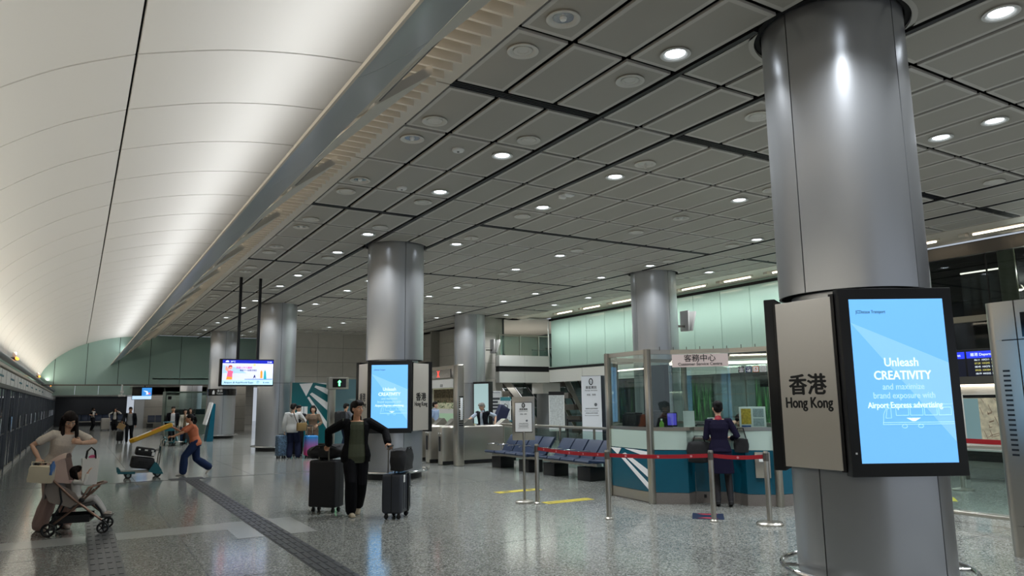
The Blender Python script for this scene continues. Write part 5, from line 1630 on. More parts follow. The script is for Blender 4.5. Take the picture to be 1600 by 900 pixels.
# organiser bag on the handle
t = lumpy('pram_organiser_bag', 'small cream organiser bag with a blue bottle hung on the stroller handle', 'bag', (0.27, 0.15, 0.20), (-0.31, 11.02, 0.775), (0, 0.1, math.radians(-9)), mat('canvas_cream', '#d2c7ad', 0.8), 5, 0.012, 4, 0.25)
MB().tube([(-0.12, 0, 0.07), (-0.14, 0.05, 0.14), (0.06, 0.05, 0.14), (0.12, 0, 0.07)], 0.008, 6).build('strap', mat('canvas_cream', '#d2c7ad', 0.8), t)
MB().lathe([(0.03, 0.0), (0.032, 0.12), (0.014, 0.15), (0.014, 0.17), (0, 0.17)], (0.11, -0.05), 14).build('bottle', mat('bottle_blue', '#4a74b0', 0.3), t)
# white tote bag hung on the woman's forearm
t = thing('tote_bag', 'white tote bag with black handles hanging from the young woman\'s forearm', 'tote bag', (0.215, 11.18, 0.60), math.radians(8))
b = MB()
b.prism([(-0.085, 0.0), (0.085, 0.0), (0.10, 0.34), (-0.10, 0.34)], -0.03, 0.03, frame((0, 0, 0), (1, 0, 0), (0, 0, 1)))
b.build('bag_body', mat('tote_white', '#e4e2dc', 0.7), t, smooth=0)
for s in (-1, 1):
    MB().tube([(-0.055, s * 0.028, 0.33), (-0.045, s * 0.022, 0.43), (0.0, s * 0.015, 0.475), (0.045, s * 0.022, 0.43), (0.055, s * 0.028, 0.33)], 0.009, 8).build('handle', M_BLACK, t)
MB().ball((0.02, 0, 0.35), (0.05, 0.02, 0.03), seg=10).build('pink_cloth', mat('pink_cloth', '#c8547e', 0.7), t)

# ================================================================== right edge: gate panel, glass barrier, screens, map
t = thing('gate_end_panel', 'tall stainless gate panel with slotted edge and small dark screen at the right edge', 'gate panel', (8.30, 3.88, 0))
b = MB()
for (z0, z1) in ((0.0, 0.30), (0.312, 2.17), (2.182, 2.58)):
    for (y0, y1) in ((-0.20, -0.004), (-1.6, -0.212)):
        b.box(-0.06, 0.14, y0, y1, z0, z1)
b.build('steel_sheet', M_STEEL, t, smooth=0)
MB().box(-0.045, 0.13, -1.59, -0.01, 0.01, 2.57).build('core', M_BLACK, t, smooth=0)
MB().tube([(0.04, 0.0, 0.0), (0.04, 0.0, 2.58)], 0.10, 20).build('rounded_edge', M_STEEL, t)
b = MB()
for k in range(18): b.box(-0.064, -0.055, -0.10, -0.035, 1.0 + k * 0.05, 1.02 + k * 0.05)
b.build('vent_slot', M_BLACK, t, smooth=0)
MB().box(-0.075, -0.05, -0.75, -0.26, 2.2, 2.45).build('display', M_BLACKG, t, smooth=0)
t = thing('glass_barrier', 'low glass barrier with two steel rails beyond the nearest column', 'barrier', (9.9, 4.3, 0))
MB().tube([(0, -3, 0.97), (0, 1.15, 0.97)], 0.03, 12).build('top_rail', M_STEEL, t)
MB().tube([(0, -3, 0.12), (0, 1.15, 0.12)], 0.03, 12).build('bottom_rail', M_STEEL, t)
MB().box(-0.04, 0.04, 1.12, 1.2, 0, 1.25, bev=0.01).build('post', M_STEEL, t)
MB().box(-0.006, 0.006, -3, 1.1, 0.16, 0.93).build('glass_pane', M_GLASSB, t, smooth=0)
t = thing('departure_board', 'bank of departure screens with blue headings on the dark glass wall', 'departure board', (17.0, 8.2, 0))
MB().box(-0.02, 0.25, -2.6, 1.25, 1.86, 2.62, bev=0.01).build('case', M_BLACK, t)
for k in range(5):
    ya_ = 1.2 - 0.76 * k
    Mx = frame((-0.021, ya_ - 0.37, 2.25), (0, -1, 0), (0, 0, 1))
    s_ = MB().box(-0.36, 0.36, -0.30, 0.32, 0, 0.002, Mx).build('screen', E1('fids_dark', '#0c1024', 0.25), t, smooth=0)
    MB().box(-0.36, 0.36, 0.17, 0.32, 0.002, 0.003, Mx).build('heading_bar', E1('fids_blue', '#2437d8', 0.9), s_, smooth=0)
    text('離港 Departures', 0.08, M_TEXTE, s_, Mx @ Matrix.Translation((0, 0.22, 0.0035)), depth=0.0005)
    for r in range(6):
        text(('%02d:%02d  HX%d  K%d' % (6 + r, (r * 17 + k * 11) % 60, 210 + r * 31 + k, r + 2)), 0.055, E1('fids_yellow', '#d8d06a', 0.7) if r % 2 else M_TEXTE, s_, Mx @ Matrix.Translation((0, 0.11 - r * 0.075, 0.003)), depth=0.0005)
t = thing('map_board', 'white lit board with a street map and leaflet panel beyond the red belt', 'map board', (14.9, 7.0, 0))
MB().box(0, 0.25, -1.2, 1.0, 0.55, 1.95, bev=0.01).build('cabinet', M_WHITE, t)
MB().box(-0.12, 0.25, -1.2, 1.0, 1.82, 1.97).build('canopy', M_DSTEEL, t, smooth=0)
MB().tube([(-0.05, -1.15, 1.80), (-0.05, 0.95, 1.80)], 0.018, 8).build('strip_lamp', M_TUBE, t)
Mx = frame((-0.001, 0, 0), (0, -1, 0), (0, 0, 1))
mp_ = MB().box(-0.72, 0.9, 0.72, 1.62, 0, 0.004, Mx).build('map_sheet', mat('map_paper', '#c9bfa4', 0.5, noise=0.35, scale=8), t, smooth=0)
MB().box(-0.72, 0.9, 1.56, 1.62, 0.004, 0.006, Mx).build('title_bar', M_BLACK, mp_, smooth=0)
MB().box(-0.72, -0.45, 0.72, 1.55, 0.004, 0.0055, Mx).build('water_area', mat('map_water', '#8fb0b4', 0.5), mp_, smooth=0)
MB().box(0.25, 0.88, 1.10, 1.54, 0.004, 0.0065, Mx).build('inset_map', mat('map_inset', '#d8c8bc', 0.5, noise=0.3, scale=20), mp_, smooth=0)
b = MB()
rnd = random.Random(4)
for k in range(26):
    xa, za = rnd.uniform(-0.4, 0.2), rnd.uniform(0.78, 1.5); a = rnd.choice((0.3, 1.9)); L = rnd.uniform(0.1, 0.35)
    b.tube([Mx @ Vector((xa, za, 0.005)), Mx @ Vector((xa + L * math.cos(a) * .5, min(1.55, za + L * math.sin(a) * .5), 0.005))], 0.004, 4)
b.build('street_lines', mat('map_lines', '#8a6a58', 0.5), mp_, smooth=0)
for y in (-1.1, 0.9):
    MB().box(0.05, 0.2, y - 0.05, y + 0.05, 0, 0.56).build('leg', M_STEEL, t, smooth=0)
far = [((13.2, 7.0), 'beside the street map board'), ((13.0, 5.9), 'in front of the street map board'), ((12.6, 4.9), 'behind the right gate panel')]
for k, ((x, y), wh) in enumerate(far):
    t = thing('barrier_post', 'steel belt post with round base %s' % wh, 'barrier post', (x, y, 0), 0, 'far belt barrier posts')
    MB().lathe([(0.034, 0.0), (0.034, 0.91), (0.0, 0.925)], n=16).build('tube', M_STEEL, t)
    MB().lathe([(0.17, 0.0), (0.17, 0.02), (0.04, 0.05), (0.0, 0.05)], n=28).build('base', M_STEEL, t)
    if k < 2:
        q = Vector((far[k + 1][0][0] - x, far[k + 1][0][1] - y, 0)); d = q.normalized(); nx = Vector((-d.y, d.x, 0)) * 0.0015
        b = MB()
        vs = [d * 0.036 + nx, q - d * 0.036 + nx, q - d * 0.036 - nx, d * 0.036 - nx]
        b.prism([(v.x, v.y) for v in vs], 0.80, 0.88)
        b.build('belt', M_RED, t, smooth=0)
# lobby column and pendants behind the dark glass
t = thing('lobby_column', 'pale green round column behind the dark glazing at the upper right', 'column', (17.98, 8.05, 0))
MB().lathe([(0.17, 0.0), (0.17, 5.05)], n=24).build('shaft', mat('lobby_green', '#a5ab8c', 0.4), t)
MB().lathe([(0.2, 0.0), (0.2, 0.12)], n=24).build('foot', M_DSTEEL, t)
for k, (x, y, z) in enumerate(((18.6, 7.75, 4.55), (18.3, 8.05, 4.0))):
    t = thing('pendant_lamp', ('round lit pendant lamp behind the dark glazing, upper of two', 'round lit pendant lamp behind the dark glazing, lower of two')[k], 'pendant lamp', (x + 0.15, y, z), 0, 'lobby pendants')
    MB().lathe([(0.0, 0.12), (0.05, 0.1), (0.11, 0.0), (0.10, 0.0), (0.04, 0.08), (0.0, 0.09)], n=20).build('shade', M_DSTEEL, t)
    MB().ball((0, 0, 0.0), (0.075, 0.075, 0.03), seg=12).build('bulb', M_TUBE, t)
    MB().tube([(0, 0, 0.1), (0, 0, 5.08 - z)], 0.006, 6).build('cord', M_BLACK, t)
    pl_ = bpy.data.lights.new('pendant_light', 'POINT'); pl_.energy = 45; pl_.color = (1.0, 0.94, 0.8); pl_.shadow_soft_size = 0.08
    po_ = bpy.data.objects.new('pendant_light', pl_); COL.objects.link(po_); po_.location = (x + 0.1, y, z - 0.12)
# lit openings seen behind the dark glazing
t = thing('lift_car', 'dark lift car with mirrored panels behind the dark glazing', 'lift', (18.55, 8.75, 3.45))
MB().box(0, 0.5, -0.62, 0.62, 0, 1.25).build('car_body', mat('shaft_dark', '#1c1d1f', 0.25), t, smooth=0)
for k, y in enumerate((-0.42, 0.0, 0.42)):
    MB().box(-0.012, 0, y - 0.17, y + 0.17, 0.15 + 0.05 * k, 1.0).build('mirror_panel', M_CHROME, t, smooth=0)
MB().tube([(-0.02, -0.6, 1.12), (-0.02, 0.6, 1.12)], 0.02, 6).build('strip_lamp', M_TUBE, t)

# ================================================================== escalators and rear hall
def escalator(label, x0, y, z0, x1, z1):
    t = thing('escalator', label, 'escalator', (x0, y, 0), 0, 'escalators')
    dx, dz = x1 - x0, z1 - z0
    L = math.hypot(dx, dz)
    for s in (0, 1.15):
        Mx = frame((0, s, 0), (1, 0, 0), (0, 0, 1))
        MB().prism([(-0.9, z0 - 0.35), (-0.9, z0), (0, z0), (dx, z1), (dx + 1.0, z1), (dx + 1.0, z1 - 0.0), (dx + 0.1, max(0, z1 - 0.35)), (0, z0 - 0.5)], 0, 0.06, Mx).build('truss_panel', M_STEEL, t, smooth=0)
        MB().prism([(-0.9, z0 + 0.02), (-0.9, z0 + 0.86), (0, z0 + 0.86), (dx, z1 + 0.86), (dx + 0.9, z1 + 0.86), (dx + 0.9, z1 + 0.02), (dx, z1 + 0.02), (0, z0 + 0.02)], 0.02, 0.03, Mx).build('glass_side', M_GLASSB, t, smooth=0)
        MB().tube([(-0.9, s - 0.025, z0 + 0.9), (0, s - 0.025, z0 + 0.9), (dx, s - 0.025, z1 + 0.9), (dx + 0.9, s - 0.025, z1 + 0.9), (dx + 1.05, s - 0.025, z1 + 0.6), (dx + 0.9, s - 0.025, z1 + 0.2)], 0.035, 8).build('handrail', M_BLACK, t)
        MB().tube([(-0.9, s - 0.025, z0 + 0.05), (0, s - 0.025, z0 + 0.05), (dx, s - 0.025, z1 + 0.05), (dx + 0.9, s - 0.025, z1 + 0.05)], 0.03, 8).build('skirt_light', M_CHROME, t)
    b = MB()
    n = int(abs(dx) / 0.3)
    for k in range(n):
        x = dx * k / n; z = z0 + dz * k / n
        b.box(min(x, x + dx / n), max(x, x + dx / n), 0.03, 1.07, z + dz / n - 0.25, z + dz / n)
    o = b.build('step_band', M_DSTEEL, t, smooth=0)
    return t
escalator('escalator descending behind the notice stand, under the balcony', 16.6, 28.6, 2.9, 18.7, 0.35)
escalator('escalator descending behind the tall information board', 18.75, 26.9, 3.0, 20.25, 0.35)
t = thing('concrete_column', 'plain grey round column under the corner of the balcony', 'column', (17.9, 27.0, 0))
MB().lathe([(0.42, 0), (0.42, 2.36)], n=32).build('shaft', mat('col_grey', '#7d7f82', 0.4, 0.3), t)
MB().box(-0.45, 0.45, -0.45, 0.45, 1.9, 2.36).build('capital', M_WHITE, t, smooth=0)
MB().tube([(-0.32, -0.75, 2.9), (-0.32, -0.75, 5.1)], 0.03, 8, ).build('drop_rod', M_PAPER, t)
# green foliage murals in the rear lobby
MUR = streak_mat('foliage_mural', ('#081409', '#163c1d', '#4d8548'), 16, 0.06)
for k, (x, y0, y1) in enumerate(((21.3, 27.0, 27.6), (21.3, 25.7, 26.4), (21.3, 24.8, 25.3), (21.3, 20.4, 21.5), (21.3, 17.6, 18.3))):
    t = thing('foliage_mural', 'tall narrow panel of green foliage in the rear lobby, %s from the escalators' % ORD[k], 'wall panel', (x, (y0 + y1) / 2, 0), 0, 'foliage panels')
    MB().box(0.0, 0.05, -(y1 - y0) / 2, (y1 - y0) / 2, 0.1, 2.35).build('picture', MUR, t, smooth=0)
    MB().box(-0.01, 0.06, -(y1 - y0) / 2 - 0.05, (y1 - y0) / 2 + 0.05, 2.35, 2.45).box(-0.01, 0.06, -(y1 - y0) / 2 - 0.05, (y1 - y0) / 2 + 0.05, 0.0, 0.1).build('frame', M_BLACK, t, smooth=0)
# black queue barrier and leaflet stands by the escalators
t = thing('queue_barrier', 'black belt barrier between the benches and the escalators', 'barrier', (14.3, 20.3, 0))
for k in range(4):
    MB().lathe([(0.15, 0), (0.15, 0.03), (0.035, 0.04), (0.03, 0.98), (0, 1.0)], (0.9 * k, -0.35 * k), 16).build('post', M_BLACK, t)
for k in range(3):
    p, q = Vector((0.9 * k, -0.35 * k)), Vector((0.9 * (k + 1), -0.35 * (k + 1))); d = (q - p).normalized(); n_ = Vector((-d.y, d.x)) * 0.003; p = p + d * 0.03; q = q - d * 0.03
    MB().prism([tuple(p + n_), tuple(q + n_), tuple(q - n_), tuple(p - n_)], 0.88, 0.95).build('belt', M_BLACK, t, smooth=0)
def poster_stand(label, x, y, w_, z0, z1, rz, m, head=None):
    t = thing('poster_stand', label, 'poster stand', (x, y, 0), rz)
    MB().box(-w_ / 2, w_ / 2, 0, 0.05, 0.0 if z0 < 0.3 else z0, z1, bev=0.008).build('board', M_PAPER, t)
    MB().box(-w_ / 2 + 0.03, w_ / 2 - 0.03, -0.004, 0, z0 + 0.05, z1 - 0.05).build('poster', m, t, smooth=0)
    if head: MB().box(-w_ / 2, w_ / 2, -0.006, 0, z1 - 0.14, z1).build('heading', head, t, smooth=0)
    if z0 >= 0.3: MB().lathe([(0.2, 0), (0.2, 0.02), (0.025, 0.03), (0.025, z0 + 0.02)], (0, 0.025), 18).build('foot', M_STEEL, t)
    return t
pm = mat('poster_print', '#c3c8c8', 0.5, noise=0.2, scale=14)
poster_stand('white poster stand with a dark heading by the escalator column', 16.4, 24.0, 0.62, 0.4, 1.95, math.radians(-35), pm, M_TEXTK)
poster_stand('pale poster stand behind the railing near the gates', 14.05, 24.0, 0.4, 0.3, 1.75, math.radians(-30), pm, mat('head_teal', '#3f7f86', 0.5))
p_ = poster_stand('white board reading manufacturers behind the elderly attendant', 14.3, 25.35, 0.62, 0.9, 2.0, math.radians(-30), M_PAPER, None)
text('manufactures', 0.095, mat('ink_navy', '#1c2a55', 0.5), p_, frame((0, -0.006, 1.92), (1, 0, 0), (0, 0, 1)), depth=0.001)
for k in range(4): MB().box(-0.24, 0.24 - 0.08 * (k % 2), -0.006, -0.004, 1.65 - k * 0.13, 1.74 - k * 0.13).build('text_line', mat('ink_grey', '#44484c', 0.6), p_, smooth=0)
# black framed screen on the rear column
t = thing('column_screen', 'tall black framed pale screen standing beside the rear column', 'display', (13.40, 24.75, 0), math.radians(-68))
MB().box(-0.42, 0.42, 0, 0.20, 0.1, 2.35, bev=0.01).build('case', M_BLACK, t)
MB().box(-0.36, 0.36, -0.003, 0.0, 0.75, 2.27).build('screen', E1('pale_screen', '#a8c3c4', 0.45), t, smooth=0)
MB().box(-0.48, 0.48, -0.05, 0.25, 0, 0.1).build('base', M_BLACK, t, smooth=0)
# tilted monitors on column brackets
for (x, y, z, lbl) in ((14.78, 14.95, 3.8, 'tilted twin monitor on a bracket beside the column behind the booth'), (14.72, 26.0, 3.85, 'tilted twin monitor on a bracket beside the rear column by the pier')):
    t = thing('bracket_monitor', lbl, 'monitor', (x, y, z))
    MB().box(-0.40, 0.06, -0.02, 0.02, -0.20, -0.14).build('bracket', M_DSTEEL, t, smooth=0)
    for k, (xx, ry) in enumerate(((-0.10, 0.02), (0.10, 0.30))):
        Mx = Matrix.Translation((xx, 0, 0.0)) @ Matrix.Rotation(ry, 4, 'Y')
        MB().box(-0.03, 0.03, -0.16, 0.16, -0.30, 0.28, Mx, bev=0.010).build('screen_case', mat('mon_grey', '#a09e9a', 0.4), t)
# shop behind the gates
t = thing('shop_front', 'bright shop window with a row of plants and a red panel beyond the gates', 'shop window', (15.4, 31.2, 0))
MB().box(0.0, 0.05, -1.95, 2.3, 0.0, 2.5).build('back_panel', mat('shop_cream', '#b8b89a', 0.5, emit=0.25), t, smooth=0)  # panel glows to stand in for the shop's interior lighting
MB().box(-0.4, 0.05, -1.95, 2.3, 2.25, 2.5).build('fascia', M_WHITE, t, smooth=0)
text('客務', 0.16, M_TEXTK, t, frame((-0.403, 0.5, 2.3), (0, -1, 0), (0, 0, 1)))
MB().box(-0.3, 0.0, -1.9, -1.1, 0.0, 2.05).build('red_panel', M_REDP, t, smooth=0)
MB().box(-0.35, 0.0, -0.9, 2.2, 0.0, 1.05).build('counter', mat('shop_mint', '#a9c9a8', 0.4, emit=0.15), t, smooth=0)  # shop lighting put into the counter colour as a faint glow
MB().box(-0.02, 0.0, -0.9, 2.2, 1.55, 2.2).build('shelf_goods', mat('goods', '#6d6048', 0.6, noise=0.7, scale=9), t, smooth=0)
b = MB(); rnd = random.Random(3)
for k in range(160):
    y = rnd.uniform(-0.85, 2.15); z = 1.25 + rnd.uniform(0, 0.35); x = -0.2 + rnd.uniform(-0.12, 0.12)
    a = rnd.uniform(0, 6.3); l = rnd.uniform(0.07, 0.16)
    c = Vector((x, y, z)); d = Vector((math.cos(a) * l, math.sin(a) * l, rnd.uniform(-0.03, 0.12))); s_ = Vector((-d.y, d.x, 0)).normalized() * 0.025
    b.face([b.v(c), b.v(c + d * 0.5 + s_), b.v(c + d), b.v(c + d * 0.5 - s_)])
pl = b.build('plant_leaves', mat('leaf', '#2f5a2c', 0.5), t, smooth=0); pl['kind'] = 'stuff'
MB().box(-0.32, -0.08, -0.88, 2.18, 1.05, 1.26).build('planter', M_WHITE, t, smooth=0)
# ticket machine board by the tickets column
t = thing('ticket_board', 'slanted teal and white board leaning by the black banded tickets column', 'sign board', (4.98, 34.6, 0), math.radians(8))
Mx = frame((0, 0.2, 0), (1, 0, 0), (0, 0, 1))
MB().prism([(-0.02, 0.0), (0.26, 0.0), (0.30, 1.62), (0.18, 1.66)], 0, 0.4, Mx).build('teal_body', M_TEAL, t, smooth=0)
MB().prism([(-0.10, 0.75), (-0.04, 0.72), (0.20, 1.66), (0.14, 1.70)], -0.02, 0.42, Mx).build('white_face', M_PAPER, t, smooth=0)
MB().prism([(-0.045, 0.95), (-0.035, 0.95), (0.12, 1.55), (0.11, 1.55)], 0.4205, 0.4225, Mx).build('teal_mark', M_TEAL, t, smooth=0)
# small glass office under the end wall
t = thing('ticket_office', 'small green glass ticket office behind the trio with the trolley', 'office', (4.2, 44.2, 0))
MB().box(0, 2.1, 0, 0.06, 0, 1.05).build('lower_panel', mat('office_green', '#7f9488', 0.3), t, smooth=0)
MB().box(0, 2.1, 0.02, 0.03, 1.06, 2.25).build('glass_pane', M_GLASSB, t, smooth=0)
MB().box(0, 2.1, -0.02, 0.08, 2.25, 2.34).build('top_rail', mat('office_rail', '#8fa398', 0.4), t, smooth=0)
MB().box(0.55, 2.1, 0.3, 0.6, 1.05, 1.35).build('desk', M_BLACK, t, smooth=0)
MB().box(0.0, 0.06, 0, 1.5, 0, 2.34).build('side_panel', mat('office_green', '#7f9488', 0.3), t, smooth=0)
MB().box(0.12, 0.3, -0.005, 0.0, 1.9, 2.08).build('pictogram', M_BLACK, t, smooth=0)
# far benches along the dark wall
for k, (x0, x1, y, lbl) in enumerate(((-0.6, 3.4, 68.8, 'row of blue seats along the dark far wall'), (4.5, 6.3, 58.9, 'row of blue seats against the tiled wall beyond the small display'))):
    t = thing('bench', lbl, 'bench', (x0, y, 0), 0, 'far blue benches')
    n = int((x1 - x0) / 0.5)
    for i in range(n):
        MB().box(i * 0.5 + 0.01, i * 0.5 + 0.48, -0.45, 0.0, 0.38, 0.43, bev=0.015).build('seat', M_NAVY, t)
        Mx = Matrix.Translation((0, 0.0, 0.43)) @ Matrix.Rotation(-0.25, 4, 'X')
        MB().box(i * 0.5 + 0.01, i * 0.5 + 0.48, -0.02, 0.03, 0.0, 0.45, Mx, bev=0.015).build('backrest', M_NAVY, t)
    MB().box(0.0, n * 0.5, -0.25, -0.17, 0.30, 0.38).build('beam', M_STEEL, t, smooth=0)
    for i in (0.1, 0.9):
        MB().box(n * 0.5 * i - 0.2, n * 0.5 * i + 0.2, -0.4, -0.05, 0, 0.30).build('pedestal', M_BLACK, t, smooth=0)
# overhead wayfinding sign in the rear lobby
t = thing('wayfinding_sign', 'hanging black direction sign with white arrow and lettering behind the booth', 'sign', (17.6, 13.4, 2.1))
MB().box(-0.03, 0.03, -1.5, 1.5, -0.17, 0.17).build('panel', M_BLACKG, t, smooth=0)
Mx = frame((-0.031, 0, 0), (0, -1, 0), (0, 0, 1))
text('↑ 出口 Exit', 0.18, M_TEXTE, t, Mx @ Matrix.Translation((-0.6, -0.06, 0.001)))
text('← 閘', 0.2, M_LEDGRN, t, Mx @ Matrix.Translation((0.9, -0.06, 0.001)))
for y in (-1.3, 1.3): MB().tube([(0, y, 0.17), (0, y, 0.285)], 0.015, 6).build('hanger', M_BLACK, t)
t = thing('wayfinding_sign', 'dark direction sign on the rear wall of the balcony', 'sign', (17.2, 32.9, 4.0))
MB().box(-1.1, 1.1, 0, 0.06, -0.2, 0.2).build('panel', M_BLACKG, t, smooth=0)
text('往月台 To trains', 0.2, M_TEXTE, t, frame((0, -0.002, -0.07), (1, 0, 0), (0, 0, 1)))
# ================================================================== people
SKIN = lambda n, c: mat('skin_' + n, c, 0.55, noise=0.04, scale=30)
def ring_loft(bm, rings):
    V = [[bm.verts.new(p) for p in r] for r in rings]
    n = len(V[0])
    for a, b in zip(V, V[1:]):
        for i in range(n):
            bm.faces.new([a[i], a[(i + 1) % n], b[(i + 1) % n], b[i]])
    bm.faces.new(list(reversed(V[0]))); bm.faces.new(V[-1])
def limb(bm, pts, rad, flat=1.0, ref=None, n=12):
    """tapered tube with rounded ends; flat squeezes it along the axis square to ref"""
    pts = [Vector(p) for p in pts]
    R = [r if isinstance(r, (int, float)) else r[0] for r in rad]
    d0 = (pts[0] - pts[1]).normalized(); d1 = (pts[-1] - pts[-2]).normalized()
    P = [pts[0] + d0 * R[0] * 0.95 * max(flat, .6), pts[0] + d0 * R[0] * 0.6 * max(flat, .6)] + pts + [pts[-1] + d1 * R[-1] * 0.6 * max(flat, .6), pts[-1] + d1 * R[-1] * 0.95 * max(flat, .6)]
    Q = [R[0] * 0.25, R[0] * 0.78] + R + [R[-1] * 0.78, R[-1] * 0.25]
    rings = []
    x = None
    for i, p in enumerate(P):
        d = (P[min(i + 1, len(P) - 1)] - P[max(i - 1, 0)])
        d = d.normalized() if d.length > 1e-9 else Vector((0, 0, 1))
        rf = Vector(ref) if ref is not None else (x if x is not None else (Vector((1, 0, 0)) if abs(d.x) < 0.85 else Vector((0, 1, 0))))
        x = (rf - d * rf.dot(d))
        x = x.normalized() if x.length > 1e-6 else d.orthogonal().normalized()
        y = d.cross(x)
        rings.append([p + x * Q[i] * math.cos(2 * math.pi * k / n) + y * Q[i] * flat * math.sin(2 * math.pi * k / n) for k in range(n)])
    ring_loft(bm, rings)
def ell(bm, M, c, r, seg=16):
    b2 = bmesh.new()
    bmesh.ops.create_uvsphere(b2, u_segments=seg, v_segments=seg // 2 + 2, radius=1)
    for v in b2.verts: v.co = M @ Vector((c[0] + v.co.x * r[0], c[1] + v.co.y * r[1], c[2] + v.co.z * r[2]))
    b2.verts.index_update()
    vs = [bm.verts.new(v.co) for v in b2.verts]
    for f in b2.faces: bm.faces.new([vs[v.index] for v in f.verts])
    b2.free()
def bake(bm, name, m, parent, voxel, smooth=4, scale=1.0, cut=None, solid=0.0, fac=0.5):
    bmesh.ops.recalc_face_normals(bm, faces=bm.faces)
    me = bpy.data.meshes.new(name); bm.to_mesh(me); bm.free()
    o = bpy.data.objects.new(name, me); COL.objects.link(o)
    r = o.modifiers.new('r', 'REMESH'); r.mode = 'VOXEL'; r.voxel_size = voxel
    if smooth:
        s = o.modifiers.new('s', 'SMOOTH'); s.factor = fac; s.iterations = smooth
    dg = bpy.context.evaluated_depsgraph_get()
    m2 = bpy.data.meshes.new_from_object(o.evaluated_get(dg))
    if cut is not None:
        b = bmesh.new(); b.from_mesh(m2)
        dele = [f for f in b.faces if cut(f.calc_center_median())]
        bmesh.ops.delete(b, geom=dele, context='FACES')
        if solid:
            b.normal_update()
            geom = bmesh.ops.solidify(b, geom=list(b.faces), thickness=solid)
        b.to_mesh(m2); b.free()
    bpy.data.objects.remove(o); bpy.data.meshes.remove(me)
    m2.transform(Matrix.Scale(scale, 4))
    m2.name = name
    m2.materials.clear(); m2.materials.append(m)
    for p in m2.polygons: p.use_smooth = True
    o = bpy.data.objects.new(name, m2); COL.objects.link(o); o.parent = parent
    return o
def ik(a, c, l1, l2, hint):
    a, c, hint = Vector(a), Vector(c), Vector(hint)
    d = c - a; L = d.length
    if L > (l1 + l2) * 0.995:
        c = a + d.normalized() * (l1 + l2) * 0.995; d = c - a; L = d.length
    t = (l1 * l1 - l2 * l2 + L * L) / (2 * L)
    hgt = math.sqrt(max(1e-8, l1 * l1 - t * t))
    u = d.normalized(); p = hint - u * hint.dot(u)
    p = p.normalized() if p.length > 1e-6 else u.orthogonal().normalized()
    return a + u * t + p * hgt, c

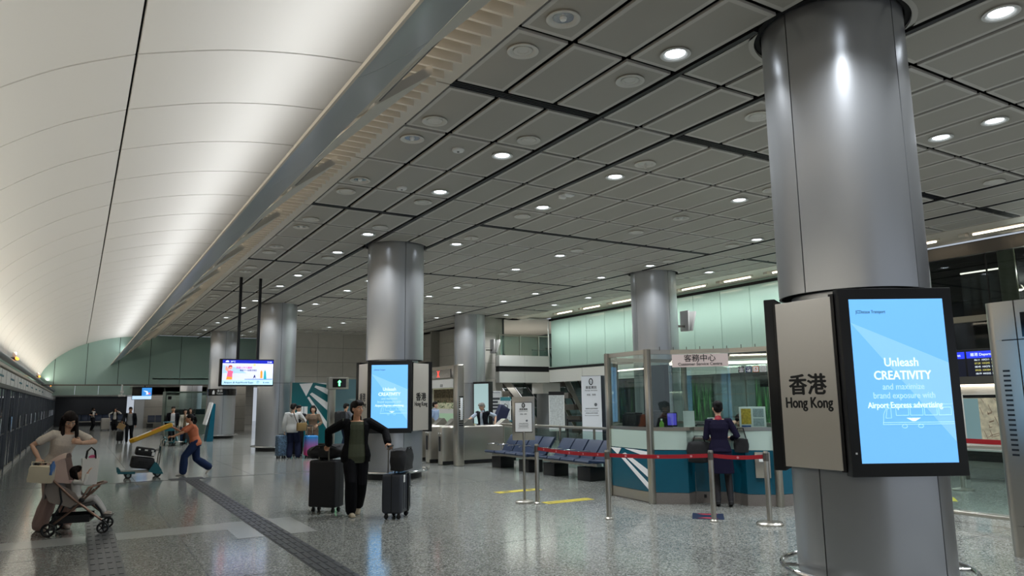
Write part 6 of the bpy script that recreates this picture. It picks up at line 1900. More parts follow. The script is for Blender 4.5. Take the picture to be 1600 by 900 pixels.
def person(label, loc, facing, h=1.68, female=False, hip=None, lean=0, side=0, twist=0, head=(0, 0, 0), feet=None, hands=None, world=True,
           skin='#c79a7c', hair='short', hair_c='#15110f', top=None, bottom=None, shoes='#20201f', jacket=None, face=False, vox=0.012, hs=1.0, legs_c=None, skirt=None, scarf=None, glasses=False, mask=None, extra=None, name='person', fat=1.0, kneehint=(0, 1, 0)):
    rz = math.atan2(-facing[0], facing[1])
    T = thing(name, label, 'person', loc, rz)
    k = h / 1.72
    Rinv = Matrix.Rotation(-rz, 3, 'Z'); L0 = Vector(loc)
    W = lambda p: (Rinv @ (Vector(p) - L0)) / k          # world point to body units
    WD = lambda d: Rinv @ Vector(d)
    sw = (0.165 if female else 0.190) * fat
    HP = W(hip) if hip is not None else Vector((0, 0, 0.92))
    a, s_ = math.radians(lean), math.radians(side)
    U = Vector((math.sin(s_), math.sin(a) * math.cos(s_), math.cos(a) * math.cos(s_))).normalized()
    tw = math.radians(twist)
    Rv = Vector((math.cos(tw), math.sin(tw), 0)); Rv = (Rv - U * Rv.dot(U)).normalized()
    Fv = U.cross(Rv)
    if Fv.y < 0: Fv = -Fv
    TP = lambda x, y, t: HP + Rv * x + Fv * y + U * t     # torso point
    neck = TP(0, -0.005, 0.515)
    Uh = (U * 0.55 + Vector((0, 0, 1)) * 0.45).normalized()
    HM = Matrix.Translation(neck + Uh * 0.115 + Fv * 0.025 + Uh * 0.03) @ Matrix.Rotation(math.radians(head[0]), 4, 'Z') @ Matrix.Rotation(math.radians(head[1]), 4, 'X') @ Matrix.Rotation(math.radians(head[2]), 4, 'Y') @ Matrix.Scale(hs, 4)
    shp = {1: TP(sw, 0, 0.455), -1: TP(-sw, 0, 0.455)}
    hipj = {1: HP + Vector((0.092 * fat, 0, -0.03)), -1: HP + Vector((-0.092 * fat, 0, -0.03))}
    feet = feet or {}
    foot, knee, fdir, flift = {}, {}, {}, {}
    for sd in (1, -1):
        f = feet.get(sd)
        if f is None:
            pos, yaw, lift = Vector((0.11 * sd, 0, 0.0)), -8 * sd, 0
        else:
            pos, yaw, lift = W(f[0]), f[1], f[2]
        fd = Vector((-math.sin(math.radians(yaw)), math.cos(math.radians(yaw)), 0))
        # ankle from the ball of the foot, heel raised by lift degrees
        lr = math.radians(lift)
        ball = pos + fd * 0.10
        ank = ball + (-fd * math.cos(lr) + Vector((0, 0, 1)) * math.sin(lr)) * 0.13 + (Vector((0, 0, 1)) * math.cos(lr) + fd * math.sin(lr)) * 0.075
        kn, ank2 = ik(hipj[sd], ank, 0.435, 0.425, kneehint)
        foot[sd], knee[sd], fdir[sd], flift[sd] = ank2, kn, fd, lr
    hands = hands or {}
    wrist, elbow, hdir, hnor, hcurl = {}, {}, {}, {}, {}
    for sd in (1, -1):
        hd = hands.get(sd)
        if hd is None:
            hd = dict(p=None)
        if hd.get('p') is None:
            wp = shp[sd] + Vector((0.07 * sd, 0.06 + 0.02 * sd, -0.52))
        else:
            wp = W(hd['p'])
        hint = WD(hd['e']) if 'e' in hd else Vector((0.4 * sd, -1, -0.2))
        elbow[sd], wrist[sd] = ik(shp[sd], wp, 0.285, 0.255, hint)
        fa = (wrist[sd] - elbow[sd]).normalized()
        d = WD(hd['d']).normalized() if 'd' in hd else (fa + Vector((0, 0, -0.15))).normalized()
        nrm = WD(hd['n']) if 'n' in hd else Vector((-sd, 0, 0))
        nrm = (nrm - d * nrm.dot(d)).normalized()
        hdir[sd], hnor[sd], hcurl[sd] = d, nrm, hd.get('c', 0.35)
    # ---- torso cross sections: (t, half width, half depth)
    SEC = [(-0.11, .150, .100), (-0.04, .168, .118), (0.04, .160, .112), (0.14, .138, .098), (0.25, .146, .106), (0.36, .166, .112), (0.43, .168, .100), (0.485, .115, .075)] if not female else \
          [(-0.11, .148, .100), (-0.04, .170, .118), (0.04, .155, .108), (0.15, .118, .088), (0.25, .128, .098), (0.33, .146, .116), (0.40, .148, .098), (0.47, .105, .070)]
    def torso(bm, t0, t1, inf, wide=0.0):
        S_ = [x for x in SEC if t0 < x[0] < t1]
        def at(t):
            for p, q in zip(SEC, SEC[1:]):
                if p[0] <= t <= q[0]:
                    w_ = (t - p[0]) / (q[0] - p[0]); return (t, p[1] + (q[1] - p[1]) * w_, p[2] + (q[2] - p[2]) * w_)
            return (t, SEC[0][1], SEC[0][2]) if t < SEC[0][0] else (t, SEC[-1][1], SEC[-1][2])
        S_ = [at(t0)] + S_ + [at(t1)]
        rings = []
        for (t, w_, d_) in S_:
            w2, d2 = (w_ + inf + wide * max(0, (0.2 - t))) * fat, (d_ + inf + wide * max(0, (0.2 - t))) * fat
            rings.append([TP(w2 * math.copysign(abs(math.cos(q)) ** 0.85, math.cos(q)), d2 * math.copysign(abs(math.sin(q)) ** 0.85, math.sin(q)), t) for q in [2 * math.pi * i / 24 for i in range(24)]])
        ring_loft(bm, rings)
    def arm(bm, sd, frac, inf, cuff=0.0):
        A, E_2, Wr = shp[sd], elbow[sd], wrist[sd]
        pts = [TP(sd * (sw - 0.05), 0, 0.44), A]
        rad = [0.058 + inf, 0.056 + inf]
        if frac <= 1:
            pts += [A.lerp(E_2, frac * 0.5), A.lerp(E_2, frac)]; rad += [0.049 + inf, 0.045 + inf + cuff]
        else:
            pts += [A.lerp(E_2, 0.5), E_2, E_2.lerp(Wr, (frac - 1) * 0.5), E_2.lerp(Wr, frac - 1)]
            rad += [0.049 + inf, 0.041 + inf, 0.038 + inf, 0.030 + inf + cuff]
        if female: rad = [r * 0.88 for r in rad]
        limb(bm, pts, rad)
    def leg(bm, sd, frac, inf, flare=0.0):
        H, K, Fo = hipj[sd], knee[sd], foot[sd]
        end = K.lerp(Fo, frac)
        limb(bm, [H + Vector((0, 0, 0.04)), H.lerp(K, 0.4), K, K.lerp(end, 0.45), end], [(0.088 + inf * 0.4) * fat, (0.078 + inf) * fat, 0.056 + inf + flare * 0.4, 0.055 + inf + flare * 0.8, 0.042 + inf + flare])
    # ---- the body, one continuous surface
    bm = bmesh.new()
    torso(bm, -0.11, 0.485, 0.0)
    limb(bm, [TP(0, -0.01, 0.44), neck + Uh * 0.06 + Fv * 0.012], [0.058 if not female else 0.05, 0.052 if not female else 0.045])
    for sd in (1, -1):
        arm(bm, sd, 2.0, 0.0); leg(bm, sd, 1.0, 0.0)
        fd, lr = fdir[sd], flift[sd]
        toe = (fd * math.cos(lr) - Vector((0, 0, 1)) * math.sin(lr))
        upv = (Vector((0, 0, 1)) * math.cos(lr) + fd * math.sin(lr))
        limb(bm, [foot[sd], foot[sd] - upv * 0.045 + toe * 0.05, foot[sd] - upv * 0.055 + toe * 0.14], [0.036, 0.034, 0.026], 0.8)
        # hand
        d, nr = hdir[sd], hnor[sd]; sx = d.cross(nr) if sd == 1 else nr.cross(d)
        w0 = wrist[sd]
        fr = 0.0098 if vox < 0.009 else 0.0115
        limb(bm, [w0, w0 + d * 0.04, w0 + d * 0.085], [0.028, 0.040, 0.039], 0.42, sx)
        cu = hcurl[sd]
        for i, (off, ln, sp_) in enumerate(((0.032, 0.072, 0.10), (0.0105, 0.080, 0.02), (-0.0105, 0.074, -0.05), (-0.032, 0.058, -0.14))):
            p = w0 + d * (0.088 - (0.006 if i == 3 else 0)) + sx * off
            pts, ang = [p - d * 0.012, p], 0
            for sgm, (fl, bend) in enumerate(((0.45, 50), (0.32, 65), (0.23, 45))):
                ang += math.radians(bend) * cu
                p = p + (d * math.cos(ang) + nr * math.sin(ang) + sx * sp_ * (1 - cu)) * ln * fl
                pts.append(p)
            limb(bm, pts, [fr, fr, fr * 0.97, fr * 0.92, fr * 0.8], n=8)
        p = w0 + d * 0.03 + sx * 0.030
        q = p + (sx * 0.75 + d * 0.6 + nr * 0.35 * (0.4 + cu)).normalized() * 0.038
        r_ = q + (d * 0.85 + sx * 0.25 * (1 - cu) + nr * (0.2 + 0.7 * cu)).normalized() * 0.034
        limb(bm, [p - sx * 0.012, q, r_], [fr * 1.25, fr * 1.15, fr * 0.9], n=8)
    ell(bm, HM, (0, -0.012, 0.030), (0.077, 0.095, 0.090))
    ell(bm, HM, (0, 0.020, -0.030), (0.064, 0.070, 0.080))
    ell(bm, HM, (0, 0.030, -0.062), (0.050, 0.052, 0.045))
    ell(bm, HM, (0, 0.062, -0.090), (0.026, 0.022, 0.018))
    ell(bm, HM, (0.038, 0.060, -0.018), (0.024, 0.022, 0.026)); ell(bm, HM, (-0.038, 0.060, -0.018), (0.024, 0.022, 0.026))
    limb(bm, [HM @ Vector((0, 0.084, 0.016)), HM @ Vector((0, 0.098, -0.006)), HM @ Vector((0, 0.103, -0.022))], [0.009, 0.011, 0.014])
    ell(bm, HM, (0.014, 0.090, -0.024), (0.010, 0.011, 0.009)); ell(bm, HM, (-0.014, 0.090, -0.024), (0.010, 0.011, 0.009))
    ell(bm, HM, (0, 0.083, -0.050), (0.024, 0.012, 0.007)); ell(bm, HM, (0, 0.082, -0.062), (0.020, 0.012, 0.008))
    ell(bm, HM, (0.03, 0.072, 0.034), (0.026, 0.016, 0.010)); ell(bm, HM, (-0.03, 0.072, 0.034), (0.026, 0.016, 0.010))
    for sd in (1, -1): ell(bm, HM, (sd * 0.076, -0.004, -0.006), (0.012, 0.020, 0.032))
    body = bake(bm, 'body', SKIN(skin[1:], skin), T, vox, 3, k)
    # ---- face details
    HK = Matrix.Scale(k, 4) @ HM
    eb = MB()
    for sd in (1, -1): eb.ball((0, 0, 0), 1, HK @ Matrix.Translation((sd * 0.030, 0.0845, 0.012)) @ Matrix.Diagonal((0.0145, 0.0085, 0.0075, 1)), 10)
    eb.build('eyes', mat('eye_white', '#d9d4cc', 0.3), body)
    eb = MB()
    for sd in (1, -1): eb.ball((0, 0, 0), 1, HK @ Matrix.Translation((sd * 0.030, 0.0905, 0.012)) @ Matrix.Diagonal((0.0068, 0.0035, 0.0068, 1)), 10)
    eb.build('irises', mat('iris_dark', '#150e0a', 0.2), body)
    eb = MB()
    for sd in (1, -1): eb.tube([HK @ Vector(p) for p in ((sd * 0.014, 0.089, 0.030), (sd * 0.030, 0.089, 0.036), (sd * 0.048, 0.078, 0.030))], [0.0035 * k, 0.0042 * k, 0.003 * k], 6)
    eb.build('eyebrows', mat('brow_dark', hair_c if hair_c != '#8e8a84' else '#5a5650', 0.7), body)
    eb = MB().ball((0, 0, 0), 1, HK @ Matrix.Translation((0, 0.0905, -0.055)) @ Matrix.Diagonal((0.021, 0.006, 0.0075, 1)), 12)
    eb.build('lips', mat('lips_' + skin[1:], '#9a5a52', 0.5), body)
    if glasses:
        eb = MB()
        for sd in (1, -1): eb.tube([HK @ Vector((sd * 0.031 + 0.022 * math.cos(q), 0.100, 0.010 + 0.016 * math.sin(q))) for q in [i * math.pi / 8 for i in range(16)]], 0.0022 * k, 5, closed=True)
        eb.build('spectacles', M_BLACK, body)
    # ---- hair
    hm = mat('hair_' + hair_c[1:], hair_c, 0.6, bump=0.5, scale=90, stretch=(1, 1, 0.2), spec=0.2)
    bm = bmesh.new()
    ell(bm, HM, (0, -0.020, 0.050), (0.087, 0.102, 0.086))
    ell(bm, HM, (0, -0.048, 0.005), (0.080, 0.074, 0.080))
    for x in ((-0.045, -0.015, 0.018, 0.05) if hair in ('short', 'bob') else ()):
        limb(bm, [HM @ Vector((x * 0.8, 0.02, 0.122)), HM @ Vector((x, 0.075, 0.095)), HM @ Vector((x * 1.15, 0.088, 0.066))], [0.020, 0.018, 0.010])
    HF = lambda p: HM @ Vector(p)
    if hair == 'long':
        dn = Vector((0, 0, -1))
        for x in (-0.075, -0.04, 0.0, 0.04, 0.075):
            p0 = HF((x, -0.07 + abs(x) * 0.4, 0.03)); p1 = HF((x * 1.1, -0.085 + abs(x) * 0.4, -0.08)); p2 = p1 + dn * 0.10 + Fv * -0.01; p3 = p2 + dn * 0.12
            limb(bm, [p0, p1, p2, p3], [0.034, 0.036, 0.034, 0.018])
        for sd in (1, -1):
            p0 = HF((sd * 0.072, 0.02, 0.05)); p1 = HF((sd * 0.086, 0.03, -0.05)); p2 = p1 + dn * 0.12 + Fv * 0.02; p3 = p2 + dn * 0.13
            limb(bm, [p0, p1, p2, p3], [0.026, 0.024, 0.026, 0.014])
    elif hair == 'bob':
        for x in (-0.08, -0.045, 0.0, 0.045, 0.08):
            limb(bm, [HF((x, -0.06 + abs(x) * 0.6, 0.03)), HF((x * 1.05, -0.07 + abs(x) * 0.7, -0.05)), HF((x * 1.0, -0.055 + abs(x) * 0.7, -0.10))], [0.036, 0.036, 0.022])
    elif hair == 'bun':
        ell(bm, HM, (0, -0.115, 0.055), (0.046, 0.042, 0.046))
    elif hair == 'pony':
        limb(bm, [HF((0, -0.10, 0.05)), HF((0, -0.15, 0.02)), HF((0, -0.165, -0.08)), HF((0.0, -0.15, -0.15))], [0.026, 0.034, 0.030, 0.012])
    bake(bm, 'hair', hm, T, vox if vox > .008 else vox * 1.1, 2, k)
    tops = {}
    if top:
        bm = bmesh.new()
        torso(bm, top.get('t0', -0.09), top.get('t1', 0.475), 0.012 + top.get('inf', 0), top.get('wide', 0))
        for sd in (1, -1): arm(bm, sd, top.get('sleeve', 0.7), 0.010 + top.get('inf', 0), top.get('cuff', 0.006))
        if top.get('collar'): limb(bm, [TP(0, -0.01, 0.45), TP(0, 0.0, 0.525)], [0.07, 0.062])
        if top.get('hood'): limb(bm, [TP(-0.08, -0.08, 0.45), TP(0, -0.125, 0.42), TP(0.08, -0.08, 0.45)], [0.04, 0.06, 0.04])
        if top.get('peplum'):
            rings = [[TP((0.16 + 0.02 * i) * math.cos(q), (0.115 + 0.02 * i) * math.sin(q), 0.05 - 0.05 * i) for q in [2 * math.pi * j / 24 for j in range(24)]] for i in range(3)]
            ring_loft(bm, rings)
        bake(bm, top.get('name', 'shirt'), mat('cloth_' + top['c'][1:], top['c'], 0.85, bump=0.15, scale=60, noise=top.get('noise', 0)), T, vox, 4, k)
    if bottom:
        bm = bmesh.new()
        torso(bm, -0.14, bottom.get('rise', 0.03), 0.008)
        for sd in (1, -1): leg(bm, sd, bottom.get('len', 0.97), 0.012 + bottom.get('inf', 0), bottom.get('flare', 0))
        bake(bm, 'trousers', mat('cloth_' + bottom['c'][1:], bottom['c'], 0.85, bump=0.2, scale=40), T, vox, 4, k)
    if skirt:
        bm = bmesh.new()
        zh = skirt['hem'] / k
        rings = []
        for i in range(8):
            f = i / 7
            z = HP.z + 0.08 + (zh - HP.z - 0.08) * f
            w_, d_ = 0.150 + skirt.get('w', 0.03) * f + 0.03 * math.sin(min(1, f * 2) * math.pi / 2), 0.108 + skirt.get('w', 0.03) * f + 0.02 * math.sin(min(1, f * 2) * math.pi / 2)
            rings.append([Vector((HP.x + w_ * math.cos(q), HP.y + d_ * math.sin(q), z)) for q in [2 * math.pi * j / 28 for j in range(28)]])
        ring_loft(bm, rings)
        bake(bm, 'skirt', mat('cloth_' + skirt['c'][1:], skirt['c'], 0.85), T, vox, 3, k)
    if legs_c:
        bm = bmesh.new()
        for sd in (1, -1): leg(bm, sd, 1.0, 0.005)
        bake(bm, 'tights', mat('tights_' + legs_c[1:], legs_c, 0.7), T, vox, 3, k)
    for sd in (1, -1):
        bm = bmesh.new()
        fd, lr = fdir[sd], flift[sd]
        toe = (fd * math.cos(lr) - Vector((0, 0, 1)) * math.sin(lr)); upv = (Vector((0, 0, 1)) * math.cos(lr) + fd * math.sin(lr))
        c = foot[sd]; acr = toe.cross(upv)
        limb(bm, [c - upv * 0.035 - toe * 0.035, c - upv * 0.04 + toe * 0.03, c - upv * 0.050 + toe * 0.10, c - upv * 0.054 + toe * 0.155], [0.040, 0.041, 0.043, 0.034], 0.72, acr)
        limb(bm, [c - upv * 0.062 - toe * 0.04, c - upv * 0.062 + toe * 0.16], [0.036, 0.037], 0.32, acr)
        limb(bm, [c, c - upv * 0.04], [0.043, 0.042])
        bake(bm, 'shoe', mat('shoe_' + shoes[1:], shoes, 0.6), T, min(vox, 0.009), 2, k)
    if jacket:
        bm = bmesh.new()
        inf = 0.030 + jacket.get('inf', 0)
        torso(bm, jacket.get('t0', -0.14), 0.485, inf, jacket.get('wide', 0.02))
        for sd in (1, -1): arm(bm, sd, jacket.get('sleeve', 1.95), 0.020 + jacket.get('inf', 0) * 0.5, 0.006)
        limb(bm, [TP(0, -0.03, 0.47), TP(0, -0.03, 0.53)], [0.075, 0.078])
        iU = Matrix((Rv, Fv, U))
        op = jacket.get('open', 0.075)
        def cutf(p):
            q = iU @ (p - HP)
            return q.y > 0.0 and abs(q.x) < op * (1.15 - 0.6 * max(0, q.z)) and q.z < 0.60 or q.z < jacket.get('t0', -0.14) - 0.01 and abs(q.x) < 0.1 or (q.z > 0.50 and q.y > -0.02 and abs(q.x) < 0.09)
        jk = bake(bm, 'jacket', mat('cloth_' + jacket['c'][1:], jacket['c'], 0.8, bump=0.25, scale=30), T, vox, 4, k, cut=cutf if not jacket.get('closed') else None, solid=0.008)
        if jacket.get('zip'):
            zb = MB()
            for sd in (1, -1):
                pts = []
                for i in range(12):
                    t = -0.12 + i * 0.05
                    xx = op * (1.15 - 0.6 * max(0, t)) * sd
                    dp = 0.0
                    for p_, q_ in zip(SEC, SEC[1:]):
                        if p_[0] <= t <= q_[0]: dp = p_[2] + (q_[2] - p_[2]) * (t - p_[0]) / (q_[0] - p_[0]); wd_ = p_[1]
                    if dp == 0.0: continue
                    pts.append(TP(xx, (dp + inf - 0.004) * math.sqrt(max(0.2, 1 - (xx / (wd_ + inf)) ** 2)), t) * k)
                zb.tube(pts, 0.0035, 6)
            zb.build('zip', mat('zip_metal', '#8a8a8a', 0.3, 0.9), jk)
    if scarf:
        bm = bmesh.new()
        limb(bm, [TP(0, -0.02, 0.465), TP(0, -0.012, 0.495)], [0.074, 0.062])
        bake(bm, 'neck_scarf', mat('scarf_' + scarf[1:], scarf, 0.7), T, vox, 2, k)
    T['_k'] = k
    return T, dict(TP=lambda x, y, t: T.matrix_basis @ (TP(x, y, t) * k), neck=neck, k=k, shp=shp, wrist=wrist, elbow=elbow)

N_ = 0.006
# ---- man pushing two suitcases
person('man in an open black jacket and dark green shirt, walking between two suitcases', (3.58, 10.50, 0), (-0.22, -0.97), 1.66,
       lean=3, head=(38, 0, 0), feet={1: ((3.50, 10.40, 0), 8, 0), -1: ((3.70, 10.68, 0.0), -10, 28)}, hip=(3.59, 10.52, 0.885),
       hands={1: dict(p=(3.285, 10.86, 1.01), e=(-0.8, 0.1, 0.2), d=(-0.1, 0.75, -0.5), n=(0.2, -0.3, -1), c=0.85),
              -1: dict(p=(3.945, 10.15, 1.035), e=(0.9, 0.3, 0.1), d=(0.1, -0.75, -0.5), n=(-0.2, 0.2, -1), c=0.85)},
       skin='#b98a6b', hair='short', top=dict(c='#4a4e3e', sleeve=0.6, t0=-0.14, inf=0.010, wide=0.09, cuff=-0.012, name='shirt'), bottom=dict(c='#0d0d10', inf=0.016, flare=0.010),
       shoes='#b9ac92', jacket=dict(c='#08080b', zip=True, open=0.115, t0=-0.13, inf=0.006, wide=0.11), vox=N_)
# ---- young woman leaning over the stroller
person('young woman in a cream t-shirt and dusty pink trousers leaning over the stroller', (-0.15, 11.66, 0), (0.42, -0.91), 1.62, female=True,
       lean=20, side=-3, hip=(-0.17, 11.72, 0.84), head=(-14, -36, 5), feet={1: ((-0.29, 11.64, 0), 10, 0), -1: ((-0.01, 11.74, 0), -12, 0)},
       hands={1: dict(p=(-0.37, 11.38, 0.955), e=(-0.9, 0.5, 0.1), d=(0.05, -0.55, -0.5), n=(0.1, -0.5, -0.9), c=0.8),
              -1: dict(p=(0.10, 11.34, 1.13), e=(0.9, 0.1, -0.25), d=(-0.9, -0.2, 0.35), n=(-0.1, 0.9, -0.2), c=0.7)},
       skin='#cfa58a', hair='long', hair_c='#1d1412', top=dict(c='#dcd2c5', sleeve=0.62, t0=-0.10, inf=0.008, wide=0.03, noise=0.06), bottom=dict(c='#caaba1', inf=0.012, flare=0.035, rise=0.06),
       shoes='#b9a99a', vox=N_)
# ---- child in the stroller
person('small child in white sitting in the stroller, arms reaching for the tote bag', (0.08, 11.21, 0), (0.985, -0.16), 0.86, hip=(0.08, 11.21, 0.42), lean=-2, hs=1.5, head=(0, 12, 0),
       feet={1: ((0.42, 11.07, 0.215), -4, 0), -1: ((0.43, 11.21, 0.215), 4, 0)}, kneehint=(0, 0.5, 1),
       hands={1: dict(p=(0.19, 11.04, 0.76), e=(0, -0.3, -1), d=(0.4, -0.1, 0.8), n=(0.8, 0.1, -0.3), c=0.25), -1: dict(p=(0.14, 11.27, 0.80), e=(0, 0.4, -1), d=(0.3, 0.1, 0.9), n=(0.8, 0, -0.3), c=0.25)},
       skin='#d3ab92', hair='bob', hair_c='#17110f', top=dict(c='#d6d4cf', sleeve=1.8), bottom=dict(c='#b9b7b3', inf=0.008), shoes='#a6998e', vox=0.008)
# ---- woman in orange pushing the trolley
person('woman in an orange t-shirt and blue jeans pushing the loaded luggage trolley', (2.42, 18.66, 0), (-1, 0), 1.47, female=True, fat=1.08,
       lean=16, hip=(2.47, 18.66, 0.745), head=(0, -6, 0), feet={-1: ((2.20, 18.60, 0), 0, 0), 1: ((2.86, 18.74, 0.02), 0, 40)},
       hands={-1: dict(p=(1.93, 18.52, 0.87), e=(0.3, -0.3, -1), d=(-0.9, 0, 0.1), n=(-0.2, 0, -1), c=0.8), 1: dict(p=(1.98, 18.86, 1.10), e=(0.3, 0.3, -1), d=(-0.9, 0, 0.2), n=(0, -0.8, -0.4), c=0.5)},
       skin='#b98767', hair='pony', hair_c='#141112', top=dict(c='#c47455', sleeve=0.7, t0=-0.10, inf=0.012), bottom=dict(c='#1f2d4c', inf=0.02, flare=0.026, len=0.93), shoes='#c9c4bc', vox=0.008)
# ---- uniformed woman at the counter
person('woman in navy uniform and skirt, hair in a bun, standing at the booth counter', (8.44, 7.99, 0), (0.70, 0.71), 1.56, female=True, hip=(8.44, 7.99, 0.86), lean=3, head=(8, -10, 0),
       feet={-1: ((8.43, 8.07, 0.0), 0, 14), 1: ((8.55, 7.93, 0.0), 0, 14)},
       hands={-1: dict(p=(8.47, 8.27, 1.02), e=(-0.5, -0.2, -1), d=(0.7, 0.5, -0.1), n=(0, 0, -1), c=0.5), 1: dict(p=(8.72, 8.00, 1.00), e=(0.2, -0.6, -1), d=(0.5, 0.7, 0.1), n=(-0.4, 0, -1), c=0.5)},
       skin='#c49a80', hair='bun', hair_c='#0e0c0d', top=dict(c='#17142a', sleeve=1.92, t0=-0.08, inf=0.006, peplum=True, name='uniform_jacket'), skirt=dict(c='#17142a', hem=0.50, w=0.035), legs_c='#17151a', shoes='#0c0b0d', scarf='#8e1a28', vox=N_)
# ---- clerk behind the counter
person('booth clerk in a dark blue top sitting behind the leaflet board', (9.75, 8.75, 0), (-0.7, -0.7), 1.62, hip=(9.75, 8.75, 0.62), head=(10, -25, 0), lean=14, kneehint=(0, 1, 0.3),
       feet={1: ((9.42, 8.66, 0), 0, 0), -1: ((9.62, 8.42, 0), 0, 0)}, hands={1: dict(p=(9.32, 8.60, 1.16), e=(0.3, 0.6, -0.5), c=0.5), -1: dict(p=(9.55, 8.38, 1.16), e=(0.6, -0.3, -0.5), c=0.5)},
       skin='#c09a80', hair='short', top=dict(c='#26344f', sleeve=1.8), bottom=dict(c='#16181d'), vox=0.010)
t = thing('office_chair', 'round stool under the clerk in the booth', 'stool', (9.77, 8.77, 0))
MB().lathe([(0.0, 0.46), (0.19, 0.46), (0.19, 0.50), (0.0, 0.505)], n=24).build('seat', M_BLACK, t)
MB().lathe([(0.03, 0.03), (0.03, 0.46)], n=12).build('stem', M_STEEL, t); MB().lathe([(0.22, 0.0), (0.22, 0.02), (0.03, 0.05), (0, .05)], n=24).build('base', M_BLACK, t)
# ---- family by the silver column
person('man in a white hooded top seen from behind, by the bright suitcases', (5.62, 22.25, 0), (0.45, 0.89), 1.62, head=(-15, -12, 0), skin='#c09a80', hair='short', feet={1: ((5.80, 22.20, 0), -6, 0), -1: ((5.55, 22.25, 0), 6, 0)},
       hands={1: dict(p=(5.92, 22.40, 0.98), e=(0.8, -0.2, -0.8), c=0.6)}, top=dict(c='#bcbcb9', sleeve=1.9, t0=-0.12, inf=0.02, hood=True), bottom=dict(c='#1a2036', inf=0.02, flare=0.02), shoes='#77706a', vox=0.010)
person('dark haired person in black with spectacles, between hooded man and woman in patterned coat', (6.00, 23.08, 0), (-0.2, -0.98), 1.56, head=(30, 0, 0), skin='#c09a80', hair='short', glasses=True, top=dict(c='#15151a', sleeve=1.9, inf=0.015), bottom=dict(c='#17181d', inf=0.01), vox=0.010)
person('woman with curly dark hair in a brown patterned coat beside the ribbed suitcases', (6.34, 22.65, 0), (-0.45, -0.9), 1.55, female=True, head=(5, 0, 0), skin='#c9a085', hair='bob', hair_c='#171211',
       hands={1: dict(p=(6.10, 22.45, 0.92), e=(-0.7, 0.5, -0.5), c=0.5), -1: dict(p=(6.40, 22.35, 0.94), e=(0.8, 0.3, -0.5), c=0.5)}, top=dict(c='#6b5a4a', sleeve=1.85, t0=-0.16, inf=0.016, noise=0.5, name='coat'), bottom=dict(c='#5a4a3e', inf=0.02, flare=0.02), vox=0.010)
t = thing('shoulder_bag', 'tan woven shoulder bag hanging at the side of the white hooded man', 'shoulder bag', (5.82, 22.00, 0.80), 0.3)
MB().box(-0.15, 0.15, -0.05, 0.05, 0.0, 0.24, bev=0.02).build('bag_body', mat('tan_weave', '#7a6238', 0.8, noise=0.3, scale=60, bump=0.3), t)
MB().tube([(-0.13, 0.0, 0.22), (-0.19, 0.03, 0.36), (-0.25, 0.08, 0.58), (-0.27, 0.16, 0.62)], 0.012, 8).tube([(0.13, 0, 0.22), (0.05, 0.03, 0.36)], 0.012, 8).build('strap', mat('strap_brown', '#4a3a28', 0.7), t)
person('man in a grey top with a black backpack standing by the arrow sign post', (7.92, 24.35, 0), (0.85, 0.5), 1.60, head=(-10, -15, 0), skin='#bd9174', hair='short', hands={1: dict(p=(8.08, 24.25, 1.0), e=(0.2, -0.8, -0.4), c=0.6)}, top=dict(c='#5a5d62', sleeve=0.75, inf=0.01), bottom=dict(c='#1d2a3e', inf=0.012), vox=0.012)
t = lumpy('backpack', 'black backpack on the back of the man by the arrow sign post', 'backpack', (0.22, 0.30, 0.44), (7.69, 24.22, 1.10), (0, 0, 0.53), mat('bag_black', '#121215', 0.7), 6, 0.015, 4, 0.3)
MB().tube([(0.08, -0.1, 0.2), (0.16, -0.1, 0.24), (0.24, -0.1, 0.1), (0.2, -0.11, -0.1)], 0.015, 6).tube([(0.08, 0.1, 0.2), (0.16, 0.1, 0.24), (0.24, 0.1, 0.1), (0.2, 0.11, -0.1)], 0.015, 6).build('strap', M_BLACK, t)
# ---- trio with the trolley
person('tall young man in black open jacket over white, leftmost of the trio with trolley', (3.50, 33.4, 0), (-0.1, -1), 1.56, head=(15, 0, 0), skin='#c59c80', top=dict(c='#c9c9c9', sleeve=0.6), jacket=dict(c='#121318', open=0.1), bottom=dict(c='#1a1c22', inf=0.012),
       feet={1: ((3.42, 33.25, 0), 0, 0), -1: ((3.60, 33.6, 0), 0, 20)}, hip=(3.5, 33.42, 0.83), vox=0.013)
person('woman in a white jacket and jeans in the middle of the trio with a trolley', (3.93, 33.1, 0), (-0.2, -1), 1.45, female=True, head=(10, 0, 0), hair='bob', skin='#c59c80', top=dict(c='#6a5a44', sleeve=0.6), jacket=dict(c='#c9c4b6', open=0.06), bottom=dict(c='#2c3f5c', inf=0.01), vox=0.013)
person('woman with long dark hair in black, rearmost of the trio with a trolley', (4.24, 34.0, 0), (-0.2, -1), 1.48, female=True, hair='long', skin='#c59c80', top=dict(c='#141417', sleeve=1.9, inf=0.01), bottom=dict(c='#1b1c22', inf=0.012), vox=0.013)
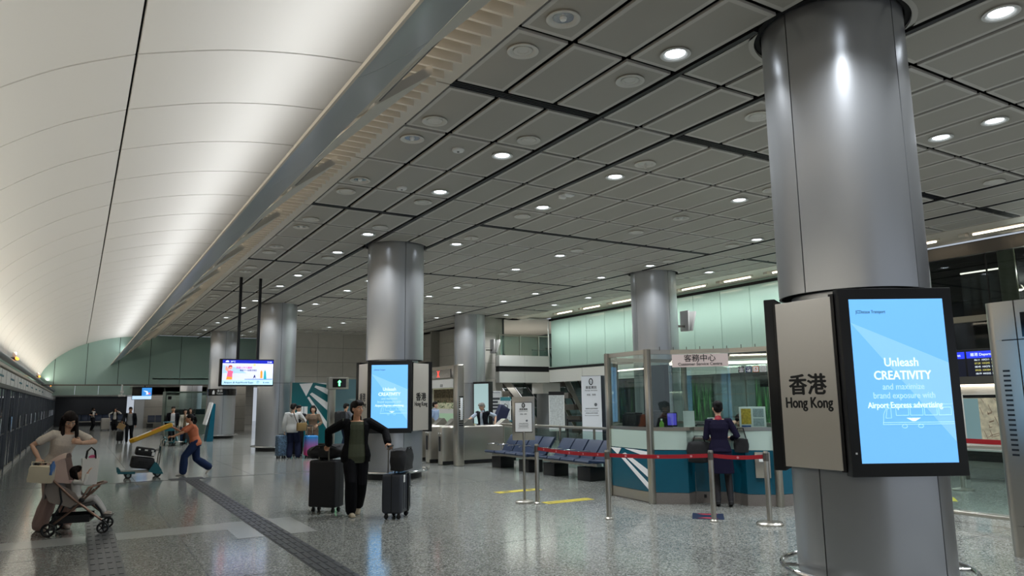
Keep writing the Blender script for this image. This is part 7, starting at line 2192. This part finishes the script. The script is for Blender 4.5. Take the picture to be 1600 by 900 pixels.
# ---- walkers at the far end
person('man in dark jacket over grey shirt walking with cabin suitcase and paper bag', (2.08, 36.2, 0), (-0.15, -1), 1.56, skin='#a9795c', top=dict(c='#8d8f92', sleeve=0.6), jacket=dict(c='#16181e', open=0.12), bottom=dict(c='#15161b', inf=0.01),
       feet={1: ((1.98, 36.0, 0), 0, 0), -1: ((2.20, 36.45, 0), 0, 25)}, hip=(2.08, 36.22, 0.82), hands={1: dict(p=(1.76, 35.88, 0.93), e=(-0.8, 0.4, -0.4), c=0.8)}, vox=0.013)
person('woman in a white and black top standing by the pale silver suitcase', (2.24, 54.2, 0), (-0.3, -1), 1.46, female=True, hair='long', skin='#b98f76', top=dict(c='#c4c2bd', sleeve=1.8, inf=0.01), jacket=dict(c='#141519', open=0.10, sleeve=0.4), bottom=dict(c='#141519', inf=0.02, flare=0.03), vox=0.016,
       hands={1: dict(p=(1.92, 54.2, 0.84), e=(-0.8, 0, -0.4), c=0.6), -1: dict(p=(2.40, 54.0, 1.22), e=(0.8, 0, -0.6), c=0.6)})
person('parent in black trousers carrying a baby near the dark far wall', (0.98, 55.2, 0), (0.9, -0.4), 1.50, skin='#b98f76', head=(30, -10, 0), top=dict(c='#17171b', sleeve=0.7), bottom=dict(c='#17181d', inf=0.006), vox=0.016,
       hands={1: dict(p=(1.02, 54.85, 0.98), e=(-0.5, -0.5, -0.6), d=(0.3, 0.6, 0.2), c=0.4), -1: dict(p=(1.22, 55.1, 1.05), e=(0.5, 0.3, -0.6), d=(-0.6, -0.4, 0.2), c=0.4)})
person('baby in white held against the shoulder of the parent near the far wall', (1.02, 54.90, 0.92), (-0.5, 0.8), 0.62, hs=1.4, hip=(1.02, 54.92, 1.07), kneehint=(0, 1, 0.2), skin='#d3ab92', top=dict(c='#d3d2cf', sleeve=1.8), bottom=dict(c='#c9c7c2', inf=0.01), shoes='#c9c7c2',
       feet={1: ((1.06, 55.0, 0.86), 0, 0), -1: ((0.95, 54.95, 0.86), 0, 0)}, hands={1: dict(p=(1.08, 55.08, 1.22), e=(1, 0, -1), c=0.5), -1: dict(p=(0.92, 55.05, 1.22), e=(-1, 0, -1), c=0.5)}, vox=0.014)
# ---- beyond the gates
person('elderly man with grey hair and black vest over pale sleeves at the ticket gates', (10.55, 19.35, 0), (-0.75, -0.6), 1.58, lean=10, head=(-35, -22, 0), hair_c='#8e8a84', skin='#c29a80', glasses=True, top=dict(c='#aab6c4', sleeve=0.9, collar=True), jacket=dict(c='#14161c', sleeve=0.12, open=0.05), bottom=dict(c='#1b1c22', inf=0.01),
       hands={1: dict(p=(9.98, 19.26, 1.06), e=(-0.2, 0.6, -0.6), d=(-0.9, -0.2, -0.2), c=0.3), -1: dict(p=(10.75, 18.98, 1.0), e=(0.8, -0.4, -0.6), c=0.4)}, vox=0.010)
person('man in a light blue shirt with a dark shoulder strap standing beyond the gates', (11.05, 23.9, 0), (0.5, -0.85), 1.62, head=(25, 0, 0), skin='#c09a80', top=dict(c='#8fa0bb', sleeve=0.8, collar=True), bottom=dict(c='#1c2233', inf=0.01), vox=0.012)
person('long haired woman in pale top beyond the railing, half hidden by the booth', (12.55, 16.1, 0), (-0.8, -0.3), 1.52, female=True, hair='long', skin='#c59c80', top=dict(c='#b9b2a8', sleeve=1.2), bottom=dict(c='#5a5a60', inf=0.012), vox=0.012)
# ---- black bags of the uniformed woman
t = lumpy('handbag', 'small black handbag on the arm of the uniformed woman', 'handbag', (0.10, 0.20, 0.20), (8.72, 7.82, 0.90), (0, 0, 0.7), mat('bag_black', '#121215', 0.7), 5, 0.01, 4, 0.25)
MB().tube([(0, -0.08, 0.08), (-0.0, -0.04, 0.26), (0, 0.04, 0.26), (0, 0.08, 0.08)], 0.008, 6).build('handle', M_BLACK, t)
t = lumpy('tote_bag', 'large black bag hanging by the recessed counter shelf in front of the uniformed woman', 'bag', (0.34, 0.14, 0.30), (8.30, 8.28, 0.80), (0, 0, -0.79), mat('bag_black', '#121215', 0.7), 9, 0.012, 4, 0.35)
MB().tube([(-0.1, 0, 0.12), (-0.06, 0, 0.24), (0.06, 0, 0.24), (0.1, 0, 0.12)], 0.01, 6).build('handle', M_BLACK, t)
